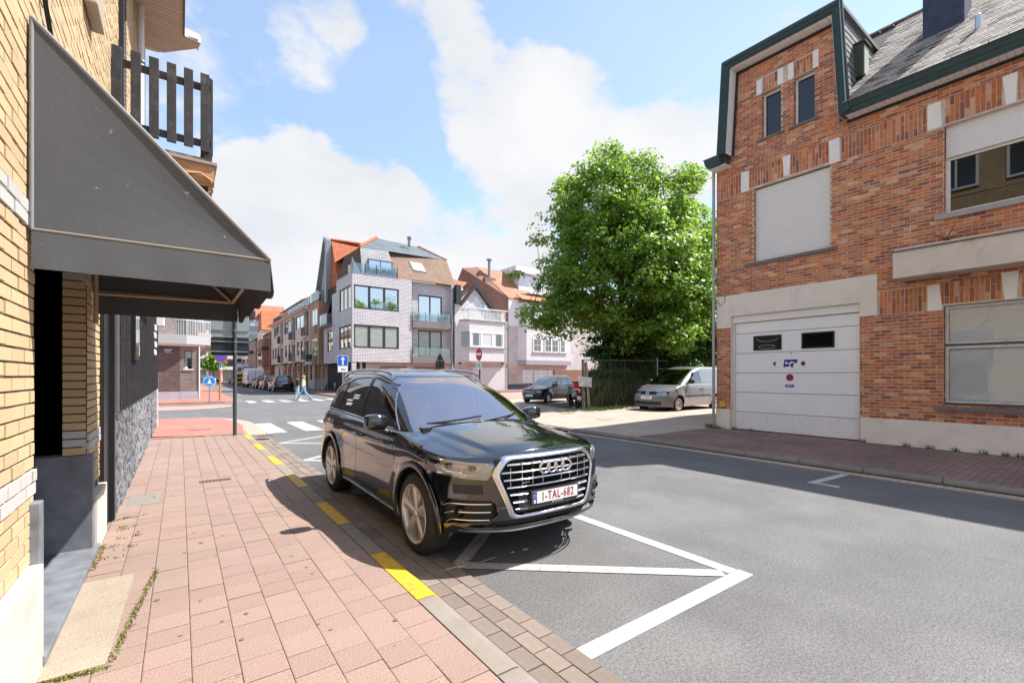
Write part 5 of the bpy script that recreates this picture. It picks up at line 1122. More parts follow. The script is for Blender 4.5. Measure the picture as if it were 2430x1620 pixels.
# ---------------- row along the far street, right side
def street_row():
    X = 12.2; G = FR_xm(X)
    B = thing('brown_clad_building', 'narrow orange-brown clad building with tall windows left of the pale corner block', 'building', (14, 54.5, 0))
    wall_holes(G, B, 52.45, 56.7, 2.95, 9.9, [(53.1, 55.75, 7.25, 9.1), (53.1, 55.8, 3.9, 5.8)], M_orangebr)
    m = MB(); m.box(X + .36, 20, 52.45, 56.7, 2.95, 9.85); m.build('building_core', M_orangebr, B)
    m = MB(); m.box(X + .9, 20, 50.9, 56.7, .1, 2.95); m.build('ground_floor_wall', M_pinkbr_bounce, B); m = MB(); m.box(X, 20, 50.85, 56.7, 2.86, 2.95); m.build('ground_floor_ceiling', M_conc2, B)
    for y in (51.2, 52.9, 54.6): m = MB(); m.box(X + .05, X + .35, y, y + .3, .1, 1.3); m.build('pier_base', mat('light_stone', (.45, .42, .40), .8), B); m = MB(); m.box(X + .07, X + .33, y + .02, y + .28, 1.3, 2.86); m.build('pier', M_orangebr, B)
    for (z0, z1) in ((7.25, 9.1), (3.9, 5.8)):
        w_window(B, G, 53.1, 55.75, z0, z1, 2, 1, M_white, M_skypane, .06, .1); m = MB(G); m.box(53.1, 54.4, .0, .05, z0 - .9, z0); m.build('railing', M_anth, B)
    glass_rail(B, [(20, 52.5), (X + .05, 52.5), (X + .05, 56.6)], 9.95, 11.0, M_clear); m = MB(G); m.box(52.4, 56.75, -.3, .06, 9.86, 9.96); m.build('coping', M_anth, B)
    off(B)
    O = thing('orange_roof_building', 'building with steep bright orange tiled roof and grey framed gable behind the corner block', 'building', (16, 52, 9)); 
    m = MB(); m.add([(12.9, 50.9, 9.6), (12.9, 49.6, 15.9), (13.2, 52.3, 16.2), (13.4, 55.2, 11.2), (13.6, 55.0, 9.6)], [(0, 1, 2, 3, 4)]); 
    m = MB(); m.box(12.9, 13.1, 51.0, 54.5, 9.6, 11.2); m.prisma([(51.0, 11.2), (54.6, 11.2), (51.4, 16.3), (50.6, 15.9)], 12.9, 13.1); m.build('gable_wall', mat('grey_green_panel', (.30, .33, .32), .7), O)
    m = MB(); m.prisma([(50.4, 9.4), (50.9, 9.4), (51.0, 11.2), (50.9, 15.7), (51.5, 16.2), (54.8, 11.1), (55.0, 11.2), (51.5, 16.6), (50.3, 16.0)], 12.45, 12.95); m.build('gable_frame', M_zinc, O)
    m = MB(); m.add([(12.9, 50.3, 7.2), (13.0, 50.4, 15.9), (20.5, 48.5, 14.9), (16.0, 46.0, 13.0), (13.2, 47.7, 9.8)], [(0, 1, 2, 3, 4)]); m.add([(13.0, 50.5, 16.2), (20.5, 50.5, 16.2), (20.5, 56, 10), (13, 56, 10)], [(0, 1, 2, 3)]); m.build('orange_roof', M_tileor, O)
    m = MB(); m.tube([(13.0, 50.5, 16.1), (20.5, 50.4, 16.2)], .18, 6); m.build('ridge', M_tileor, O)
    m = MB(); m.box(13.1, 20, 51.1, 56, 7, 11); m.build('building_core', M_redbr, O)
    off(O)
    R = thing('beige_apartment_row', 'long beige apartment row with dark balconies along the right side of the far street', 'apartment building', (14, 70, 0))
    a0, a1 = 56.8, 84.2; bays = [(57.2, 59.6), (65.0, 67.4), (73.6, 76.0)]
    holes = []
    for b in bays: holes += [(b[0], b[1], 3.5, 5.75), (b[0], b[1], 6.3, 9.4)]
    wn = []
    for s in (60.2, 62.4, 68.0, 70.6, 76.8, 79.2, 81.6): wn.append((s, s + 1.4, 4.2, 5.9))
    for s in (60.0, 68.0, 76.8): wn.append((s, s + 4.6, 7.5, 9.2))
    wall_holes(G, R, a0, a1, 3.4, 9.5, holes + wn, M_beigebr)
    m = MB(); m.box(X + 1.4, 22, a0, a1, 0, 9.5); m.build('building_core', M_beigebr, R)
    for w in wn: w_window(R, G, *w, 2 if w[1] - w[0] > 3 else 1, 1, M_anth, M_skypane if w[0] < 64 else M_glassdark, .08, .1)
    for w in holes:
        m = MB(G); m.box(w[0], w[1], .0, .45, w[2] - .25, w[2]); m.build('balcony_slab', M_beigew, R)
        y = w[0] + .05
        while y < w[1]: m = MB(G); m.box(y, y + .05, .38, .42, w[2], w[2] + 1.0); m.build('railing_bar', M_anth, R); y += .30
        m = MB(G); m.box(w[0], w[1], .36, .44, w[2] + 1, w[2] + 1.06); m.build('handrail', M_anth, R); m = MB(G); m.box(w[0] + .5, w[1], -.4, -.3, w[2], w[3]); m.build('balcony_door', M_glassdark, R)
    m = MB(G); m.box(a0, a1, -.5, .55, 9.5, 9.62); m.build('cornice', M_beigew, R)
    m = MB(); m.slab([(X - .6, a0, 9.62), (X - .6, a1, 9.62), (X + .3, a1, 10.0), (X + .3, a0, 10.0)], .08); m.build('tile_edge', M_tileor2, R)
    y = a0 + .2
    while y < a1: m = MB(); m.box(X + .2, X + .24, y, y + .05, 9.95, 11.0); m.build('terrace_post', M_zinc, R); y += .9
    glass_rail(R, [(X + .24, a0 + .1), (X + .24, a1)], 10.0, 10.9, M_glass)
    m = MB(); m.box(X + 1.8, 22, a0, a1, 9.5, 11.6); m.build('penthouse', mat('dark_penthouse', (.10, .09, .085), .6), R)
    m = MB(); m.slab([(X + .9, a0 + 8, 11.6), (X + .9, a1 - 2, 11.6), (X + 4, a1 - 2, 13.0), (X + 4, a0 + 8, 13.0)], .15); m.build('penthouse_roof', M_tileor2, R)
    gh = [(s, s + 1.6, 1.0, 3.0) for s in (57.6, 61.2, 64.4, 68.0, 71.6, 75.4, 79)]
    wall_holes(FR_xm(X + .5), R, a0, a1, .1, 3.35, gh, M_beigebr); m = MB(); m.box(X, X + .9, a0, a1, 3.3, 3.4); m.build('ground_floor_ceiling', mat('brown_edge', (.14, .08, .05), .7), R)
    for w in gh: w_window(R, FR_xm(X + .5), *w, 1, 2, M_beigew, M_glassdark, .08, .1)
    for y in (59.8, 63.2, 66.6, 70.2, 73.8): m = MB(); m.box(X + .25, X + .48, y, y + .3, .1, 3.3); m.build('pier', M_orangebr, R)
    off(R)
street_row()
def far_house(x, y0, y1, h, wm, rm, label, peak=3, bay=False, name='far_street_house'):
    t = thing(name, label, 'house', (x + 3, (y0 + y1) / 2, 0)); sgn = 1 if x > 5 else -1; G = FR_xm(x) if sgn > 0 else FR_xp(x)
    n = max(1, int((y1 - y0) / 3)); hs = []
    for k in range(n):
        s = y0 + (y1 - y0) * (k + .28) / n; w = (y1 - y0) / n * .45
        for z in np.arange(1.0, h - 1.5, 2.9): hs.append((s, s + w, z, z + 1.5))
    wall_holes(G, t, y0, y1, 0, h, hs, wm)
    for q in hs: w_window(t, G, *q, 1, 1, M_white if wm is not M_beigebr else M_anth, M_glassdark, .1, .1)
    xa, xb = (x + .4, x + 9) if sgn > 0 else (x - 9, x - .4)
    m = MB(); m.box(xa, xb, y0, y1, 0, h - .02); m.build('house_body', wm, t)
    xm = (xa + xb) / 2; ys = (y0, y1); m = MB(); m.add([(x - .3 * sgn, y0, h), (x - .3 * sgn, y1, h), (xm, y1, h + peak), (xm, y0, h + peak), (xb if sgn > 0 else xa, y0, h), (xb if sgn > 0 else xa, y1, h)], [(0, 1, 2, 3), (3, 2, 5, 4), (0, 3, 4), (1, 5, 2)]); m.build('roof', rm, t)
    if bay:
        m = MB(G); m.box(y0 + 1, y1 - 1, 0, .9, 3.3, h - .8); m.build('bay', wm, t); m = MB(G); m.box(y0 + 1.4, y1 - 1.4, .9, .96, 4.0, 5.4); m.build('bay_pane', M_glassdark, t); m = MB(G); m.box(y0 + .8, y1 - .8, 0, 1.05, 5.9, 6.4); m.build('bay_balcony', M_anth, t)
    off(t)
far_house(12.0, 84.5, 92, 8.6, M_redbr, M_tiledk, 'red-brown brick house with dark balconies just beyond the beige row', 3.2, True)
far_house(12.3, 92.3, 100, 8.0, M_beigebr, M_tileor2, 'beige house with terracotta roof, second beyond the long beige row', 3.5)
far_house(11.6, 100.3, 112, 8.4, M_pinkbr_bounce, M_tiledk, 'pinkish brick house with bays, third beyond the long beige row', 3, True)
far_house(11.9, 112.3, 126, 7.4, M_beigew and M_beigebr, M_tileor2, 'light house near the end of the far street on the right', 3)
# tall orange tiled roof and white house above the row
t = thing('tall_orange_roof_house', 'tall house with steep orange roof rising above the far end of the beige row', 'house', (15, 98, 0)); m = MB(); m.box(12.1, 15.6, 94, 100, 0, 10.2); m.build('wall', M_beigew, t)
m = MB(); m.add([(12.0, 93.8, 10.0), (15.8, 93.8, 10.0), (15.6, 96, 13.8), (12.2, 96, 13.8), (12, 100, 10), (15.8, 100, 10)], [(0, 1, 2, 3), (3, 2, 5, 4), (0, 3, 4), (1, 5, 2)]); m.build('roof', M_tileor, t); off(t)
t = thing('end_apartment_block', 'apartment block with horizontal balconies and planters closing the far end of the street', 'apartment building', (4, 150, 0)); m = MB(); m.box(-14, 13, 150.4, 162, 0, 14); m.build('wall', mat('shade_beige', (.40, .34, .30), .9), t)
for k in range(4):
    z = 3.2 + k * 3; m = MB(); m.box(-14, 13, 148.8, 150.4, z, z + .9); m.build('balcony_front', M_beigew, t)
    for q in range(9): m = MB(); m.box(-13.5 + q * 3, -11.2 + q * 3, 150.3, 150.42, z + .9, z + 2.6); m.build('window', M_glassdark, t)
for q in range(9): m = MB(); m.box(-14 + q * 3.3, -13.5 + q * 3.3, 149.2, 150.4, 0, 14); m.build('column', M_beigew, t)
off(t)
t = thing('distant_orange_roof_block', 'distant block with orange roof and dormers above a pale grey facade at the street end', 'apartment building', (9, 175, 0)); m = MB(); m.box(-6, 30, 176, 190, 0, 20); m.build('wall', mat('pale_blue_grey', (.45, .49, .53), .8), t)
m = MB(); m.add([(-6, 175.8, 20), (30, 175.8, 20), (30, 179, 26), (-6, 179, 26)], [(0, 1, 2, 3)]); m.build('roof', M_tileor2, t)
for q in range(9): m = MB(); m.box(-3 + q * 3.6, -1 + q * 3.6, 175.3, 177, 21, 23.4); m.build('dormer', M_anth, t)
for k in range(6): m = MB(); m.box(-6, 30, 175.6, 176, 3 + k * 2.8, 4.4 + k * 2.8); m.build('window_band', M_glassdark, t)
off(t)
# ---------------- brown brick corner house on the far left, with balcony
def far_left():
    H = thing('brown_brick_corner_house', 'brown-grey brick corner house with white-edged balcony across the side street on the left', 'house', (-4, 38, 0)); Y = 37.2; F = FR_ym(Y)
    M_dk = brickmat('brown_brick_in_shadow', (.19, .13, .115), (.14, .095, .085), (.07, .05, .045), .24, .09, .022, bump=.6)  # shadow on the left wall put into a darker copy of the brick
    m = MB(F); m.box(-14, .0, -.3, 0, .6, 3.6); m.build('wall', M_dk, H)
    wall_holes(F, H, 0.0, 1.02, .6, 3.6, [(.24, .66, 2.1, 3.32)], M_brownbr); m = MB(F); m.box(-14, 0, -.3, .03, .1, .6); m.box(0.01, 1.04, -.3, .04, .1, .6); m.build('plinth', mat('lavender_plinth', (.42, .41, .45), .8, var=.08), H)
    w = w_window(H, F, .24, .66, 2.1, 3.32, 1, 2, mat('grey_frame', (.12, .13, .13), .5), M_glassdark, .16, .05); m = MB(F); m.box(.16, .74, 0, .06, 2.02, 2.1); m.build('window_sill', M_white, H)
    m = MB(F); m.box(.26, .42, -.12, -.02, 2.11, 2.24); m.build('flower_pot', M_white, w)
    m = MB(); m.box(-14, 1.0, Y + .31, 60, .1, 9); m.build('house_body', M_brownbr, H)
    m = MB(F); m.box(-14, -.26, -.3, .45, 4.3, 8.9); m.build('upper_wall', brickmat('light_brown_brick', (.44, .37, .34), (.35, .29, .27), (.18, .15, .14), .24, .09, .022), H)
    m = MB(); m.prismz([(-14, Y + .2), (-14, Y - .5), (.35, Y - .5), (1.9, Y + .3), (1.9, 60), (1.0, 60)], 3.72, 4.33); m.build('balcony_slab', mat('light_slab', (.44, .43, .42), .8), H)
    m = MB(); m.prismz([(-14, Y + .2), (-14, Y - .45), (.32, Y - .45), (1.4, Y + .2), (1.4, 60), (1.0, 60)], 3.6, 3.72); m.build('balcony_underside', M_beigew, H)
    m = MB(); m.box(-.2, 1.0, Y + .3, Y + .35, 4.33, 6.8); m.build('balcony_window', M_glassdark, H)
    for k in range(17):
        t_ = k / 16; x = .38 + (1.86 - .38) * t_; y = Y - .46 + (.74) * t_; m = MB(); r = .035 if k % 5 == 0 else .02; m.box(x - r, x + r, y - r, y + r, 4.33, 5.3); m.build('railing_bar', mat('cream_metal', (.62, .60, .55), .5), H)
    for k in range(5): x = -.2 + k * .13; m = MB(); m.box(x - .015, x + .015, Y - .47, Y - .44, 4.33, 5.3); m.build('railing_bar', mat('cream_metal', (.62, .60, .55), .5), H)
    m = MB(); m.tube([(-.25, Y - .46, 5.3), (.38, Y - .46, 5.3), (1.86, Y + .28, 5.3)], .03, 6); m.build('handrail', mat('cream_metal', (.62, .60, .55), .5), H)
    # street name plate
    m = MB(F); m.box(-.89, -.34, .0, .02, 3.14, 3.41); sg = m.build('street_name_plate', mat('plate_navy', (.025, .02, .09), .4), H)
    m = MB(F); m.box(-.86, -.37, .02, .024, 3.155, 3.17); m.box(-.86, -.37, .02, .024, 3.38, 3.395); m.build('plate_border', M_signwhite, sg)
    rr = random.Random(5)
    for (z, h, xa, xb) in ((3.325, .045, -.83, -.41), (3.255, .03, -.84, -.52), (3.205, .022, -.74, -.50)):
        m = MB(F); x = xa
        while x < xb: w_ = rr.uniform(.018, .03); m.box(x, x + w_, .02, .024, z - h / 2, z + h / 2); x += w_ + rr.uniform(.003, .009)
        m.build('worn_lettering', M_signwhite, sg)
    m = MB(); m.tube([(1.05, Y - .03, .1), (1.05, Y - .03, 3.6)], .04, 8); m.build('downpipe', M_white, H)
    off(H)
far_left()
far_house(-1.0, 60.5, 75, 8.5, M_whbrick2, M_tileor2, 'white house beyond the brown brick corner house on the left of the far street', 3)
far_house(-2.5, 75.5, 110, 9.5, M_beigebr, M_tiledk, 'beige balcony building far along the left pavement of the street', 3)
# big building mass on the left of the side street keeps the skyline of reflections
plain_house('opposite_house', 'brick house further along the right side of the street, outside the view', -22, -10, 27 + 10, 8, M_brownbr, M_tiledk, []) if False else None
# ------------------------------------------------------------------ trees, ivy, hedge
def leafmat(name, c, tr, isl=.35):
    m = bpy.data.materials.new(name); m.use_nodes = True; nt = m.node_tree; N = nt.nodes; L = nt.links; b = N['Principled BSDF']; out = N['Material Output']
    g = N.new('ShaderNodeNewGeometry'); fr = g.outputs['Random Per Island']
    def mr(x, c_, d): n = N.new('ShaderNodeMapRange'); L.new(x, n.inputs['Value']); n.inputs['To Min'].default_value = c_; n.inputs['To Max'].default_value = d; return n.outputs[0]
    def hv(col): n = N.new('ShaderNodeHueSaturation'); n.inputs['Color'].default_value = (*col, 1); L.new(mr(fr, 1 - isl, 1 + isl), n.inputs['Value']); L.new(mr(fr, .485, .515), n.inputs['Hue']); return n.outputs[0]
    L.new(hv(c), b.inputs['Base Color']); b.inputs['Roughness'].default_value = .38; b.inputs['Specular IOR Level'].default_value = .45
    t = N.new('ShaderNodeBsdfTranslucent'); L.new(hv(tr), t.inputs['Color']); mx = N.new('ShaderNodeMixShader'); mx.inputs[0].default_value = .42; L.new(b.outputs[0], mx.inputs[1]); L.new(t.outputs[0], mx.inputs[2]); L.new(mx.outputs[0], out.inputs[0]); return m
M_bark = mat('bark', (.075, .06, .045), .95, var=.3, vscale=6, bump=.8, bscale=14, bdist=.02)
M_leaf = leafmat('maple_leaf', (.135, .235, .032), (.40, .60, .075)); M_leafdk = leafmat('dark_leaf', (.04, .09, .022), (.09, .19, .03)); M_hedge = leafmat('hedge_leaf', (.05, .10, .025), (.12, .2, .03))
def leaves_mesh(name, centers, normals, size, mt, seed=1, droop=.35, jag=True):
    """a lobed leaf of four triangles at every centre"""
    rg = np.random.default_rng(seed); n = len(centers); nr = normals + rg.normal(0, .55, (n, 3)); nr /= np.linalg.norm(nr, axis=1)[:, None]
    a = np.cross(nr, rg.normal(0, 1, (n, 3))); a /= np.linalg.norm(a, axis=1)[:, None]; b = np.cross(nr, a)
    s = size * rg.uniform(.6, 1.25, n)[:, None]
    # outline: stem, left lobe, notch, tip, notch, right lobe
    uv = np.array([(0, -.45), (-.58, -.05), (-.22, .12), (0, .62), (.22, .12), (.58, -.05)]); lift = np.array([0, -.22, .0, -.18, .0, -.22])
    V = np.stack([centers + s * (a * u + b * v + nr * l * droop * 1.6) for (u, v), l in zip(uv, lift)], axis=1).reshape(-1, 3)
    base = (np.arange(n) * 6)[:, None]; F = np.concatenate([base + np.array(t) for t in ((0, 2, 1), (0, 4, 3), (0, 3, 2), (0, 5, 4))], axis=1).reshape(-1)
    me = bpy.data.meshes.new(name); me.vertices.add(len(V)); me.vertices.foreach_set('co', V.astype(np.float32).ravel()); me.loops.add(len(F)); me.loops.foreach_set('vertex_index', F.astype(np.int32)); nf = len(F) // 3
    me.polygons.add(nf); me.polygons.foreach_set('loop_start', (np.arange(nf) * 3).astype(np.int32)); me.polygons.foreach_set('loop_total', np.full(nf, 3, np.int32)); me.update(calc_edges=True); me.materials.append(mt); return me
def tree(name, label, base, lobes, nclump, nleaf, trunk_h, r0, leaf=.15, mt=None, seed=1, clump=.75, fork=None, trunks=1, bark=True, inner=.55):
    """lobes: (x, y, z, rx, ry, rz) relative to base: the crown is their union; clumps sit mostly near its surface"""
    rnd = random.Random(seed); rg = np.random.default_rng(seed); T = thing(name, label, 'tree', base)
    cl = []
    vol = [l[3] * l[4] * l[5] for l in lobes]
    for _ in range(nclump):
        l = rnd.choices(lobes, vol)[0]
        while True:
            d = Vector((rnd.gauss(0, 1), rnd.gauss(0, 1), rnd.gauss(0, 1))).normalized(); r = rnd.uniform(inner, 1.0)**.6 if rnd.random() < .8 else rnd.uniform(.2, .8)
            p = Vector((l[0] + d.x * l[3] * r, l[1] + d.y * l[4] * r, l[2] + d.z * l[5] * r)); break
        cl.append((p, d))
    # skeleton
    m = MB(); top = Vector((fork[0], fork[1], fork[2])) if fork else Vector((0, 0, trunk_h)); tips = []
    if bark:
        for t_ in range(trunks):
            off_ = Vector((rnd.uniform(-.3, .3), rnd.uniform(-.3, .3), 0)) * (t_ > 0); m.tube([off_, off_ + Vector((rnd.uniform(-.1, .1), rnd.uniform(-.1, .1), trunk_h * .5)), top + off_ * .6, top + Vector((rnd.uniform(-.3, .3), rnd.uniform(-.3, .3), trunk_h * .5)), top + Vector((0, 0, max(l[2] - l[5] * .3 for l in lobes) - trunk_h * 1.0))], [r0 * 1.25, r0, r0 * .8, r0 * .5, r0 * .08], 10)
        main = rnd.sample(cl, min(16, len(cl)))
        subs = []
        for p, d in main:
            s = top + Vector((0, 0, rnd.uniform(-.2, .55) * (p.z - top.z if p.z > top.z else .5))); mid = s.lerp(p, .5) + Vector((0, 0, rnd.uniform(.1, .6))); m.tube([s, mid, p.lerp(mid, .15)], [r0 * .36, r0 * .2, r0 * .06], 6); subs += [s.lerp(mid, .6), mid, mid.lerp(p, .5), p]
        for p, d in cl:
            s = min(subs, key=lambda q: (q - p).length); m.tube([s, s.lerp(p, .5) + Vector((0, 0, .08)), p], [r0 * .09, r0 * .06, r0 * .02], 4)
        m.build('trunk', M_bark, T, smooth=True)
    C = []; Nn = []
    for p, d in cl:
        k = int(nleaf * rnd.uniform(.6, 1.4)); q = rg.normal(0, 1, (k, 3)); q /= np.linalg.norm(q, axis=1)[:, None] + 1e-9; q *= (rg.uniform(0, 1, k)**.45)[:, None]; sc = clump * rnd.uniform(.7, 1.3)
        # drooping sprays: flattened, hanging at the rim
        rad = np.linalg.norm(q[:, :2], axis=1); pts = np.stack([q[:, 0] * sc * 1.15, q[:, 1] * sc * 1.15, q[:, 2] * sc * .62 - rad * rad * sc * .35], axis=1); C.append(pts + np.array(p)); Nn.append(np.tile(np.array([d.x * .35, d.y * .35, .9]), (k, 1)) + q * .5)
    C = np.concatenate(C); Nn = np.concatenate(Nn); me = leaves_mesh('crown', C, Nn, leaf, mt or M_leaf, seed)
    o = inst(me, 'crown', T); o['kind'] = 'stuff'; return T
lob = [(0, 0, 6.9, 4.3, 4.2, 3.6), (-.3, 0, 9.8, 3.3, 3.2, 3.1), (-2.4, 1.6, 5.3, 2.3, 2.2, 1.8), (2.9, -1.2, 5.0, 2.4, 2.4, 2.2), (-.4, .2, 11.6, 1.5, 1.5, 1.7), (1.6, -1.2, 10.6, 1.9, 1.9, 1.9), (-3.3, 2.2, 4.5, 1.3, 1.2, .8), (1.0, -.6, 3.6, 3.4, 3.0, 1.3), (-1.9, 1.3, 10.8, 1.4, 1.4, 1.5), (-1.0, .7, 12.7, .6, .6, .8), (2.6, -1.9, 8.2, 2.2, 2.1, 2.1), (-3.1, 2.2, 8.6, 1.2, 1.1, 1.0), (-.2, .1, 13.1, .5, .5, .9), (1.3, -.9, 12.0, .7, .7, .9), (-2.6, 1.9, 11.9, .8, .8, .8), (2.9, -2.2, 11.4, .8, .8, 1.1), (-3.9, 2.8, 6.6, 1.0, .9, .7)]
tree('maple_tree', 'tall broad leafy maple tree with bright green crown behind the wire fence', (18.7, 15.9, .2), lob, 700, 100, 2.6, .30, .18, M_leaf, 11, .66, trunks=2)
tree('slender_tree', 'slender thin-stemmed tree between the big maple and the grey van', (20.6, 14.6, .2), [(0, 0, 4.6, 1.6, 1.6, 1.2), (.3, -.3, 3.4, 1.2, 1.2, .7)], 30, 130, 2.4, .12, .16, M_leaf, 5, .6)
tree('rear_tree', 'darker leafy tree behind the grey van next to the brick house corner', (25.6, 15.6, .1), [(0, 0, 7.6, 3.9, 3.4, 4.0), (0, 0, 4.2, 4.2, 3.6, 3.0), (-1, .8, 11.2, 2.0, 2.0, 2.0), (-1.5, 1, 3.0, 3.0, 2.4, 2.2)], 280, 130, 3, .3, .21, M_leaf, 8, .8)
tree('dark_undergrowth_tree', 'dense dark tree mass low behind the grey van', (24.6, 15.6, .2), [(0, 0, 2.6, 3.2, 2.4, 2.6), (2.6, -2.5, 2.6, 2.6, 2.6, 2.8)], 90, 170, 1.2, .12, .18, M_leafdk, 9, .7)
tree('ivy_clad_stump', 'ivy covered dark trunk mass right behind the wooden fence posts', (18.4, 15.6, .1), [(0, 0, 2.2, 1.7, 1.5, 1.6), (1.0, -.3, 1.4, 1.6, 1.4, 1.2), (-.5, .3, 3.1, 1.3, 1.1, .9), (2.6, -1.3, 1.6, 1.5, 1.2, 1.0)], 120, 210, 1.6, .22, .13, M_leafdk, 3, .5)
# hedge and brambles inside the fence
def bush(name, label, boxes, n, leaf, mt, seed):
    rg = np.random.default_rng(seed); C = []
    for (x0, x1, y0, y1, z0, z1, w) in boxes:
        k = int(n * w); c = np.stack([rg.uniform(x0, x1, k), rg.uniform(y0, y1, k), z0 + (z1 - z0) * rg.uniform(0, 1, k)**.8], axis=1); c[:, 2] -= np.abs(np.sin(c[:, 0] * 3.1 + 1) * .2 * (c[:, 2] - z0)); C.append(c)
    C = np.concatenate(C); o = inst(leaves_mesh(name, C, np.tile(np.array([-.4, -.5, .6]), (len(C), 1)), leaf, mt, seed), name); tag(o, label, 'bush'); o['kind'] = 'stuff'; del o['category']; del o['label']; return o
bush('bramble_hedge', '', [(13.95, 15.2, 13.62, 14.2, .2, 1.45, .5), (15.2, 17.6, 13.65, 15.0, .2, 1.5, 1.), (15.4, 17.6, 13.9, 15.0, 1.2, 2.0, .5), (17, 20.5, 13.8, 15.5, .2, 1.2, .6), (17.5, 20, 14.5, 16, 1, 1.8, .25)], 16000, .075, M_hedge, 21)
m = MB(); rr = random.Random(4)
for _ in range(260):
    p = Vector((rr.uniform(13.9, 17.5), rr.uniform(13.5, 14.0), .22)); h = rr.uniform(.5, 1.5); q = p + Vector((rr.uniform(-.5, .5), rr.uniform(-.4, .1), h)); m.tube([p, p.lerp(q, .6) + Vector((0, 0, .15)), q], [.006, .005, .003], 3)
m.build('bramble_stems', mat('dry_bramble', (.16, .15, .09), .9), kind='stuff')
tree('street_tree', 'small bright green young tree standing far down the street in front of the end block', (4.6, 92, .1), [(0, 0, 3.6, 1.6, 1.6, 1.2), (0, 0, 5.4, 1.1, 1.1, 1.6), (0, 0, 6.8, .6, .6, 1.0)], 50, 34, 2.2, .1, .4, leafmat('young_leaf', (.12, .26, .03), (.32, .55, .05)), 2, .8)
# ------------------------------------------------------------------ street furniture
def pole(t, h, r, m_, z0=0): m = MB(); m.tube([(0, 0, z0), (0, 0, h)], r, 14); return m.build('pole', m_, t, auto=60)
t = thing('sign_post', 'dark grey steel post carrying the backs of two road sign panels at the pavement corner', 'sign post', (1.17, 14.0, .1))
pole(t, 3.95, .047, mat('grey_pole_paint', (.085, .095, .10), .4, .3))
def rpanel(m, w, z0, z1, d, r=.06):
    pts = []
    for (cx, cz, a0) in ((w / 2 - r, z0 + r, -PI / 2), (w / 2 - r, z1 - r, 0), (-w / 2 + r, z1 - r, PI / 2), (-w / 2 + r, z0 + r, PI)):
        for k in range(5): a = a0 + PI / 2 * k / 4; pts.append((cx + r * math.cos(a), cz + r * math.sin(a)))
    m.prism(pts, d, d + .003)
m = MB(); rpanel(m, .86, 2.10, 2.58, .055); s1 = m.build('sign_back', mat('dark_sign_back', (.028, .032, .034), .5, .3), t); s1.location.x = -.10
m = MB(); rpanel(m, .86, 2.585, 3.45, .055); s2 = m.build('sign_back', mat('aluminium_sign_back', (.33, .37, .37), .45, .4), t); s2.location.x = -.10
for z in (2.2, 2.46, 2.76, 3.2):
    m = MB(); m.box(-.53, .33, .03, .054, z - .012, z + .012); m.build('mounting_rail', M_steel, t); m = MB(); m.lathe([(.055, -.018), (.055, .018)], (0, 0, z), 'z', 14); m.build('clamp', M_steel, t)
# blue pedestrian sign
def disc(t, z, r, m_, y, name='sign_disc', n=28): m = MB(); m.disc((0, y, z), r, 'y', n, .002); return m.build(name, m_, t)
t = thing('pedestrian_sign', 'small round blue and white footpath sign on a thin pole at the far corner', 'road sign', (1.35, 30.9, .05)); pole(t, 1.55, .03, M_steel)
disc(t, 1.27, .30, M_signwhite, -.035); disc(t, 1.27, .27, mat('sky_blue_enamel', (.02, .22, .65), .35), -.040)
m = MB(); m.sphere((0, -.043, 1.39), (.04, .004, .04), 10); m.prism([(-.05, 1.33), (.05, 1.33), (.07, 1.22), (.12, 1.10), (-.12, 1.10), (-.07, 1.22)], -.046, -.042); m.box(-.17, .17, -.046, -.042, 1.11, 1.15); m.build('pictogram', M_signwhite, t)
t = thing('no_parking_sign', 'round no-parking sign on an orange painted pole by the far kerb', 'road sign', (2.0, 33.6, .1)); pole(t, 2.9, .055, mat('orange_pole', (.70, .20, .05), .45)); t.rotation_euler = (0, math.radians(1.2), 0)
m = MB(); m.tube([(0, 0, 1.95), (0, 0, 2.5)], .065, 12); m.build('pole_sleeve', M_signwhite, t, auto=60)
disc(t, 2.75, .36, M_signwhite, -.07); disc(t, 2.75, .35, M_red, -.075); disc(t, 2.75, .27, M_blue, -.08)
m = MB(); m.prism([(-.22, 2.93), (-.17, 2.97), (.22, 2.57), (.17, 2.53)], -.088, -.083); m.build('diagonal_bar', M_red, t)
m = MB(); m.box(-.05, .05, -.075, -.07, 2.05, 2.38); m.build('small_plate', M_blue, t)
t = thing('one_way_sign', 'square blue sign with white up arrow and white plate below, before the corner block', 'road sign', (9.25, 32.9, .1)); pole(t, 2.9, .035, M_steel)
m = MB(); m.box(-.36, .36, -.05, -.045, 2.24, 2.96); m.build('sign_panel', M_signwhite, t); m = MB(); m.box(-.335, .335, -.055, -.0505, 2.265, 2.935); m.build('sign_face', M_blue, t)
m = MB(); m.box(-.05, .05, -.060, -.0555, 2.31, 2.70); m.prism([(-.17, 2.68), (.17, 2.68), (0, 2.87)], -.060, -.0555); m.build('arrow', M_signwhite, t)
m = MB(); m.box(-.34, .34, -.05, -.045, 1.80, 2.22); m.build('lower_plate', M_signwhite, t); m = MB(); m.lathe([(.05, -.003), (.075, -.003), (.075, .003), (.05, .003)], (-.05, -.05, 1.98), 'y', 14); m.lathe([(.05, -.003), (.075, -.003), (.075, .003), (.05, .003)], (.12, -.05, 1.98), 'y', 14); m.box(-.1, .1, -.052, -.048, 2.0, 2.03); m.build('bicycle_pictogram', M_black, t)
t = thing('no_entry_sign', 'red no-entry sign with a small white plate below, before the white gable house', 'road sign', (12.9, 20.6, .0), math.radians(-93)); pole(t, 2.9, .038, M_black)
disc(t, 2.80, .355, M_signwhite, -.045, n=36); disc(t, 2.80, .335, M_red, -.05, n=36); m = MB(); m.box(-.27, .27, -.058, -.053, 2.735, 2.865); m.build('white_bar', M_signwhite, t)
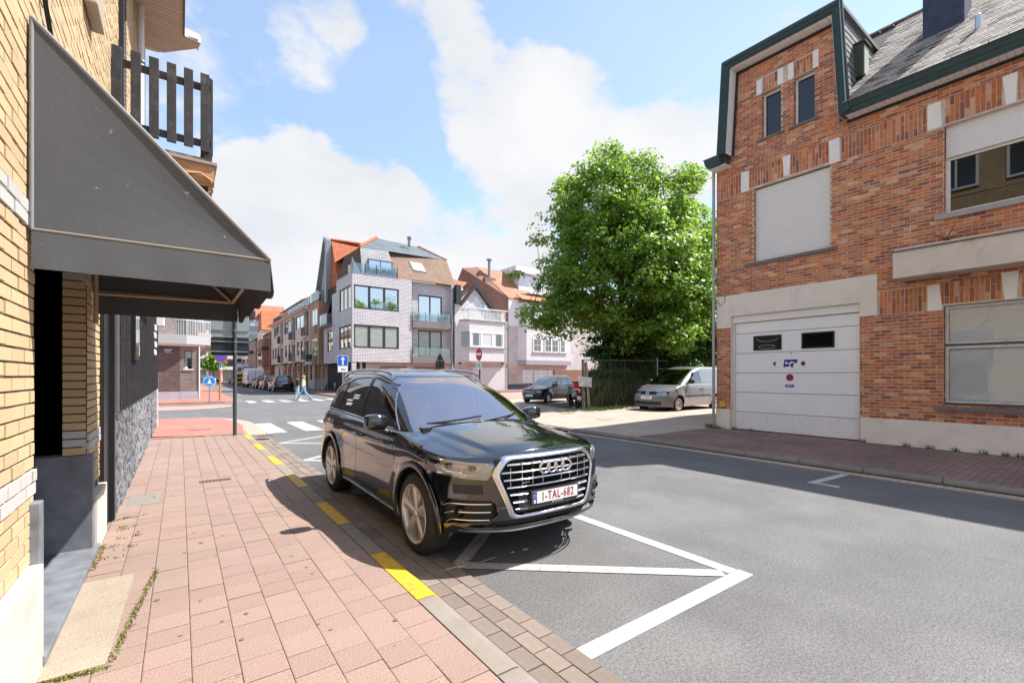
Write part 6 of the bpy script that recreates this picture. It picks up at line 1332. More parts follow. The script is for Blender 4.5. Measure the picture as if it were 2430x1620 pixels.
m = MB(); m.box(-.30, .30, -.048, -.043, 1.98, 2.42); m.build('lower_plate', M_signwhite, t)
m = MB(); m.box(-.2, .2, -.052, -.048, 2.33, 2.35); m.lathe([(.05, -.002), (.07, -.002), (.07, .002), (.05, .002)], (-.14, -.05, 2.2), 'y', 12); m.lathe([(.05, -.002), (.07, -.002), (.07, .002), (.05, .002)], (.02, -.05, 2.2), 'y', 12); m.box(.1, .13, -.052, -.048, 2.03, 2.27); m.build('pictogram', M_black, t)
t = thing('give_way_sign_back', 'dark back of a triangular road sign above a square panel before the corner block', 'road sign', (16.7, 32.6, .0), math.radians(150)); pole(t, 3.4, .04, M_black)
m = MB(); m.prism([(0, 3.45), (-.30, 2.86), (.30, 2.86)], -.05, -.045); m.build('sign_back', M_anth, t); m = MB(); m.box(-.35, .35, -.05, -.045, 2.20, 2.82); m.build('sign_back', M_anth, t)
t = thing('shop_sign', 'dark green projecting sign with a white lower strip on the far street facade', 'sign', (12.0, 55.6, 2.9)); m = MB(); m.box(-.45, .45, -.06, .06, .35, 1.15); m.build('sign_box', mat('bottle_green', (.01, .07, .06), .4), t); m = MB(); m.box(-.48, .43, -.06, .06, 0.0, .33); m.build('lower_strip', M_signwhite, t); m = MB(); m.box(-.22, .22, -.07, -.06, .47, .52); m.build('white_line', M_signwhite, t)
m = MB(); m.box(.4, .9, -.02, .02, .9, .95); m.build('bracket', M_black, t)
# wire fence with wooden posts
t = thing('wire_gate_fence', 'rusty wire mesh garden gate with wooden posts in front of the ivy and brambles', 'fence', (13.6, 13.55, .22)); pw = mat('weathered_post', (.17, .14, .09), .9, var=.3, vscale=8, bump=.5, bscale=20)
def tb(pts, r, nm, m_): m = MB(); m.tube(pts, r, 8); return m.build(nm, m_, t, auto=60)
tb([(-.02, 0, -.1), (-.06, 0, 2.12)], .062, 'wooden_post', pw); tb([(.36, .05, -.1), (.16, .05, 2.0)], .062, 'wooden_post', pw); tb([(.20, -.06, -.15), (.06, -.08, 2.05)], .028, 'steel_post', M_steel)
rust = mat('rusty_tube', (.12, .10, .085), .7, .4)
tb([(.05, .0, 2.10), (6.1, .25, 2.18)], .022, 'top_rail', rust); tb([(.3, .0, .10), (3.6, .15, .12)], .022, 'bottom_rail', rust); tb([(5.2, .2, 1.78), (6.3, .25, 1.8)], .018, 'side_rail', rust); tb([(5.2, .2, -.1), (5.2, .2, 2.3)], .03, 'steel_post', M_steel); tb([(2.7, .1, 0), (2.7, .1, 2.1)], .015, 'steel_post', rust)
m = MB()
for k in range(60):
    x = .3 + k * .083; m.tube([(x, .02 + x * .03, .1), (x, .02 + x * .03, 2.1)], .0022, 3, cap=False)
for k in range(24): z = .15 + k * .083; m.tube([(.3, .03, z), (5.2, .18, z)], .0022, 3, cap=False)
m.build('wire_mesh', rust, t, kind='stuff', fix=False)
m = MB(); m.add([(-.48, -.12, 1.40), (.27, -.14, 1.34), (.25, -.14, .94), (-.46, -.12, 1.0), (-.48, -.105, 1.40), (.27, -.125, 1.34), (.25, -.125, .94), (-.46, -.105, 1.0)], [(0, 1, 2, 3), (4, 7, 6, 5), (0, 4, 5, 1), (1, 5, 6, 2), (2, 6, 7, 3), (3, 7, 4, 0)]); tag(m.build('blank_board', mat('blank_board', (.52, .51, .50), .7, dirt=(.25, .22, .2), damt=.4, dscale=5)), 'blank off-white board hung on the wooden gate posts', 'board').location = (13.6, 13.5, .24)
# scooter behind the post
t = thing('scooter', 'black scooter with a red top box and red tail lamp parked behind the wooden posts', 'scooter', (14.2, 14.75, .17), math.radians(-30))
for y in (-.55, .6): m = MB(); m.lathe([(.14, -.05), (.25, -.055), (.27, 0), (.25, .055), (.14, .05)], (0, y, .27), 'x', 20); m.build('wheel', M_rubber, t, smooth=True)
m = MB(); m.sphere((0, -.3, .62), (.17, .5, .22), 14); m.sphere((0, -.15, .82), (.14, .38, .08), 12); m.build('body', M_blackpaint, t, smooth=True); m = MB(); m.add([(-.2, .42, .4), (.2, .42, .4), (.17, .62, 1.0), (-.17, .62, 1.0), (-.2, .35, .4), (.2, .35, .4), (.17, .55, 1.0), (-.17, .55, 1.0)], [(0, 1, 2, 3), (4, 7, 6, 5), (0, 3, 7, 4), (1, 5, 6, 2), (2, 6, 7, 3), (0, 4, 5, 1)]); m.build('leg_shield', M_blackpaint, t, bevel=.02)
m = MB(); m.box(-.26, .26, -.95, -.62, .94, 1.18); m.build('top_box', mat('red_box', (.45, .01, .04), .3, coat=.8), t, bevel=.05); m = MB(); m.box(-.27, .27, -.96, -.61, 1.185, 1.24); m.build('top_box_lid', M_plast, t, bevel=.02)
m = MB(); m.box(-.12, .12, -.83, -.74, .70, .80); m.build('tail_lamp', M_tail, t, bevel=.02); m = MB(); m.box(-.09, .09, -.86, -.85, .46, .62); m.build('number_plate', M_plate, t); m = MB(); m.tube([(-.32, .5, 1.08), (0, .6, 1.05), (.32, .5, 1.08)], .015, 6); m.build('handlebar', M_black, t)
# yellow machine with arrow sign in front of the white van
t = thing('yellow_generator', 'yellow trailer machine parked at the kerb behind the white van', 'machine', (7.4, 79, .0)); m = MB(); m.box(-.9, .9, -1.2, 1.4, .5, 2.0); m.build('housing', mat('machine_yellow', (.60, .36, .02), .5), t, bevel=.08); m = MB(); m.box(-.7, .7, -1.25, -1.2, .8, 1.2); m.box(-.7, .7, -1.25, -1.2, 1.4, 1.8); m.build('vent_panel', M_black, t)
for x in (-.95, .95): m = MB(); m.lathe([(.0, -.1), (.33, -.1), (.33, .1), (0, .1)], (x, 0, .33), 'x', 16); m.build('wheel', M_rubber, t)
t = thing('blue_arrow_sign', 'round blue arrow sign standing beside the yellow machine down the street', 'road sign', (7.7, 76.5, 0)); pole(t, 2.9, .04, M_steel); disc(t, 2.6, .45, M_signwhite, -.05); disc(t, 2.6, .42, M_blue, -.055); m = MB(); m.box(-.07, .07, -.065, -.06, 2.3, 2.65); m.prism([(-.22, 2.6), (.22, 2.6), (0, 2.88)], -.065, -.06); m.build('arrow', M_signwhite, t)
t = thing('temporary_no_parking_sign', 'low round blue and red sign on a stand behind the parked cars', 'road sign', (7.6, 70, 0)); pole(t, 1.4, .03, M_steel); disc(t, 1.25, .33, M_red, -.05); disc(t, 1.25, .25, M_blue, -.055); m = MB(); m.box(-.3, .3, -.055, -.05, .62, .88); m.build('lower_plate', M_blue, t)
for (x, y) in ((12.0, 45.2), (12.1, 49.0)): t = thing('bollard', 'small grey bollard beside the pale corner block, ' + ('nearer of the two' if y < 47 else 'farther of the two'), 'bollard', (x, y, .1)); m = MB(); m.lathe([(.0, 0), (.11, 0), (.11, .75), (.07, .85), (0, .86)], (0, 0, 0), 'z', 12); m.build('post', M_steel, t, smooth=True)
# ------------------------------------------------------------------ cars: lofted bodies
def curve(pts):
    X = np.array([p[0] for p in pts], float); Y = np.array([p[1] for p in pts], float)
    d = np.diff(Y) / np.diff(X); m = np.zeros(len(X)); m[0], m[-1] = d[0], d[-1]
    for i in range(1, len(X) - 1):
        m[i] = 0 if d[i - 1] * d[i] <= 0 else 2 * d[i - 1] * d[i] / (d[i - 1] + d[i])
    def f(x):
        x = min(max(x, X[0]), X[-1]); i = min(max(int(np.searchsorted(X, x)) - 1, 0), len(X) - 2); h = X[i + 1] - X[i]; t = (x - X[i]) / h
        return (2 * t**3 - 3 * t**2 + 1) * Y[i] + (t**3 - 2 * t**2 + t) * h * m[i] + (-2 * t**3 + 3 * t**2) * Y[i + 1] + (t**3 - t**2) * h * m[i + 1]
    return f
def sstep(a, b, x): t = min(max((x - a) / (b - a), 0), 1); return t * t * (3 - 2 * t)
def bm_cut(bm, faces, poly, ax):
    cx = sum(p[0] for p in poly) / len(poly); cz = sum(p[1] for p in poly) / len(poly)
    def v3(a, b): return Vector((a, 0, b)) if ax == 'y' else Vector((0, a, b))
    cur = list(faces)
    for i in range(len(poly)):
        p, q = poly[i], poly[(i + 1) % len(poly)]
        n = v3(q[1] - p[1], -(q[0] - p[0])).normalized(); co = v3(*p)
        if n.dot(v3(cx, cz) - co) > 0: n = -n
        es = set(); vs = set()
        for f in cur: es.update(f.edges); vs.update(f.verts)
        r = bmesh.ops.bisect_plane(bm, geom=cur + list(es) + list(vs), plane_co=co, plane_no=n, dist=1e-6)
        cur = [g for g in r['geom'] if isinstance(g, bmesh.types.BMFace) and n.dot(g.calc_center_median() - co) < 0]
        if not cur: return []
    return cur
def bm_take(bm, faces, off=0., delete=True):
    nb = bmesh.new(); mp = {}
    for f in faces:
        vs = []
        for v in f.verts:
            if v not in mp: mp[v] = nb.verts.new(v.co - v.normal * off)
            vs.append(mp[v])
        try: nb.faces.new(vs)
        except ValueError: pass
    if delete: bmesh.ops.delete(bm, geom=list(faces), context='FACES')
    return nb
def bm_obj(bm, name, m, parent, smooth=True):
    me = bpy.data.meshes.new(name); bm.to_mesh(me); me.materials.append(m)
    if smooth: me.polygons.foreach_set('use_smooth', [True] * len(me.polygons))
    o = bpy.data.objects.new(name, me); COL.objects.link(o); o.parent = parent; return o
class Car:
    """P: L length, W(z) side half width, sf(z)/sr(z) front and rear face, Lf/Lr corner lengths, n exponent,
       ztop(s), zbot, arches [(s, R)], hood centre line, greenhouse curves."""
    def __init__(c, P): c.P = P; c.L = P['L']; c.Wz = curve(P['W']); c.sf = curve(P['sf']); c.sr = curve(P['sr']); c.zt = curve(P['ztop']); c.Lf = P.get('Lf', .8); c.Lr = P.get('Lr', .6); c.n = P.get('n', 2.8); c.nr = P.get('nr', 3.0)
    def ztop(c, s, x): return c.zt(s) + (c.P.get('zlip', 0) * (1 - min(abs(x) / .9, 1)**2) if s < .8 else 0)
    def W(c, s, z):
        w = c.Wz(z)
        for (sc, R) in c.P['arches']:
            d = math.hypot(s - sc, (z - c.P['wz']) * .9)
            w += c.P.get('flare', .015) * (1 - sstep(R - .02, R + .24, d))
        zc = c.P['crease'](s) if 'crease' in c.P else None
        if zc is not None:
            w += .016 * math.exp(-((z - zc) / .035)**2) * (1 if z < zc else .7) - .014 * math.exp(-((z - zc + .11) / .07)**2)
        return w
    def top_round(c, s, x, z):
        zt = c.ztop(s, x); r = c.P.get('rnd', .07); k = (z - (zt - r)) / r
        return 0 if k <= 0 else c.P.get('rndw', .045) * (1 - math.sqrt(max(0, 1 - min(k, 1)**2)))
    def point(c, col, z):
        kind, t = col
        if kind == 'f':
            w = c.W(c.Lf * .9, z) if t > .99 * PI / 2 else c.W(c.Lf * (1 - math.cos(t)**(2 / c.n)) + .02, z)
            x = w * math.sin(t)**(2 / c.n); s = c.sf(z) + c.Lf * (1 - math.cos(t)**(2 / c.n))
            tr = c.top_round(s, x, z); return (x - tr * math.sin(t), s + tr * math.cos(t) * .8)
        if kind == 'm':
            s = t; w = c.W(s, z); return (w - c.top_round(s, w, z), s)
        w = c.W(c.L - .4, z); x = w * math.sin(t)**(2 / c.nr); s = c.sr(z) - c.Lr * (1 - math.cos(t)**(2 / c.nr))
        return (x - c.top_round(s, x, z) * math.sin(t), s)
    def S(c, x, z):           # front surface position at lateral x
        w = c.Wz(z) + .004; q = min(abs(x) / w, .995); return c.sf(z) + c.Lf * (1 - (1 - q**c.n)**(1 / c.n))
    def SR(c, x, z):
        w = c.Wz(z) + .004; q = min(abs(x) / w, .995); return c.sr(z) - c.Lr * (1 - (1 - q**c.nr)**(1 / c.nr))
    def columns(c):
        P = c.P; res = P.get('res', 1.0); sf5 = c.sf(.5); cols = []
        n1 = int(26 * res)
        sbreak = .3; phb = math.acos((1 - sbreak / c.Lf)**(c.n / 2))
        for i in range(n1): cols.append(('f', phb * i / n1))
        ss = set()
        a = sf5 + sbreak; b = c.sr(.6) - c.Lr
        k = int((b - a) / (.035 / res))
        for i in range(k + 1): ss.add(round(a + (b - a) * i / k, 4))
        for (sc, R) in P['arches']:
            for i in range(int(20 * res) + 1):
                an = PI * i / int(20 * res); ss.add(round(sc + (R - .0004) * math.cos(an), 4))
            ss.add(round(sc - R - .0008, 4)); ss.add(round(sc + R + .0008, 4))
        ss = sorted(x for x in ss if a <= x <= b); out = []
        for x in ss:
            if not out or x - out[-1] > .0012: out.append(x)
        for s in out:
            if s < sf5 + c.Lf: cols.append(('f', math.acos(max(0, (1 - (s - sf5) / c.Lf))**(c.n / 2))))
            else: cols.append(('m', s))
        n2 = int(22 * res)
        for i in range(n2 + 1): cols.append(('r', PI / 2 * (1 - i / n2)))
        return cols
    def zbot(c, s):
        z = c.P['zb'](s)
        for (sc, R) in c.P['arches']:
            if abs(s - sc) < R: z = max(z, c.P['wz'] + math.sqrt(R * R - (s - sc)**2))
        return z
    def lower(c):
        cols = c.columns(); nv = int(30 * c.P.get('res', 1.)); bm = bmesh.new(); rows = {}
        for sgn in (1, -1):
            grid = []
            for col in cols:
                x0, s0 = c.point(col, .5); zb = c.zbot(s0); zt = c.ztop(s0, x0); r = c.P.get('rnd', .07); line = []
                for j in range(nv + 1):
                    v = j / nv
                    z = zb + (zt - r - zb) * v / .72 if v < .72 else (zt - r) + r * math.sin((v - .72) / .28 * PI / 2)
                    x, s = c.point(col, z); line.append(bm.verts.new((sgn * x, s, z)))
                grid.append(line)
            if sgn > 0: c.topline = [(g[-1].co.y, g[-1].co.x, g[-1].co.z) for g in grid]
            for i in range(len(grid) - 1):
                for j in range(nv):
                    q = [grid[i][j], grid[i + 1][j], grid[i + 1][j + 1], grid[i][j + 1]]
                    bm.faces.new(q if sgn > 0 else q[::-1])
        bmesh.ops.remove_doubles(bm, verts=bm.verts, dist=.0004); bmesh.ops.recalc_face_normals(bm, faces=bm.faces); bm.normal_update(); return bm
    def deck(c, s0, s1, zc, n=36, mx=28, crease=None):  # heightfield across at constant s
        bm = bmesh.new(); prev = None
        tl = [p for p in c.topline if p[0] < c.L * .6]; tl.sort(); TS = [p[0] for p in tl]; TX = [p[1] for p in tl]; TZ = [p[2] for p in tl]; s0 = TS[0]
        for i in range(n + 1):
            t = i / n; s = s0 + (s1 - s0) * (t * t * .6 + t * .4) + (.0 if i == 0 else 0)
            xe = float(np.interp(s, TS, TX)); z = float(np.interp(s, TS, TZ))
            row = []; zcen = max(zc(s), z)
            for k in range(-mx, mx + 1):
                u = math.sin(k / mx * PI / 2); x = xe * u
                zz = z + (zcen - z) * (1 - abs(u)**2.4)
                if crease and xe > .1: zz += crease(s, abs(x)) * (1 - abs(u)**4)
                row.append(bm.verts.new((x, s, zz)))
            if prev:
                for k in range(2 * mx): bm.faces.new((prev[k], prev[k + 1], row[k + 1], row[k]))
            prev = row
        bmesh.ops.remove_doubles(bm, verts=bm.verts, dist=.0004); bmesh.ops.recalc_face_normals(bm, faces=bm.faces)
        if sum(f.normal.z for f in bm.faces) < 0: bmesh.ops.reverse_faces(bm, faces=bm.faces)
        return bm
    def green(c):
        G = c.P['G']; W = curve(G['W']); a = curve(G['sf']); b = curve(G['sr']); Lf = G.get('Lf', .5); Lr = G.get('Lr', .4); n = G.get('n', 3.); z0, z1 = G['z']; crown = G.get('crown', .05)
        bm = bmesh.new(); cols = []
        for i in range(24): cols.append(('f', PI / 2 * i / 24))
        for i in range(41): cols.append(('m', i / 40))
        for i in range(1, 21): cols.append(('r', PI / 2 * (1 - i / 20)))
        nv = 26; top = {}
        for sgn in (1, -1):
            grid = []
            for (k, t) in cols:
                line = []
                for j in range(nv + 1):
                    z = z0 + (z1 - z0) * (j / nv if j < nv * .6 else .6 + .4 * math.sin((j / nv - .6) / .4 * PI / 2)); w = W(z)
                    if k == 'f': x = w * math.sin(t)**(2 / n); s = a(z) + Lf * (1 - math.cos(t)**(2 / n))
                    elif k == 'm': x = w; s = a(z) + Lf + (b(z) - Lr - a(z) - Lf) * t; 
                    else: x = w * math.sin(t)**(2 / n); s = b(z) - Lr * (1 - math.cos(t)**(2 / n))
                    line.append(bm.verts.new((sgn * x, s, z)))
                grid.append(line)
            for i in range(len(grid) - 1):
                for j in range(nv):
                    q = [grid[i][j], grid[i + 1][j], grid[i + 1][j + 1], grid[i][j + 1]]; bm.faces.new(q if sgn > 0 else q[::-1])
            top[sgn] = [g[-1] for g in grid]
        # roof cap
        mx = 16; prev = None; s0, s1 = a(z1), b(z1)
        for i in range(len(top[1])):
            p, q = top[1][i], top[-1][i]; row = []
            ff = max(0, 1 - abs(((p.co.y - s0) / (s1 - s0)) * 2 - 1)**2.6)**.6
            for k in range(mx + 1):
                u = k / mx * 2 - 1
                if k == 0: row.append(q)
                elif k == mx: row.append(p)
                else: row.append(bm.verts.new((p.co.x * u, p.co.y, z1 + crown * ff * (1 - abs(u)**2.2))))
            if prev:
                for k in range(mx): bm.faces.new((prev[k], prev[k + 1], row[k + 1], row[k]))
            prev = row
        bmesh.ops.remove_doubles(bm, verts=bm.verts, dist=.0004); bmesh.ops.dissolve_degenerate(bm, dist=1e-5, edges=bm.edges); bmesh.ops.recalc_face_normals(bm, faces=bm.faces); bm.normal_update()
        return bm
def offs(bm, L):
    for v in bm.verts: v.co.y -= L / 2
def wheel(parent, x, s, L, R, rim_m, side, wd=.24, spokes=5, rimr=None, style='five', steer=0):
    rr = rimr or R * .70; y = s - L / 2; o = side
    root = None
    m = MB(); h = wd / 2
    prof = [(rr - .012, -h + .015), (rr + .01, -h), (R * .88, -h - .004), (R * .965, -h + .02), (R, -h + .05), (R, h - .05), (R * .965, h - .02), (R * .88, h + .004), (rr + .01, h), (rr - .012, h - .015)]
    m.lathe(prof, (0, 0, 0), 'x', 48)
    ob = m.build('wheel', M_rubber, parent, smooth=True); ob.location = (x, y, R); ob.rotation_euler = (0, 0, steer)
    if steer == 0: pass
    r = MB()
    r.lathe([(rr - .012, -o * h * .9), (rr - .012, o * (h - .012)), (rr + .008, o * (h + .003)), (rr - .002, o * (h + .008)), (rr - .022, o * (h - .004)), (rr - .035, o * (h - .05)), (rr - .045, -o * h * .3)], (0, 0, 0), 'x', 48)
    face = o * (h - .005)
    def spoke(a, w0, w1, r0, r1, x0, x1, tw=0):
        vs = []
        for (rad, w, xx, a_) in ((r0, w0, x0, a), (r1, w1, x1, a + tw)):
            ca, sa = math.cos(a_), math.sin(a_)
            for (t, dx) in ((-w, -.05 * o), (-w, 0), (-w * .45, .008 * o), (w * .45, .008 * o), (w, 0), (w, -.05 * o)): vs.append((xx + dx, rad * ca - t * sa, rad * sa + t * ca))
        fs = [(i, i + 1, i + 7, i + 6) for i in range(5)] + [(5, 0, 6, 11), (0, 1, 2, 3, 4, 5), (6, 7, 8, 9, 10, 11)]
        r.add(vs, fs)
    if style == 'five':
        for k in range(5):
            a = 2 * PI * k / 5 + .31
            spoke(a, .034, .052, .040, rr - .02, face - o * .018, face - o * .004, -.05)
            spoke(a + .22, .012, .016, .05, rr - .02, face - o * .034, face - o * .03, .10)
    elif style == 'steel':
        r.lathe([(rr - .03, face - o * .03), (rr - .06, face - o * .012), (rr * .62, face - o * .008), (rr * .45, face - o * .03), (.05, face - o * .03), (0.0, face - o * .02)], (0, 0, 0), 'x', 32)
        for k in range(16):
            a = 2 * PI * k / 16; r.sphere((face - o * .004, (rr - .045) * math.cos(a), (rr - .045) * math.sin(a)), (.006, .012, .012), 6)
    else:
        for k in range(spokes): spoke(2 * PI * k / spokes + .2, .026, .03, .045, rr - .02, face - o * .015, face - o * .006)
    r.lathe([(0, face + o * .0), (.03, face - o * .001), (.034, face - o * .01), (.06, face - o * .018), (.065, face - o * .06)], (0, 0, 0), 'x', 20)
    rim = r.build('rim', rim_m, ob, smooth=False, auto=40)
    d = MB(); d.lathe([(0, -o * .02), (rr * .78, -o * .02), (rr * .78, o * .0), (0, o * .0)], (0, 0, 0), 'x', 32)
    d.build('brake_disc', M_steel if style == 'five' else M_black, ob, auto=40)
    return ob
def ribbon(pts, w, nrm_fn, name, m, parent, off=.0015, L=0, kind=None):
    mb = MB(); P = [Vector(p) for p in pts]; vs = []
    for i, p in enumerate(P):
        t = (P[min(i + 1, len(P) - 1)] - P[max(i - 1, 0)]).normalized(); n = nrm_fn(p); b = t.cross(n).normalized() * w / 2
        for q in (p + b + n * off, p - b + n * off): vs.append((q.x, q.y - L / 2, q.z))
    mb.add(vs, [(2 * i, 2 * i + 1, 2 * i + 3, 2 * i + 2) for i in range(len(P) - 1)])
    return mb.build(name, m, parent)
def build_black_suv(loc):
    root = thing('parked_suv', 'large glossy black SUV with chrome barred grille parked at the kerb nearest the camera', 'car', loc)
    bump = lambda s: .045 * math.exp(-((s - .95) / .42)**2) + .05 * math.exp(-((s - 3.72) / .42)**2)
    zcr = lambda s: .875 + .012 * s + bump(s)
    zb_ = curve([(0, .215), (.35, .20), (.5, .235), (1.4, .245), (3.2, .26), (4.1, .30), (4.66, .34)])
    P = dict(L=4.66, res=1.25, wz=.37, Lf=.80, Lr=.62, n=2.75, nr=3.2,
             W=[(.18, .845), (.24, .885), (.32, .915), (.45, .932), (.62, .928), (.78, .934), (.90, .938), (1.0, .925), (1.12, .897), (1.3, .87)],
             sf=[(.15, .10), (.205, .035), (.24, .01), (.33, .012), (.5, .0), (.72, .012), (.86, .03), (.95, .075), (1.02, .16), (1.2, .3)],
             sr=[(.2, 4.54), (.35, 4.63), (.6, 4.66), (.75, 4.64), (.95, 4.60), (1.15, 4.50), (1.3, 4.42)],
             ztop=[(0, .925), (.25, .93), (.5, .955), (.8, 1.0), (1.1, 1.035), (1.4, 1.065), (2.4, 1.095), (3.6, 1.125), (4.2, 1.13), (4.66, 1.10)], zlip=.035,
             zb=zb_, arches=[(.88, .415), (3.70, .415)], crease=zcr, flare=.022, rnd=.075, rndw=.05,
             G=dict(W=[(1.0, .885), (1.1, .868), (1.25, .82), (1.4, .755), (1.5, .702), (1.57, .655), (1.605, .60), (1.62, .56)],
                    sf=[(1.0, .90), (1.08, 1.08), (1.2, 1.34), (1.35, 1.70), (1.48, 2.04), (1.57, 2.34), (1.605, 2.52), (1.62, 2.62)],
                    sr=[(1.0, 4.46), (1.12, 4.44), (1.3, 4.34), (1.48, 4.18), (1.56, 4.12), (1.605, 4.20), (1.62, 4.16)], Lf=.50, Lr=.42, n=2.9, z=(1.0, 1.62), crown=.045))
    P['crease'] = zcr
    c = Car(P); L = c.L
    low = c.lower()
    # openings cut into the front skin
    def front_faces(bm, smax=.75): return [f for f in bm.faces if f.calc_center_median().y < smax]
    def side(poly, sg): return [(p[0] * sg, p[1]) for p in poly]
    GR = [(-.47, .945), (.47, .945), (.565, .80), (.43, .36), (-.43, .36), (-.565, .80)]
    f = bm_cut(low, front_faces(low), GR, 'y'); bm_take(low, f).free()
    HL = [(.580, .79), (.545, .912), (.62, .920), (.885, .940), (.928, .845), (.905, .785), (.80, .742), (.62, .728)]
    INT = [(.60, .545), (.56, .50), (.545, .39), (.62, .315), (.85, .305), (.905, .36), (.905, .50), (.86, .555)]
    for sg in (1, -1):
        f = bm_cut(low, [q for q in front_faces(low, .8) if q.calc_center_median().x * sg > 0], side(HL, sg), 'y')
        # housing is the same skin set back; the lens keeps its place
        hb = bm_take(low, f, .045, delete=False); offs(hb, L); hsg = bm_obj(hb, 'headlight_housing', mat('lamp_housing', (.80, .78, .74), .40, .1), root)
        lb = bm_take(low, f, .0); offs(lb, L); hl = bm_obj(lb, 'headlight', M_lampglass, root)
        hsg.parent = hl
        y = lambda x, z, k=.03: c.S(x, z) + k - L / 2
        d = MB()
        for (xa, za, xb, zb2) in ((.60, .895, .86, .915), (.615, .81, .73, .865), (.745, .80, .87, .865)):
            pass
        # daytime light guides and projector blocks
        for pts in (((.60, .885), (.74, .895), (.885, .915)), ((.60, .885), (.66, .80), (.735, .795), (.765, .87)), ((.78, .80), (.86, .815), (.893, .87)), ((.765, .87), (.79, .80)), ((.62, .775), (.76, .78), (.9, .81))):
            d.tube([(sg * px, y(px, pz, .022), pz) for px, pz in pts], .0075, 6)
        d.build('light_guide', mat('light_guide', (.95, .95, .92), .25), hl, auto=40)
        d = MB()
        for (px, pz, w) in ((.69, .842, .036), (.835, .862, .03)):
            yy = y(px, pz, .06); d.box(sg * px - w, sg * px + w, yy, yy + .03, pz - .022, pz + .026)
            d.sphere((sg * px, yy - .004, pz), (w * .8, .018, .022), 10)
        d.build('projector', mat('projector', (.10, .10, .11), .08, .6), hl, auto=40)
        f = bm_cut(low, [q for q in front_faces(low, .8) if q.calc_center_median().x * sg > 0], side(INT, sg), 'y')
        ib = bm_take(low, f, .05); offs(ib, L); it = bm_obj(ib, 'bumper_intake', M_plast, root)
        for (zz, xa, xb) in ((.505, .60, .895), (.425, .60, .90), (.345, .605, .895)):
            m = MB(); n = 10
            pts = [(sg * (xa + (xb - xa) * i / n), y(xa + (xb - xa) * i / n, zz, .012), zz) for i in range(n + 1)]
            m.tube(pts, .0085, 8); m.build('chrome_blade', M_chrome, it, auto=60)
        m = MB(); xx = .79; m.lathe([(.052, .005), (.052, .04), (.0, .045)], (sg * xx, y(xx, .425, .02), .425), 'y', 20); m.sphere((sg * xx, y(xx, .425, .035), .425), (.035, .01, .035), 12); m.build('fog_lamp', M_black, it, auto=40)
        fr = MB(); n = len(INT); pts = []
        for i in range(n):
            p, q = INT[i], INT[(i + 1) % n]
            for t in (0, .33, .66): xx = p[0] + (q[0] - p[0]) * t; zz = p[1] + (q[1] - p[1]) * t; pts.append((sg * xx, y(xx, zz, .002), zz))
        fr.tube(pts + pts[:1], .008, 6); fr.build('intake_surround', M_blackpaint, it, auto=60)
    # lower black opening and silver skid line
    LO = [(-.70, .335), (.70, .335), (.76, .27), (-.76, .27)]
    f = bm_cut(low, [q for q in front_faces(low, .45) if abs(q.calc_center_median().x) < .8], LO, 'y'); lo = bm_take(low, f, .05); offs(lo, L); bm_obj(lo, 'lower_grille', M_plast, root)
    sk = [q for q in low.faces if q.calc_center_median().y < .62 and .213 < q.calc_center_median().z < .243]
    SKP = [(-.80, .243), (.80, .243), (.78, .217), (-.78, .217)]
    f = bm_cut(low, [q for q in front_faces(low, .5)], SKP, 'y'); skb = bm_take(low, f, -.003); offs(skb, L); bm_obj(skb, 'skid_strip', mat('satin_silver', (.42, .45, .50), .25, .9), root)
    # side skins: tail lamps
    TL = [(-.90, 1.03), (.90, 1.03), (.90, .90), (-.90, .90)]
    rf = [q for q in low.faces if q.calc_center_median().y > 4.2]
    for sg in (1, -1):
        f = bm_cut(low, [q for q in low.faces if q.calc_center_median().y > 4.05 and q.calc_center_median().x * sg > 0], side([(.42, 1.02), (.97, 1.04), (.97, .91), (.5, .90)], sg), 'y')
        tb = bm_take(low, f); offs(tb, L); bm_obj(tb, 'tail_lamp', M_tail, root)
    offs(low, L); bm_obj(low, 'body_shell', M_blackpaint, root)
    # bonnet with its power dome
    hc = curve([(0, .97), (.1, .975), (.3, 1.01), (.6, 1.047), (.9, 1.085), (1.2, 1.12), (1.5, 1.15)])
    def cr(s, x):
        r1 = .47 + .18 * (s / 1.3); r2 = .66 + .10 * (s / 1.3)
        return .020 * (1 - sstep(r1 - .025, r1 + .03, x)) * sstep(.05, .4, s) + .010 * (1 - sstep(r2 - .02, r2 + .03, x)) - .012
    hd = c.deck(.085, 1.38, hc, crease=cr, n=44, mx=44); offs(hd, L); bm_obj(hd, 'bonnet', M_blackpaint, root)
    # greenhouse
    g = c.green()
    WS = [(-.80, 1.02), (.80, 1.02), (.765, 1.13), (.555, 1.572), (.30, 1.592), (-.30, 1.592), (-.555, 1.572), (-.765, 1.13)]
    f = bm_cut(g, [q for q in g.faces if q.calc_center_median().y < 2.8 and q.normal.y < -.25], WS, 'y'); wb = bm_take(g, f, .004); offs(wb, L)
    ws = bm_obj(wb, 'windscreen', glassmat('windscreen_glass', (.66, .62, .68), .48, refl=(1.0, .92, .97)), root)
    RW = [(-.70, 1.16), (.70, 1.16), (.56, 1.50), (-.56, 1.50)]
    f = bm_cut(g, [q for q in g.faces if q.calc_center_median().y > 3.9 and q.normal.y > .25], RW, 'y'); rb = bm_take(g, f, .004); offs(rb, L); bm_obj(rb, 'rear_window', M_glassdark, root)
    band = [(1.40, 1.075), (2.06, 1.452), (2.5, 1.535), (2.9, 1.548), (3.35, 1.532), (3.85, 1.44), (4.16, 1.29), (4.20, 1.20), (4.12, 1.155)]
    def line_z(s, lo): # clip helpers
        return None
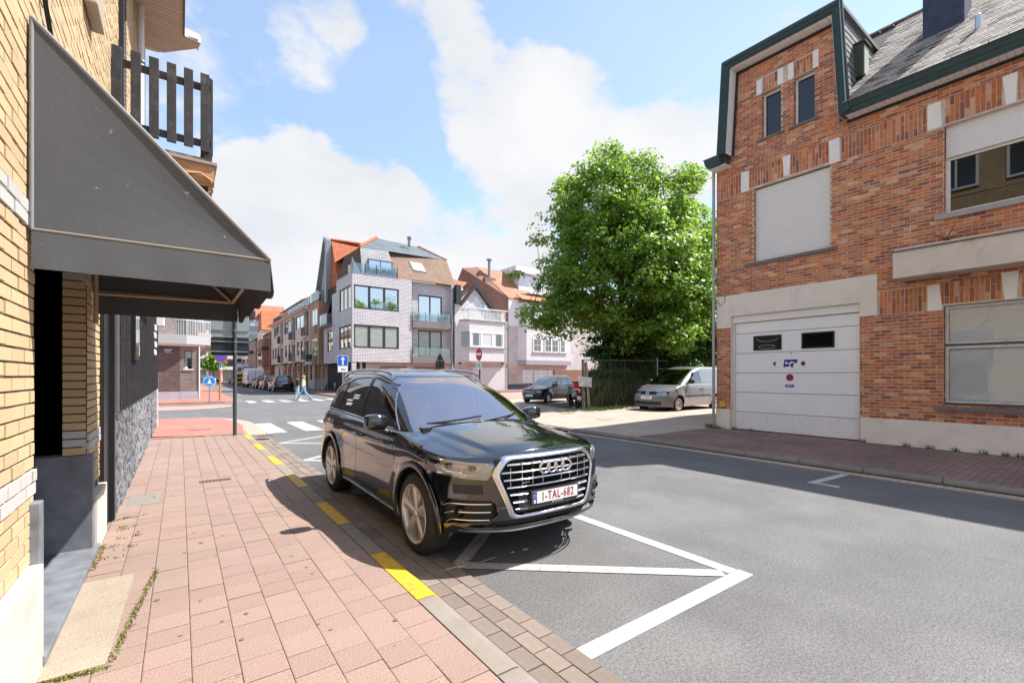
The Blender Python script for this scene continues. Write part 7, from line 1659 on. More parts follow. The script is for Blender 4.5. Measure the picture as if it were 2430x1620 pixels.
    doors = [[(1.455, 1.10), (1.95, 1.385), (2.10, 1.452), (2.5, 1.518), (2.60, 1.526), (2.60, 1.118)],
             [(2.70, 1.120), (2.70, 1.53), (2.9, 1.532), (3.35, 1.515), (3.52, 1.485), (3.62, 1.15)],
             [(3.68, 1.152), (3.59, 1.470), (3.83, 1.425), (4.11, 1.285), (4.12, 1.20), (4.05, 1.17)]]
    for sg in (1, -1):
        ff = lambda: [q for q in g.faces if q.calc_center_median().x * sg > .3 and q.normal.x * sg > .35 and q.calc_center_median().y > 1.2]
        f = bm_cut(g, ff(), band, 'x'); surr = bm_take(g, f)
        # gloss black pillars with glass set into them
        for i, dpoly in enumerate(doors):
            f2 = bm_cut(surr, list(surr.faces), dpoly, 'x'); gb = bm_take(surr, f2, .004); offs(gb, L)
            bm_obj(gb, 'side_window', M_sideglass, root)
        offs(surr, L); bm_obj(surr, 'window_surround', M_black, root)
        G = c.P['G']; GW = curve(G['W']); ga = curve(G['sf'])
        def gx_(s, z):
            w = GW(z); q = (s - ga(z)) / G['Lf']
            if q < 1: return w * (1 - max(0, 1 - q)**G['n'])**(1 / G['n'])
            q = (curve(G['sr'])(z) - s) / G['Lr']
            return w if q >= 1 else w * (1 - max(0, 1 - q)**G['n'])**(1 / G['n'])
        ring = []; n = len(band)
        for i in range(n):
            p, q = band[i], band[(i + 1) % n]; k = 12 if i == n - 1 else 5
            for t in range(k):
                s = p[0] + (q[0] - p[0]) * t / k; z = p[1] + (q[1] - p[1]) * t / k; ring.append((sg * (gx_(s, z) + .002), s - L / 2, z))
        m = MB(); m.tube(ring + ring[:1], .0095, 6); m.build('window_trim', mat('satin_chrome', (.62, .63, .65), .2, 1), root, auto=60)
        # roof rail
        rp = []
        for i in range(25):
            s = 2.25 + 1.95 * i / 24; z = 1.577 + .050 * math.sin(PI * min(1, max(0, i / 24)))**.35 * 1.0; rp.append((sg * (.60 + .015 * math.sin(PI * i / 24)), s - L / 2, z + .012 - .03 * (abs(i - 12) / 12)**3))
        m = MB(); m.tube(rp, .016, 8); m.build('roof_rail', mat('satin_chrome', (.62, .63, .65), .2, 1), root, auto=60)
        # arch lips
        for (sc, R) in P['arches']:
            m = MB(); pts = []
            for i in range(29):
                an = -.32 + (PI + .64) * i / 28; s = sc + (R + .006) * math.cos(an); z = P['wz'] + (R + .006) * math.sin(an)
                if z < .25: z = .25; 
                x, s2 = c.point(('m', s), max(z, .25)) if s > c.sf(.5) + c.Lf else (0, 0)
                if s <= c.sf(.5) + c.Lf:
                    ph = math.acos(max(0, (1 - (s - c.sf(z)) / c.Lf))**(c.n / 2)); x, s2 = c.point(('f', ph), z)
                pts.append((sg * (x + .002), s - L / 2, z))
            # flat moulded lip: two concentric rails
            vs = []; fs = []
            for i, p in enumerate(pts):
                q = Vector((0, p[1] - (sc - L / 2), p[2] - P['wz'])).normalized()
                for (rad, out) in ((-.012, -.05), (-.012, .006), (.0, .016), (.045, .018), (.058, .004)): vs.append((p[0] + sg * out, p[1] + q.y * rad, p[2] + q.z * rad))
            for i in range(len(pts) - 1):
                for k in range(4): fs.append((i * 5 + k, i * 5 + k + 1, i * 5 + k + 6, i * 5 + k + 5))
            m.add(vs, fs); m.build('arch_moulding', M_blackpaint, root, smooth=True)
            m2 = MB(); prof = [(R + .012, -sg * .0), (R + .012, -sg * .34), (0.02, -sg * .34)]
            m2.lathe(prof, (sg * (.90), sc - L / 2, P['wz']), 'x', 32, arc=(-.25, PI + .25)); m2.build('wheel_well', M_plast, root)
        # shut lines
        nf = lambda p: Vector((sg, 0, .05))
        def sidept(s, z): x, _ = c.point(('m', s), z) if s > c.sf(z) + c.Lf else c.point(('f', math.acos(max(0, (1 - (s - c.sf(z)) / c.Lf))**(c.n / 2))), z); return (sg * x, s, z)
        fr_ = lambda za, zb2, s_of: [sidept(s_of(za + (zb2 - za) * i / 30), za + (zb2 - za) * i / 30) for i in range(31)]
        for (za, zb2, fn) in ((.33, 1.05, lambda z: 1.385 + .05 * (1 - z)), (.33, 1.09, lambda z: 2.63), (.42, 1.12, lambda z: 3.40 + .33 * sstep(.45, 1.1, z) - .12 * math.exp(-((z - .55) / .2)**2) * 0)):
            ribbon(fr_(za, zb2, fn), .006, nf, 'panel_gap', M_black, root, L=L)
        ribbon([sidept(1.43 + 2.05 * i / 40, .335) for i in range(41)], .007, lambda p: Vector((sg, 0, 0)), 'panel_gap', M_black, root, L=L)
        # bonnet shut line along the flank
        ribbon([sidept(.42 + .93 * i / 40, zcr(.42 + .93 * i / 40) + .012 - .02 * (1 - i / 40)) for i in range(41)], .005, lambda p: Vector((sg, 0, .2)), 'panel_gap', M_black, root, L=L)
        # bright sill strip
        m = MB(); m.tube([tuple(Vector(sidept(1.42 + 1.75 * i / 20, .262 + .002 * i)) + Vector((sg * .006, -L / 2, 0))) for i in range(21)], .010, 6); m.build('sill_strip', mat('satin_silver', (.42, .45, .50), .25, .9), root, auto=60)
        # handles
        for s in (2.46, 3.40):
            p = Vector(sidept(s, .93)); m = MB(); m.tube([(p.x - sg * .005, s - .11 - L / 2, .925), (p.x + sg * .035, s - .08 - L / 2, .932), (p.x + sg * .04, s - L / 2, .936), (p.x + sg * .035, s + .08 - L / 2, .938), (p.x - sg * .005, s + .11 - L / 2, .936)], .015, 8)
            m.build('door_handle', M_blackpaint, root, auto=60)
        # mirrors
        mm = bmesh.new(); bmesh.ops.create_cube(mm, size=1)
        for v in mm.verts:
            t = v.co.x * 2
            v.co = Vector((v.co.x * .235, v.co.y * (.13 if v.co.x > 0 else .15), v.co.z * (.15 if v.co.x > 0 else .135) + (.008 if v.co.x > 0 else 0)))
        bmesh.ops.subdivide_edges(mm, edges=mm.edges, cuts=2, use_grid_fill=True)
        me = bpy.data.meshes.new('mirror'); mm.to_mesh(me); me.materials.append(M_blackpaint); me.polygons.foreach_set('use_smooth', [True] * len(me.polygons))
        o = inst(me, 'wing_mirror', root, (sg * 1.035, 1.62 - L / 2, 1.14), (0, 0, sg * -.12), (1, 1, 1) if sg > 0 else (-1, 1, 1)); sb = o.modifiers.new('sub', 'SUBSURF'); sb.levels = sb.render_levels = 2; cs = o.modifiers.new('cast', 'CAST'); cs.factor = .32
        m = MB(); m.box(-.085, .085, .062, .068, -.05, .055); g_ = m.build('mirror_glass', M_chrome, o, bevel=.004)
        m = MB(); m.tube([(sg * .91, 1.60 - L / 2, 1.03), (sg * .96, 1.61 - L / 2, 1.055), (sg * 1.0, 1.62 - L / 2, 1.10)], [.03, .026, .03], 8); m.build('mirror_foot', M_black, root, auto=60)
        # engraved panel plate ahead of the door
    offs(g, L); bm_obj(g, 'roof', M_blackpaint, root)
    # grille
    y = lambda x, z, k=0.: c.S(x, z) + k - L / 2
    gr = MB(); outer = [(-.49, .950), (.49, .950), (.598, .80), (.440, .335), (-.440, .335), (-.598, .80)]
    inner = [(-.445, .914), (.445, .914), (.538, .788), (.402, .372), (-.402, .372), (-.538, .788)]
    def rounded(poly, r, k=5):
        out = []; n = len(poly)
        for i in range(n):
            p = Vector(poly[i]); a = (Vector(poly[i - 1]) - p); b = (Vector(poly[(i + 1) % n]) - p); ra = min(r, a.length * .4); pa = p + a.normalized() * ra; pb = p + b.normalized() * ra
            for j in range(k + 1): t = j / k; out.append(tuple((1 - t)**2 * pa + 2 * t * (1 - t) * p + t * t * pb))
        res = []
        for i in range(len(out)):   # subdivide long runs so the ring follows the skin
            p, q = Vector(out[i]), Vector(out[(i + 1) % len(out)]); m_ = max(1, int((q - p).length / .05))
            for j in range(m_): res.append(tuple(p + (q - p) * j / m_))
        return res
    def resample(poly, N):
        P_ = [Vector(p) for p in poly] + [Vector(poly[0])]; ds = [0]
        for a, b in zip(P_, P_[1:]): ds.append(ds[-1] + (b - a).length)
        return P_, ds
    ro, ri = rounded(outer, .05), rounded(inner, .06)
    # match by angle about the centre
    N_ = 160; cz = .63
    def at_angle(poly, an):
        d = Vector((math.cos(an), math.sin(an))); best = None
        for i in range(len(poly)):
            p = Vector(poly[i]) - Vector((0, cz)); q = Vector(poly[(i + 1) % len(poly)]) - Vector((0, cz)); e = q - p
            den = d.x * e.y - d.y * e.x
            if abs(den) < 1e-9: continue
            t = (p.x * e.y - p.y * e.x) / den; u = (p.x * d.y - p.y * d.x) / den
            if t > 0 and -1e-6 <= u <= 1 + 1e-6: best = d * t
        return best + Vector((0, cz))
    vs = []
    for i in range(N_):
        an = 2 * PI * i / N_; a = at_angle(ro, an); b = at_angle(ri, an)
        for (k, off) in ((0, .012), (0.06, -.004), (.5, -.016), (.9, -.010), (1, .0), (1.02, .06)):
            p = a + (b - a) * k; vs.append((p.x, y(p.x, p.y, off), p.y))
    gr.add(vs, [(i * 6 + k, ((i + 1) % N_) * 6 + k, ((i + 1) % N_) * 6 + k + 1, i * 6 + k + 1) for i in range(N_) for k in range(5)])
    grille = gr.build('grille_frame', mat('brushed_chrome', (.66, .67, .70), .22, 1), root, smooth=True)
    hw = lambda z: .522 - (z - .785) / .12 * .087 if z > .785 else .388 + (z - .385) / .40 * .134
    b = MB(); b.box(-.56, .56, y(0, .63, .10), y(0, .63, .12), .37, .93); b.build('grille_backing', mat('grille_black', (.006, .006, .006), .9), grille)
    for k, zz in enumerate((.868, .795, .722, .648, .575, .500, .432)):
        w = hw(zz) - .004; m = MB(); n = 16; vs = []
        short = zz < .6
        segs = [(-w, -.285), (.285, w)] if short else [(-w, w)]
        for (xa, xb) in segs:
            base = len(m.v); vv = []
            for i in range(n + 1):
                x = xa + (xb - xa) * i / n
                for (dy, dz) in ((.045, -.004), (.0, -.010), (-.004, .0), (.006, .011), (.05, .016)): vv.append((x, y(x, zz, dy + .004), zz + dz))
            m.add(vv, [(i * 5 + q, i * 5 + q + 1, i * 5 + q + 6, i * 5 + q + 5) for i in range(n) for q in range(4)])
        m.build('grille_bar', M_chrome if not short else mat('satin_silver', (.42, .45, .50), .25, .9), grille, auto=50)
    for k in range(-4, 5):
        if k == 0: continue
        x = k * .108; zt = .9 if abs(x) < .42 else .84; zb2 = .655
        if abs(x) > .45: zt = .86
        m = MB(); m.box(x - .003, x + .003, y(x, .75, .012), y(x, .75, .04), zb2, zt); m.build('grille_upright', M_chrome, grille)
    m = MB(); m.add([(-.36, y(.3, .55, .03), .60), (.36, y(.3, .55, .03), .60), (.36, y(.3, .45, .03), .40), (-.36, y(.3, .45, .03), .40)], [(0, 1, 2, 3)]); m.build('lower_panel', mat('dark_grey_plastic', (.06, .06, .065), .45), grille)
    for k in range(4):
        m = MB(); cx = (-1.5 + k) * .083
        R_ = .055; vs = []; na, nb = 36, 8
        for i in range(na):
            an = 2 * PI * i / na
            for j in range(nb): bb = 2 * PI * j / nb; rr = R_ + .0105 * math.cos(bb); vs.append((cx + rr * math.cos(an), y(0, .815, -.04 - .002 * (k % 2)) + .012 * math.sin(bb), .822 + rr * math.sin(an)))
        m.add(vs, [(i * nb + j, ((i + 1) % na) * nb + j, ((i + 1) % na) * nb + (j + 1) % nb, i * nb + (j + 1) % nb) for i in range(na) for j in range(nb)])
        m.build('emblem_ring', M_chrome, grille, smooth=True)
    text('quattro', .028, M_chrome, (-.30, y(.3, .69, .0), .69), (PI / 2, 0, 0), grille, 'lettering', .002)
    # number plate
    yp = y(0, .53, -.018); pl = MB(); pl.box(-.275, .275, yp, yp + .018, .448, .600); po = pl.build('number_plate_holder', M_plast, root, bevel=.003)
    pl = MB(); pl.box(-.262, .262, yp - .003, yp - .0005, .470, .588); pw = pl.build('number_plate', M_plate, po)
    pl = MB(); pl.box(-.262, -.215, yp - .0042, yp - .0032, .470, .588); pl.build('plate_band', M_plateblue, pw)
    text('B', .042, M_signwhite, (-.239, yp - .0048, .492), (PI / 2, 0, 0), pw, 'lettering', .0006, bold=.0012)
    text('1-TAL-682', .100, M_platered, (.024, yp - .0042, .529), (PI / 2, 0, 0), pw, 'lettering', .0008, sx=.74, bold=.0009, spc=1.18)
    for k in range(12):
        an = 2 * PI * k / 12; m = MB(); m.box(-.0022, .0022, -.0005, .0005, -.0022, .0022); o = m.build('star', mat('plate_yellow', (.8, .6, .05), .5), pw); o.location = (-.239 + .014 * math.cos(an), yp - .0048, .548 + .014 * math.sin(an))
    text('AUTO STROO', .020, M_signwhite, (.02, yp - .0012, .4585), (PI / 2, 0, 0), po, 'lettering', .0005)
    m = MB()   # small black rectangle left of the grille
    pp = [(-.84, .69), (-.66, .685), (-.665, .60), (-.85, .605)]
    vs = []; n = 8
    for i in range(n + 1):
        t = i / n
        for (za, zb2) in ((.688, .602),):
            x = -.84 + .18 * t; vs += [(x, y(x, za, -.001), za), (x, y(x, zb2, -.001), zb2)]
    m.add(vs, [(2 * i, 2 * i + 1, 2 * i + 3, 2 * i + 2) for i in range(n)]); m.build('bumper_black_patch', M_black, root)
    # wipers, cowl, mirror blob on the screen
    m = MB(); 
    for (xa, xb) in ((-.62, .02), (.0, .60)):
        pts = []
        for i in range(12):
            t = i / 11; x = xa + (xb - xa) * t; z = 1.118 + .045 * t; s = c.P and (1.15 + .10 * t + .26 * (abs(x) / .8)**2.6); pts.append((x, s - L / 2 - .005, z + .012))
        m.tube(pts, .009, 6)
    m.build('wiper', M_black, root, auto=60)
    m = MB(); m.box(-.72, .72, 1.16 - L / 2, 1.5 - L / 2, 1.05, 1.10); m.build('cowl', M_plast, root)
    m = MB(); m.sphere((0, 2.22 - L / 2, 1.46), (.15, .03, .06), 14); m.sphere((0, 2.16 - L / 2, 1.40), (.12, .02, .045), 14); m.build('interior_mirror', M_black, root, auto=60)
    # interior
    m = MB(); m.box(-.80, .80, 1.0 - L / 2, 4.3 - L / 2, .32, .62); m.box(-.74, .74, 1.25 - L / 2, 1.75 - L / 2, .6, 1.03)
    m.build('cabin_floor', M_darkint, root)
    for sx in (-.38, .38):
        for (s, hh) in ((2.55, 1.22), (3.45, 1.18)):
            m = MB(); m.box(sx - .25, sx + .25, s - .5 - L / 2, s - L / 2, .6, .78); m.prisma([(s - .08 - L / 2, .7), (s + .12 - L / 2, .7), (s + .26 - L / 2, hh), (s + .14 - L / 2, hh)], sx - .24, sx + .24); m.box(sx - .13, sx + .13, s + .17 - L / 2, s + .27 - L / 2, hh + .02, hh + .2)
            m.build('seat', mat('seat_leather', (.05, .048, .045), .6), root, bevel=.04)
    m = MB(); rr = .185; pts = [(-.38 * -1 + rr * math.cos(a_ * PI / 12), 1.9 - L / 2 + .08 * math.sin(a_ * PI / 12), 1.0 + rr * .93 * math.sin(a_ * PI / 12)) for a_ in range(25)]
    m.tube(pts, .016, 6); m.build('steering_wheel', M_plast, root, auto=60)
    m = MB(); m.box(-.70, .70, .35 - L / 2, 4.5 - L / 2, .24, .45); m.box(-.52, .52, .6 - L / 2, 1.3 - L / 2, .4, .9); m.build('underbody', M_plast, root)
    # side badge: blue parking disc in the rear quarter glass
    m = MB(); m.box(-.004, .004, -.04, .04, -.055, .055); o = m.build('parking_card', M_blue, root); o.location = (-.79, 3.86 - L / 2, 1.235); o.rotation_euler = (0, .38, 0)
    rim = mat('alloy_rim', (.64, .61, .57), .3, .7)
    for sg in (1, -1):
        for s, st in ((.88, 0), (3.70, 0)): wheel(root, sg * .822, s, L, .37, rim, sg)
    # the nose sits a little higher than the lofted curves, the roof likewise
    def dz(s, z):
        d = 0
        if z < .93: d += .115 * (.93 - z) / .70 * (1 - sstep(.34, .50, s)) if z > .0 else 0
        return d + .055 * sstep(1.1, 1.5, z)
    done = set()
    def walk(o):
        if o.type == 'MESH' and o.name.split('.')[0] not in ('wheel', 'rim', 'brake_disc', 'wheel_well', 'mirror_glass', 'mirror_foot'):
            if o.location.length > .01: o.location.z += dz(o.location.y + L / 2, o.location.z)
            elif o.data.name not in done:
                done.add(o.data.name)
                for v in o.data.vertices: v.co.z += dz(v.co.y + L / 2, v.co.z)
                o.data.update()
        if o.name.split('.')[0] != 'wheel':
            for c_ in o.children: walk(c_)
    walk(root)
    return root
M_sideglass = glassmat('side_glass', (.35, .38, .38), .20)
build_black_suv((2.73, 5.47, 0)).scale = (1.02, 1.02, 1.035)
# ------------------------------------------------------------------ other vehicles (same lofted bodies, simpler trim)
def simple_car(name, label, loc, rz, P, paint, roof=None, rimstyle='five', plate=None, win=True, doors=True, detail=True, grey_bumper=None, van=False, cat='car', group=None):
    root = thing(name, label, cat, loc, rz, group); c = Car(P); L = c.L; low = c.lower(); D = P['D']
    def side(poly, sg): return [(p[0] * sg, p[1]) for p in poly]
    y = lambda x, z, k=.03: c.S(x, z) + k - L / 2
    ff = lambda lim=.8: [q for q in low.faces if q.calc_center_median().y < lim]
    gr = bm_take(low, bm_cut(low, ff(.5), D['grille'], 'y'), .02); offs(gr, L); g_ = bm_obj(gr, 'grille', M_plast, root)
    if 'intake' in D: b = bm_take(low, bm_cut(low, ff(.5), D['intake'], 'y'), .03); offs(b, L); bm_obj(b, 'bumper_intake', M_plast, root)
    for z in D.get('bars', []):
        m = MB(); w = max(p[0] for p in D['grille']) - .03; m.tube([(x, y(x, z, .004), z) for x in np.linspace(-w, w, 9)], .009, 5); m.build('grille_bar', M_chrome if not van else M_plast, g_)
    for sg in (1, -1):
        f = bm_cut(low, [q for q in ff(.9) if q.calc_center_median().x * sg > 0], side(D['lamp'], sg), 'y'); hb = bm_take(low, f, .03, delete=False); offs(hb, L); lb = bm_take(low, f, 0); offs(lb, L); hl = bm_obj(lb, 'headlight', M_lampglass, root); bm_obj(hb, 'headlight_housing', mat('bright_reflector', (.6, .6, .62), .15, .8), hl)
        if 'tail' in D:
            f = bm_cut(low, [q for q in low.faces if q.calc_center_median().y > L - .55 and q.calc_center_median().x * sg > 0], side(D['tail'], sg), 'y'); tb = bm_take(low, f); offs(tb, L); bm_obj(tb, 'tail_lamp', M_tail, root)
    if grey_bumper:
        f = bm_cut(low, ff(.55), [(-1, .0), (1, .0), (1, grey_bumper[0]), (-1, grey_bumper[0])], 'y'); b = bm_take(low, f); offs(b, L); bm_obj(b, 'front_bumper', grey_bumper[1], root)
    offs(low, L); bm_obj(low, 'body_shell', paint, root)
    hd = c.deck(.08, D['cowl'], curve(D['hood']), n=24, mx=18); offs(hd, L); bm_obj(hd, 'bonnet', paint, root)
    g = c.green()
    wb = bm_take(g, bm_cut(g, [q for q in g.faces if q.calc_center_median().y < D['wsmax'] and q.normal.y < -.2], D['ws'], 'y'), .004); offs(wb, L); bm_obj(wb, 'windscreen', D.get('wsmat', M_glassdark), root)
    if 'rw' in D: rb = bm_take(g, bm_cut(g, [q for q in g.faces if q.calc_center_median().y > L * .7 and q.normal.y > .2], D['rw'], 'y'), .004); offs(rb, L); bm_obj(rb, 'rear_window', M_glassdark, root)
    for sg in (1, -1):
        for poly in D['side']:
            f = bm_cut(g, [q for q in g.faces if q.calc_center_median().x * sg > .3 and q.normal.x * sg > .35], poly, 'x'); b = bm_take(g, f, .004); offs(b, L); bm_obj(b, 'side_window', M_glassdark, root)
        m = MB(); m.sphere((sg * (D['mw']), D['my'] - L / 2, D['mz']), (.13, .08, .09), 12); mo = m.build('wing_mirror', M_plast if van else paint, root, smooth=True); m = MB(); m.tube([(sg * (D['mw'] - .2), D['my'] + .02 - L / 2, D['mz'] - .06), (sg * D['mw'], D['my'] - L / 2, D['mz'] - .02)], .03, 6); m.build('mirror_foot', M_plast, mo)
        for (sc, R) in P['arches']:
            m = MB(); m.lathe([(R + .01, 0), (R + .01, -sg * .3), (.02, -sg * .3)], (sg * (c.Wz(.5) - .04), sc - L / 2, P['wz']), 'x', 24, arc=(-.2, PI + .2)); m.build('wheel_well', M_plast, root)
            wheel(root, sg * (c.Wz(.45) - .11), sc, L, P['R'], D['rim'], sg, .20, style=rimstyle, spokes=D.get('spokes', 5))
        if doors and detail:
            def sp(s, z): x, _ = c.point(('m', s), z); return (sg * x, s, z)
            for s in D['gaps']: ribbon([sp(s, .35 + .6 * i / 12) for i in range(13)], .012, lambda p: Vector((sg, 0, 0)), 'panel_gap', M_black, root, L=L, off=.003)
            for s in D['handles']: p = Vector(sp(s, .88)); m = MB(); m.tube([(p.x + sg * .02, s - .09 - L / 2, .88), (p.x + sg * .02, s + .09 - L / 2, .885)], .018, 6); m.build('door_handle', M_plast if van else M_chrome, root)
            if 'strip' in D: ribbon([sp(s, D['strip']) for s in np.linspace(P['arches'][0][0] + .42, P['arches'][1][0] - .42, 12)], .045, lambda p: Vector((sg, 0, 0)), 'side_moulding', M_plast, root, L=L, off=.008)
    offs(g, L); bm_obj(g, 'roof', roof or paint, root)
    m = MB(); m.box(-.62, .62, .3 - L / 2, L / 2 - .15, .22, .5); m.build('underbody', M_plast, root)
    if plate:
        yp = y(0, plate[1], -.02); m = MB(); m.box(-.26, .26, yp, yp + .012, plate[1] - .058, plate[1] + .058); po = m.build('number_plate', M_plate, root)
        if plate[0]: text(plate[0], .10, M_platered, (0, yp - .002, plate[1]), (PI / 2, 0, 0), po, 'lettering', .001, sx=.85)
    yr = L / 2 + .005; m = MB(); m.box(-.26, .26, yr, yr + .012, D.get('rp', .9) - .055, D.get('rp', .9) + .055); m.build('number_plate', M_plate, root)
    return root
M_greypaint = mat('dark_grey_metallic', (.035, .033, .036), .28, .3, coat=1.0); M_silver = mat('silver_metallic', (.36, .36, .38), .32, .65, coat=.8); M_whitep = mat('white_car_paint', (.70, .70, .72), .35, coat=.6)
rim2 = mat('bright_alloy', (.6, .6, .62), .3, .8); hubc = mat('wheel_trim', (.42, .40, .37), .4, .5)
flat = curve([(0, .2), (5, .22)])
# compact dark MPV
PM = dict(L=4.08, res=.8, wz=.31, R=.31, Lf=.75, Lr=.5, n=2.5, nr=3, W=[(.18, .78), (.3, .84), (.6, .865), (.85, .865), (1.0, .84), (1.2, .82)], sf=[(.15, .1), (.25, .03), (.5, 0), (.7, .04), (.85, .14), (1.0, .32), (1.2, .5)], sr=[(.2, 3.98), (.5, 4.08), (.9, 4.04), (1.2, 3.95)],
          ztop=[(0, .78), (.3, .84), (.7, .93), (1.1, 1.0), (2, 1.03), (4.1, 1.06)], zlip=.03, zb=flat, arches=[(.80, .345), (3.34, .345)], flare=.02,
          G=dict(W=[(.9, .83), (1.05, .81), (1.3, .74), (1.5, .66), (1.6, .58), (1.62, .54)], sf=[(.9, .75), (1.0, .95), (1.2, 1.28), (1.4, 1.66), (1.55, 2.0), (1.62, 2.25)], sr=[(.9, 4.0), (1.2, 3.93), (1.5, 3.78), (1.62, 3.7)], Lf=.6, Lr=.35, n=2.8, z=(.9, 1.62), crown=.04))
DM = dict(grille=[(-.42, .52), (.42, .52), (.40, .40), (-.40, .40)], intake=[(-.40, .36), (.40, .36), (.36, .26), (-.36, .26)], bars=[.70, .645], lamp=[(.44, .66), (.42, .72), (.70, .84), (.78, .80), (.72, .68)], tail=[(.55, 1.05), (.86, 1.05), (.86, .75), (.6, .8)], cowl=1.05, hood=[(0, .80), (.3, .88), (.7, .98), (1.1, 1.06)], wsmax=2.4, ws=[(-.74, .98), (.74, .98), (.56, 1.56), (-.56, 1.56)], wsmat=glassmat('mpv_screen', (.3, .35, .36), .3),
          rw=[(-.6, 1.1), (.6, 1.1), (.5, 1.5), (-.5, 1.5)], side=[[(1.42, 1.10), (1.86, 1.45), (2.05, 1.5), (2.28, 1.52), (2.28, 1.08)], [(2.38, 1.08), (2.38, 1.52), (3.1, 1.52), (3.15, 1.1)], [(3.22, 1.12), (3.2, 1.5), (3.55, 1.45), (3.62, 1.15)], [(1.0, 1.02), (1.30, 1.28), (1.33, 1.03)]], mw=.93, my=1.45, mz=1.08, rim=rim2, gaps=[1.25, 2.33, 3.1], handles=[2.12, 2.98], strip=.42)
PM['D'] = DM
simple_car('parked_mpv', 'dark grey compact people carrier parked before the white bay house', (18.65, 21.7, .02), math.radians(-74), PM, M_greypaint, plate=('', .46))
# silver panel van
PV = dict(L=4.41, res=.9, wz=.31, R=.31, Lf=.72, Lr=.25, n=2.7, nr=5, W=[(.2, .82), (.35, .87), (.6, .895), (.9, .895), (1.1, .875), (1.3, .86)], sf=[(.15, .1), (.25, .03), (.45, 0), (.6, .03), (.75, .12), (.9, .25), (1.0, .36), (1.2, .6)], sr=[(.2, 4.38), (.5, 4.41), (1.2, 4.38)],
          ztop=[(0, .80), (.25, .84), (.6, .93), (1.0, 1.03), (1.3, 1.07), (4.4, 1.10)], zlip=.02, zb=flat, arches=[(.88, .36), (3.56, .36)], flare=.02, rndw=.03,
          G=dict(W=[(.95, .86), (1.1, .855), (1.4, .80), (1.65, .74), (1.76, .68), (1.79, .64)], sf=[(.95, .78), (1.05, .98), (1.3, 1.36), (1.5, 1.70), (1.68, 2.05), (1.79, 2.4)], sr=[(.95, 4.38), (1.5, 4.34), (1.79, 4.28)], Lf=.5, Lr=.2, n=3.0, z=(.95, 1.79), crown=.04))
DV = dict(grille=[(-.40, .80), (.40, .80), (.38, .685), (-.38, .685)], intake=[(-.62, .42), (.62, .42), (.60, .29), (-.60, .29)], bars=[.77, .74, .71], lamp=[(.44, .67), (.42, .79), (.62, .83), (.80, .80), (.78, .68)], tail=[(.72, 1.3), (.9, 1.3), (.9, .9), (.72, .9)], cowl=1.15, hood=[(0, .82), (.3, .90), (.7, 1.0), (1.15, 1.09)], wsmax=2.5, ws=[(-.76, 1.06), (.76, 1.06), (.62, 1.70), (-.62, 1.70)], wsmat=glassmat('van_screen', (.10, .12, .12), .10),
          side=[[(1.50, 1.13), (1.98, 1.56), (2.15, 1.60), (2.42, 1.60), (2.50, 1.12)]], mw=1.0, my=1.58, mz=1.20, rim=hubc, gaps=[1.32, 2.55], handles=[2.42], strip=.62, rp=.7)
PV['D'] = DV
V = simple_car('parked_van', 'silver grey small panel van parked under the trees beside the brick house', (17.15, 11.45, .235), math.radians(-90), PV, M_silver, rimstyle='steel', plate=('511-BQN', .56), grey_bumper=(.635, mat('grey_bumper', (.16, .165, .175), .5)), van=True, cat='van')
m = MB(); c_ = Car(PV); yv = c_.S(0, .74) - PV['L'] / 2 - .02; m.lathe([(.055, -.006), (.07, -.008), (.078, .004)], (0, yv, .742), 'y', 24); m.tube([(-.045, yv - .004, .785), (-.02, yv - .004, .70), (0, yv - .004, .735), (.02, yv - .004, .70), (.045, yv - .004, .785)], .006, 5); m.tube([(-.02, yv - .004, .79), (0, yv - .004, .755), (.02, yv - .004, .79)], .006, 5)
m.build('badge', M_chrome, V, auto=60)
# black SUV seen from behind and the queue of parked cars
PS = dict(PM); PS['L'] = 4.6; PS['wz'] = .36; PS['R'] = .36; PS['res'] = .55; PS['W'] = [(.2, .85), (.35, .92), (.7, .94), (.95, .92), (1.2, .88)]; PS['sr'] = [(.2, 4.5), (.5, 4.6), (.9, 4.56), (1.2, 4.42)]; PS['arches'] = [(.9, .40), (3.65, .40)]
PS['ztop'] = [(0, .9), (.3, .95), (.7, 1.0), (1.2, 1.06), (4.6, 1.12)]; PS['G'] = dict(W=[(1.0, .88), (1.2, .83), (1.45, .74), (1.6, .64), (1.64, .58)], sf=[(1.0, 1.0), (1.2, 1.35), (1.45, 1.9), (1.64, 2.4)], sr=[(1.0, 4.48), (1.3, 4.38), (1.5, 4.25), (1.64, 4.1)], Lf=.5, Lr=.4, n=2.8, z=(1.0, 1.64), crown=.04)
PS['D'] = dict(DM, rw=[(-.66, 1.12), (.66, 1.12), (.54, 1.52), (-.54, 1.52)], tail=[(.5, 1.0), (.94, 1.02), (.94, .86), (.5, .9)], side=[[(1.5, 1.12), (2.0, 1.48), (2.6, 1.54), (2.6, 1.12)], [(2.7, 1.12), (2.7, 1.54), (3.5, 1.5), (3.7, 1.14)]], ws=[(-.76, 1.1), (.76, 1.1), (.58, 1.58), (-.58, 1.58)], cowl=1.3, hood=[(0, .92), (.4, .98), (1.3, 1.1)], mw=1.0, my=1.6, mz=1.15, gaps=[1.35, 2.65], handles=[2.4, 3.4], rim=rim2)
del PS['D']['strip']
Q = 'cars parked along the right kerb of the far street'
simple_car('parked_suv', 'black SUV seen from behind, nearest of the cars parked along the far street', (8.45, 52.4, 0), PI, PS, M_blackpaint, detail=False, group=Q)
simple_car('parked_car', 'bronze-brown car second in the far parked row, behind the black SUV', (8.45, 59.2, 0), PI, dict(PS, res=.4), mat('bronze_paint', (.12, .07, .045), .3, .4, coat=1), detail=False, group=Q)
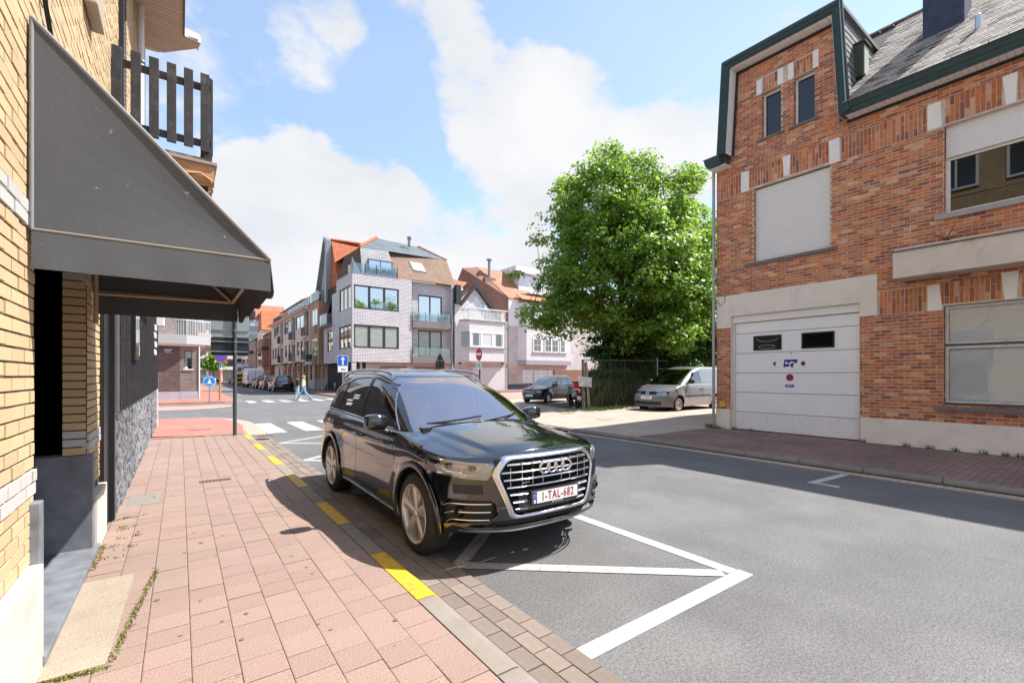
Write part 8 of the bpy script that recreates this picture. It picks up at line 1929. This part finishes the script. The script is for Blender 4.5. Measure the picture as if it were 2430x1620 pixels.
simple_car('parked_car', 'dark red-brown car third in the far parked row, before the white van', (8.45, 65.4, 0), PI, dict(PS, res=.4), mat('dark_red_paint', (.10, .02, .02), .3, .3, coat=1), detail=False, group=Q)
for i, (yy, mt_) in enumerate(((88, M_greypaint), (95, M_silver), (103, M_blackpaint))): simple_car('parked_car', ('dark grey', 'silver', 'black')[i] + ' small distant car parked beyond the yellow machine', (8.4, yy, 0), PI, dict(PM, res=.35), mt_, detail=False, group=Q)
for i, (xx, yy, mt_) in enumerate(((3.9, 118, M_greypaint), (5.9, 126, M_blackpaint))): simple_car('distant_car', ('grey', 'black')[i] + ' car at the far end of the street on the ' + ('left', 'right')[i], (xx, yy, 0), .5, dict(PM, res=.35), mt_, detail=False)
# white box van
t = thing('white_delivery_van', 'tall white delivery van parked in the far row beyond the red-brown car', 'van', (8.2, 72.5, 0), 0, Q)
m = MB(); m.prisma([(-2.9, .45), (2.3, .45), (3.0, .6), (3.0, 1.2), (2.5, 1.45), (1.9, 2.35), (1.5, 2.55), (-2.7, 2.6), (-2.9, 2.4)], -1.0, 1.0); m.build('body', M_whitep, t, bevel=.12)
m = MB(); m.box(-.02, .02, -2.915, -2.9, .6, 2.4); m.box(-.95, .95, -2.93, -2.88, .45, .6); m.build('rear_door_gap', M_plast, t)
for x in (-.9, .9): m = MB(); m.box(x - .07, x + .07, -2.93, -2.89, 1.0, 1.7); m.build('tail_lamp', M_tail, t)
for x in (-.88, .88):
    for y in (-1.9, 2.0): m = MB(); m.lathe([(0, -.12), (.34, -.12), (.34, .12), (0, .12)], (x, y, .34), 'x', 16); m.build('wheel', M_rubber, t)
m = MB(); m.box(-.25, .25, -2.93, -2.91, .75, .86); m.build('number_plate', M_plate, t)
# ------------------------------------------------------------------ people crossing far away
def skin_mesh(name, V, E, R, mt, parent, sub=2, root=0):
    me = bpy.data.meshes.new(name); me.from_pydata(V, E, []); o = bpy.data.objects.new(name, me); COL.objects.link(o); o.modifiers.new('skin', 'SKIN')
    for i, r in enumerate(R): me.skin_vertices[0].data[i].radius = (r, r) if not isinstance(r, tuple) else r; me.skin_vertices[0].data[i].use_root = (i == root)
    s = o.modifiers.new('sub', 'SUBSURF'); s.levels = s.render_levels = sub
    bpy.context.view_layer.update(); dm = bpy.data.meshes.new_from_object(o.evaluated_get(bpy.context.evaluated_depsgraph_get())); bpy.data.objects.remove(o); dm.materials.append(mt); dm.name = name
    dm.polygons.foreach_set('use_smooth', [True] * len(dm.polygons)); q = inst(dm, name, parent); return q
M_skin = mat('skin', (.52, .31, .22), .55); M_jean = mat('light_blue_denim', (.22, .38, .52), .85, var=.15, vscale=8); M_jean2 = mat('pale_denim', (.40, .55, .66), .85, var=.1, vscale=8)
def person(label, loc, rz, h, top, jean, hair, stride, arm, bag=None, jacket_bulk=0):
    T = thing('person', label, 'person', loc, rz); k = h / 1.75
    S = lambda *p: (p[0] * k, p[1] * k, p[2] * k)
    f, b = stride   # forward is -x (walking towards smaller x handled by rotation)
    # body (one continuous figure): y = forward
    V = [S(0, 0, .95), S(0, 0, 1.12), S(0, .01, 1.30), S(0, .0, 1.44), S(0, .02, 1.53), S(0, .03, 1.62), S(0, .03, 1.71),
         S(.09, 0, .90), S(.10, f * .45, .50), S(.10, f * .85, .09), S(.10, f * .85 + .14, .05),
         S(-.09, 0, .90), S(-.10, b * .35 + .06, .50), S(-.10, b * .9, .13), S(-.10, b * .9 + .11, .05),
         S(.18, 0, 1.40), S(.23, -arm * .1, 1.13), S(.22, arm * .18, .92), S(.22, arm * .24, .84),
         S(-.18, 0, 1.40), S(-.23, arm * .1, 1.13), S(-.22, -arm * .1 + .05, .91), S(-.22, -arm * .1 + .09, .83)]
    E = [(0, 1), (1, 2), (2, 3), (3, 4), (4, 5), (5, 6), (0, 7), (7, 8), (8, 9), (9, 10), (0, 11), (11, 12), (12, 13), (13, 14), (3, 15), (15, 16), (16, 17), (17, 18), (3, 19), (19, 20), (20, 21), (21, 22)]
    R = [(.13 * k, .10 * k), (.12 * k, .09 * k), (.14 * k, .10 * k), (.12 * k, .08 * k), .052 * k, .085 * k, .075 * k, .085 * k, .055 * k, .036 * k, .03 * k, .085 * k, .055 * k, .036 * k, .03 * k, .055 * k, .042 * k, .032 * k, .028 * k, .055 * k, .042 * k, .032 * k, .028 * k]
    body = skin_mesh('body', V, E, R, M_skin, T)
    def sub(ix, rr, mt, nm, rt=0):
        mp = {i: n for n, i in enumerate(ix)}; return skin_mesh(nm, [V[i] for i in ix], [(mp[a], mp[c]) for a, c in E if a in mp and c in mp], rr, mt, T)
    j = jacket_bulk
    sub([0, 1, 2, 3, 15, 16, 17, 19, 20, 21], [((.145 + j) * k, (.12 + j) * k), ((.14 + j) * k, (.115 + j) * k), ((.16 + j) * k, (.12 + j) * k), ((.125) * k, .09 * k), (.07 + j) * k, (.058 + j) * k, (.048 + j) * k, (.07 + j) * k, (.058 + j) * k, (.048 + j) * k], top, 'jacket')
    sub([0, 7, 8, 9, 11, 12, 13], [(.14 * k, .115 * k), .10 * k, .075 * k, .062 * k, .10 * k, .075 * k, .062 * k], jean, 'trousers')
    m = MB(); 
    for q in (9, 13): p = V[q]; m.sphere((p[0], p[1] + .07 * k, p[2] - .04 * k), (.05 * k, .135 * k, .045 * k), 10)
    m.build('shoes', mat('pale_shoe', (.6, .55, .5), .7), T, smooth=True)
    m = MB(); m.sphere(S(0, .0, 1.665), (.095 * k, .11 * k, .115 * k), 14); m.sphere(S(0, -.05, 1.58), (.085 * k, .07 * k, .10 * k), 12); m.build('hair', hair, T, smooth=True)
    m = MB(); m.sphere(S(0, .125, 1.62), (.012 * k, .02 * k, .02 * k), 8); m.build('nose', M_skin, T, smooth=True)
    if bag: m = MB(); m.sphere(S(.24, .05, .95), (.05, .13, .11), 10); m.build('bag', bag, T, smooth=True)
    return T
person('person with blond hair, pale green jacket and blue jeans striding over the far crossing', (6.72, 33.0, .0), math.radians(72), 1.66, mat('mint_jacket', (.55, .62, .50), .8, var=.1), M_jean, mat('blond_hair', (.50, .33, .16), .7), (.42, -.62), .6, jacket_bulk=.015)
person('dark-haired person in black top and pale jeans walking beside the blond person', (6.50, 33.7, .0), math.radians(80), 1.66, mat('black_top', (.02, .02, .025), .8), M_jean2, mat('dark_hair', (.10, .04, .02), .6), (.22, -.20), -.4)
person('distant person in a pink top walking on the far left pavement', (2.1, 86, .1), math.radians(10), 1.5, mat('pink_top', (.6, .25, .25), .8), M_jean, mat('dark_hair', (.10, .04, .02), .6), (.3, -.3), .4)
person('distant person with a white hat in dark clothes beside the left house wall', (1.0, 84, .1), math.radians(170), 1.75, mat('plum_top', (.10, .05, .08), .8), mat('dark_trousers', (.05, .05, .07), .8), M_signwhite, (.1, -.1), .1)
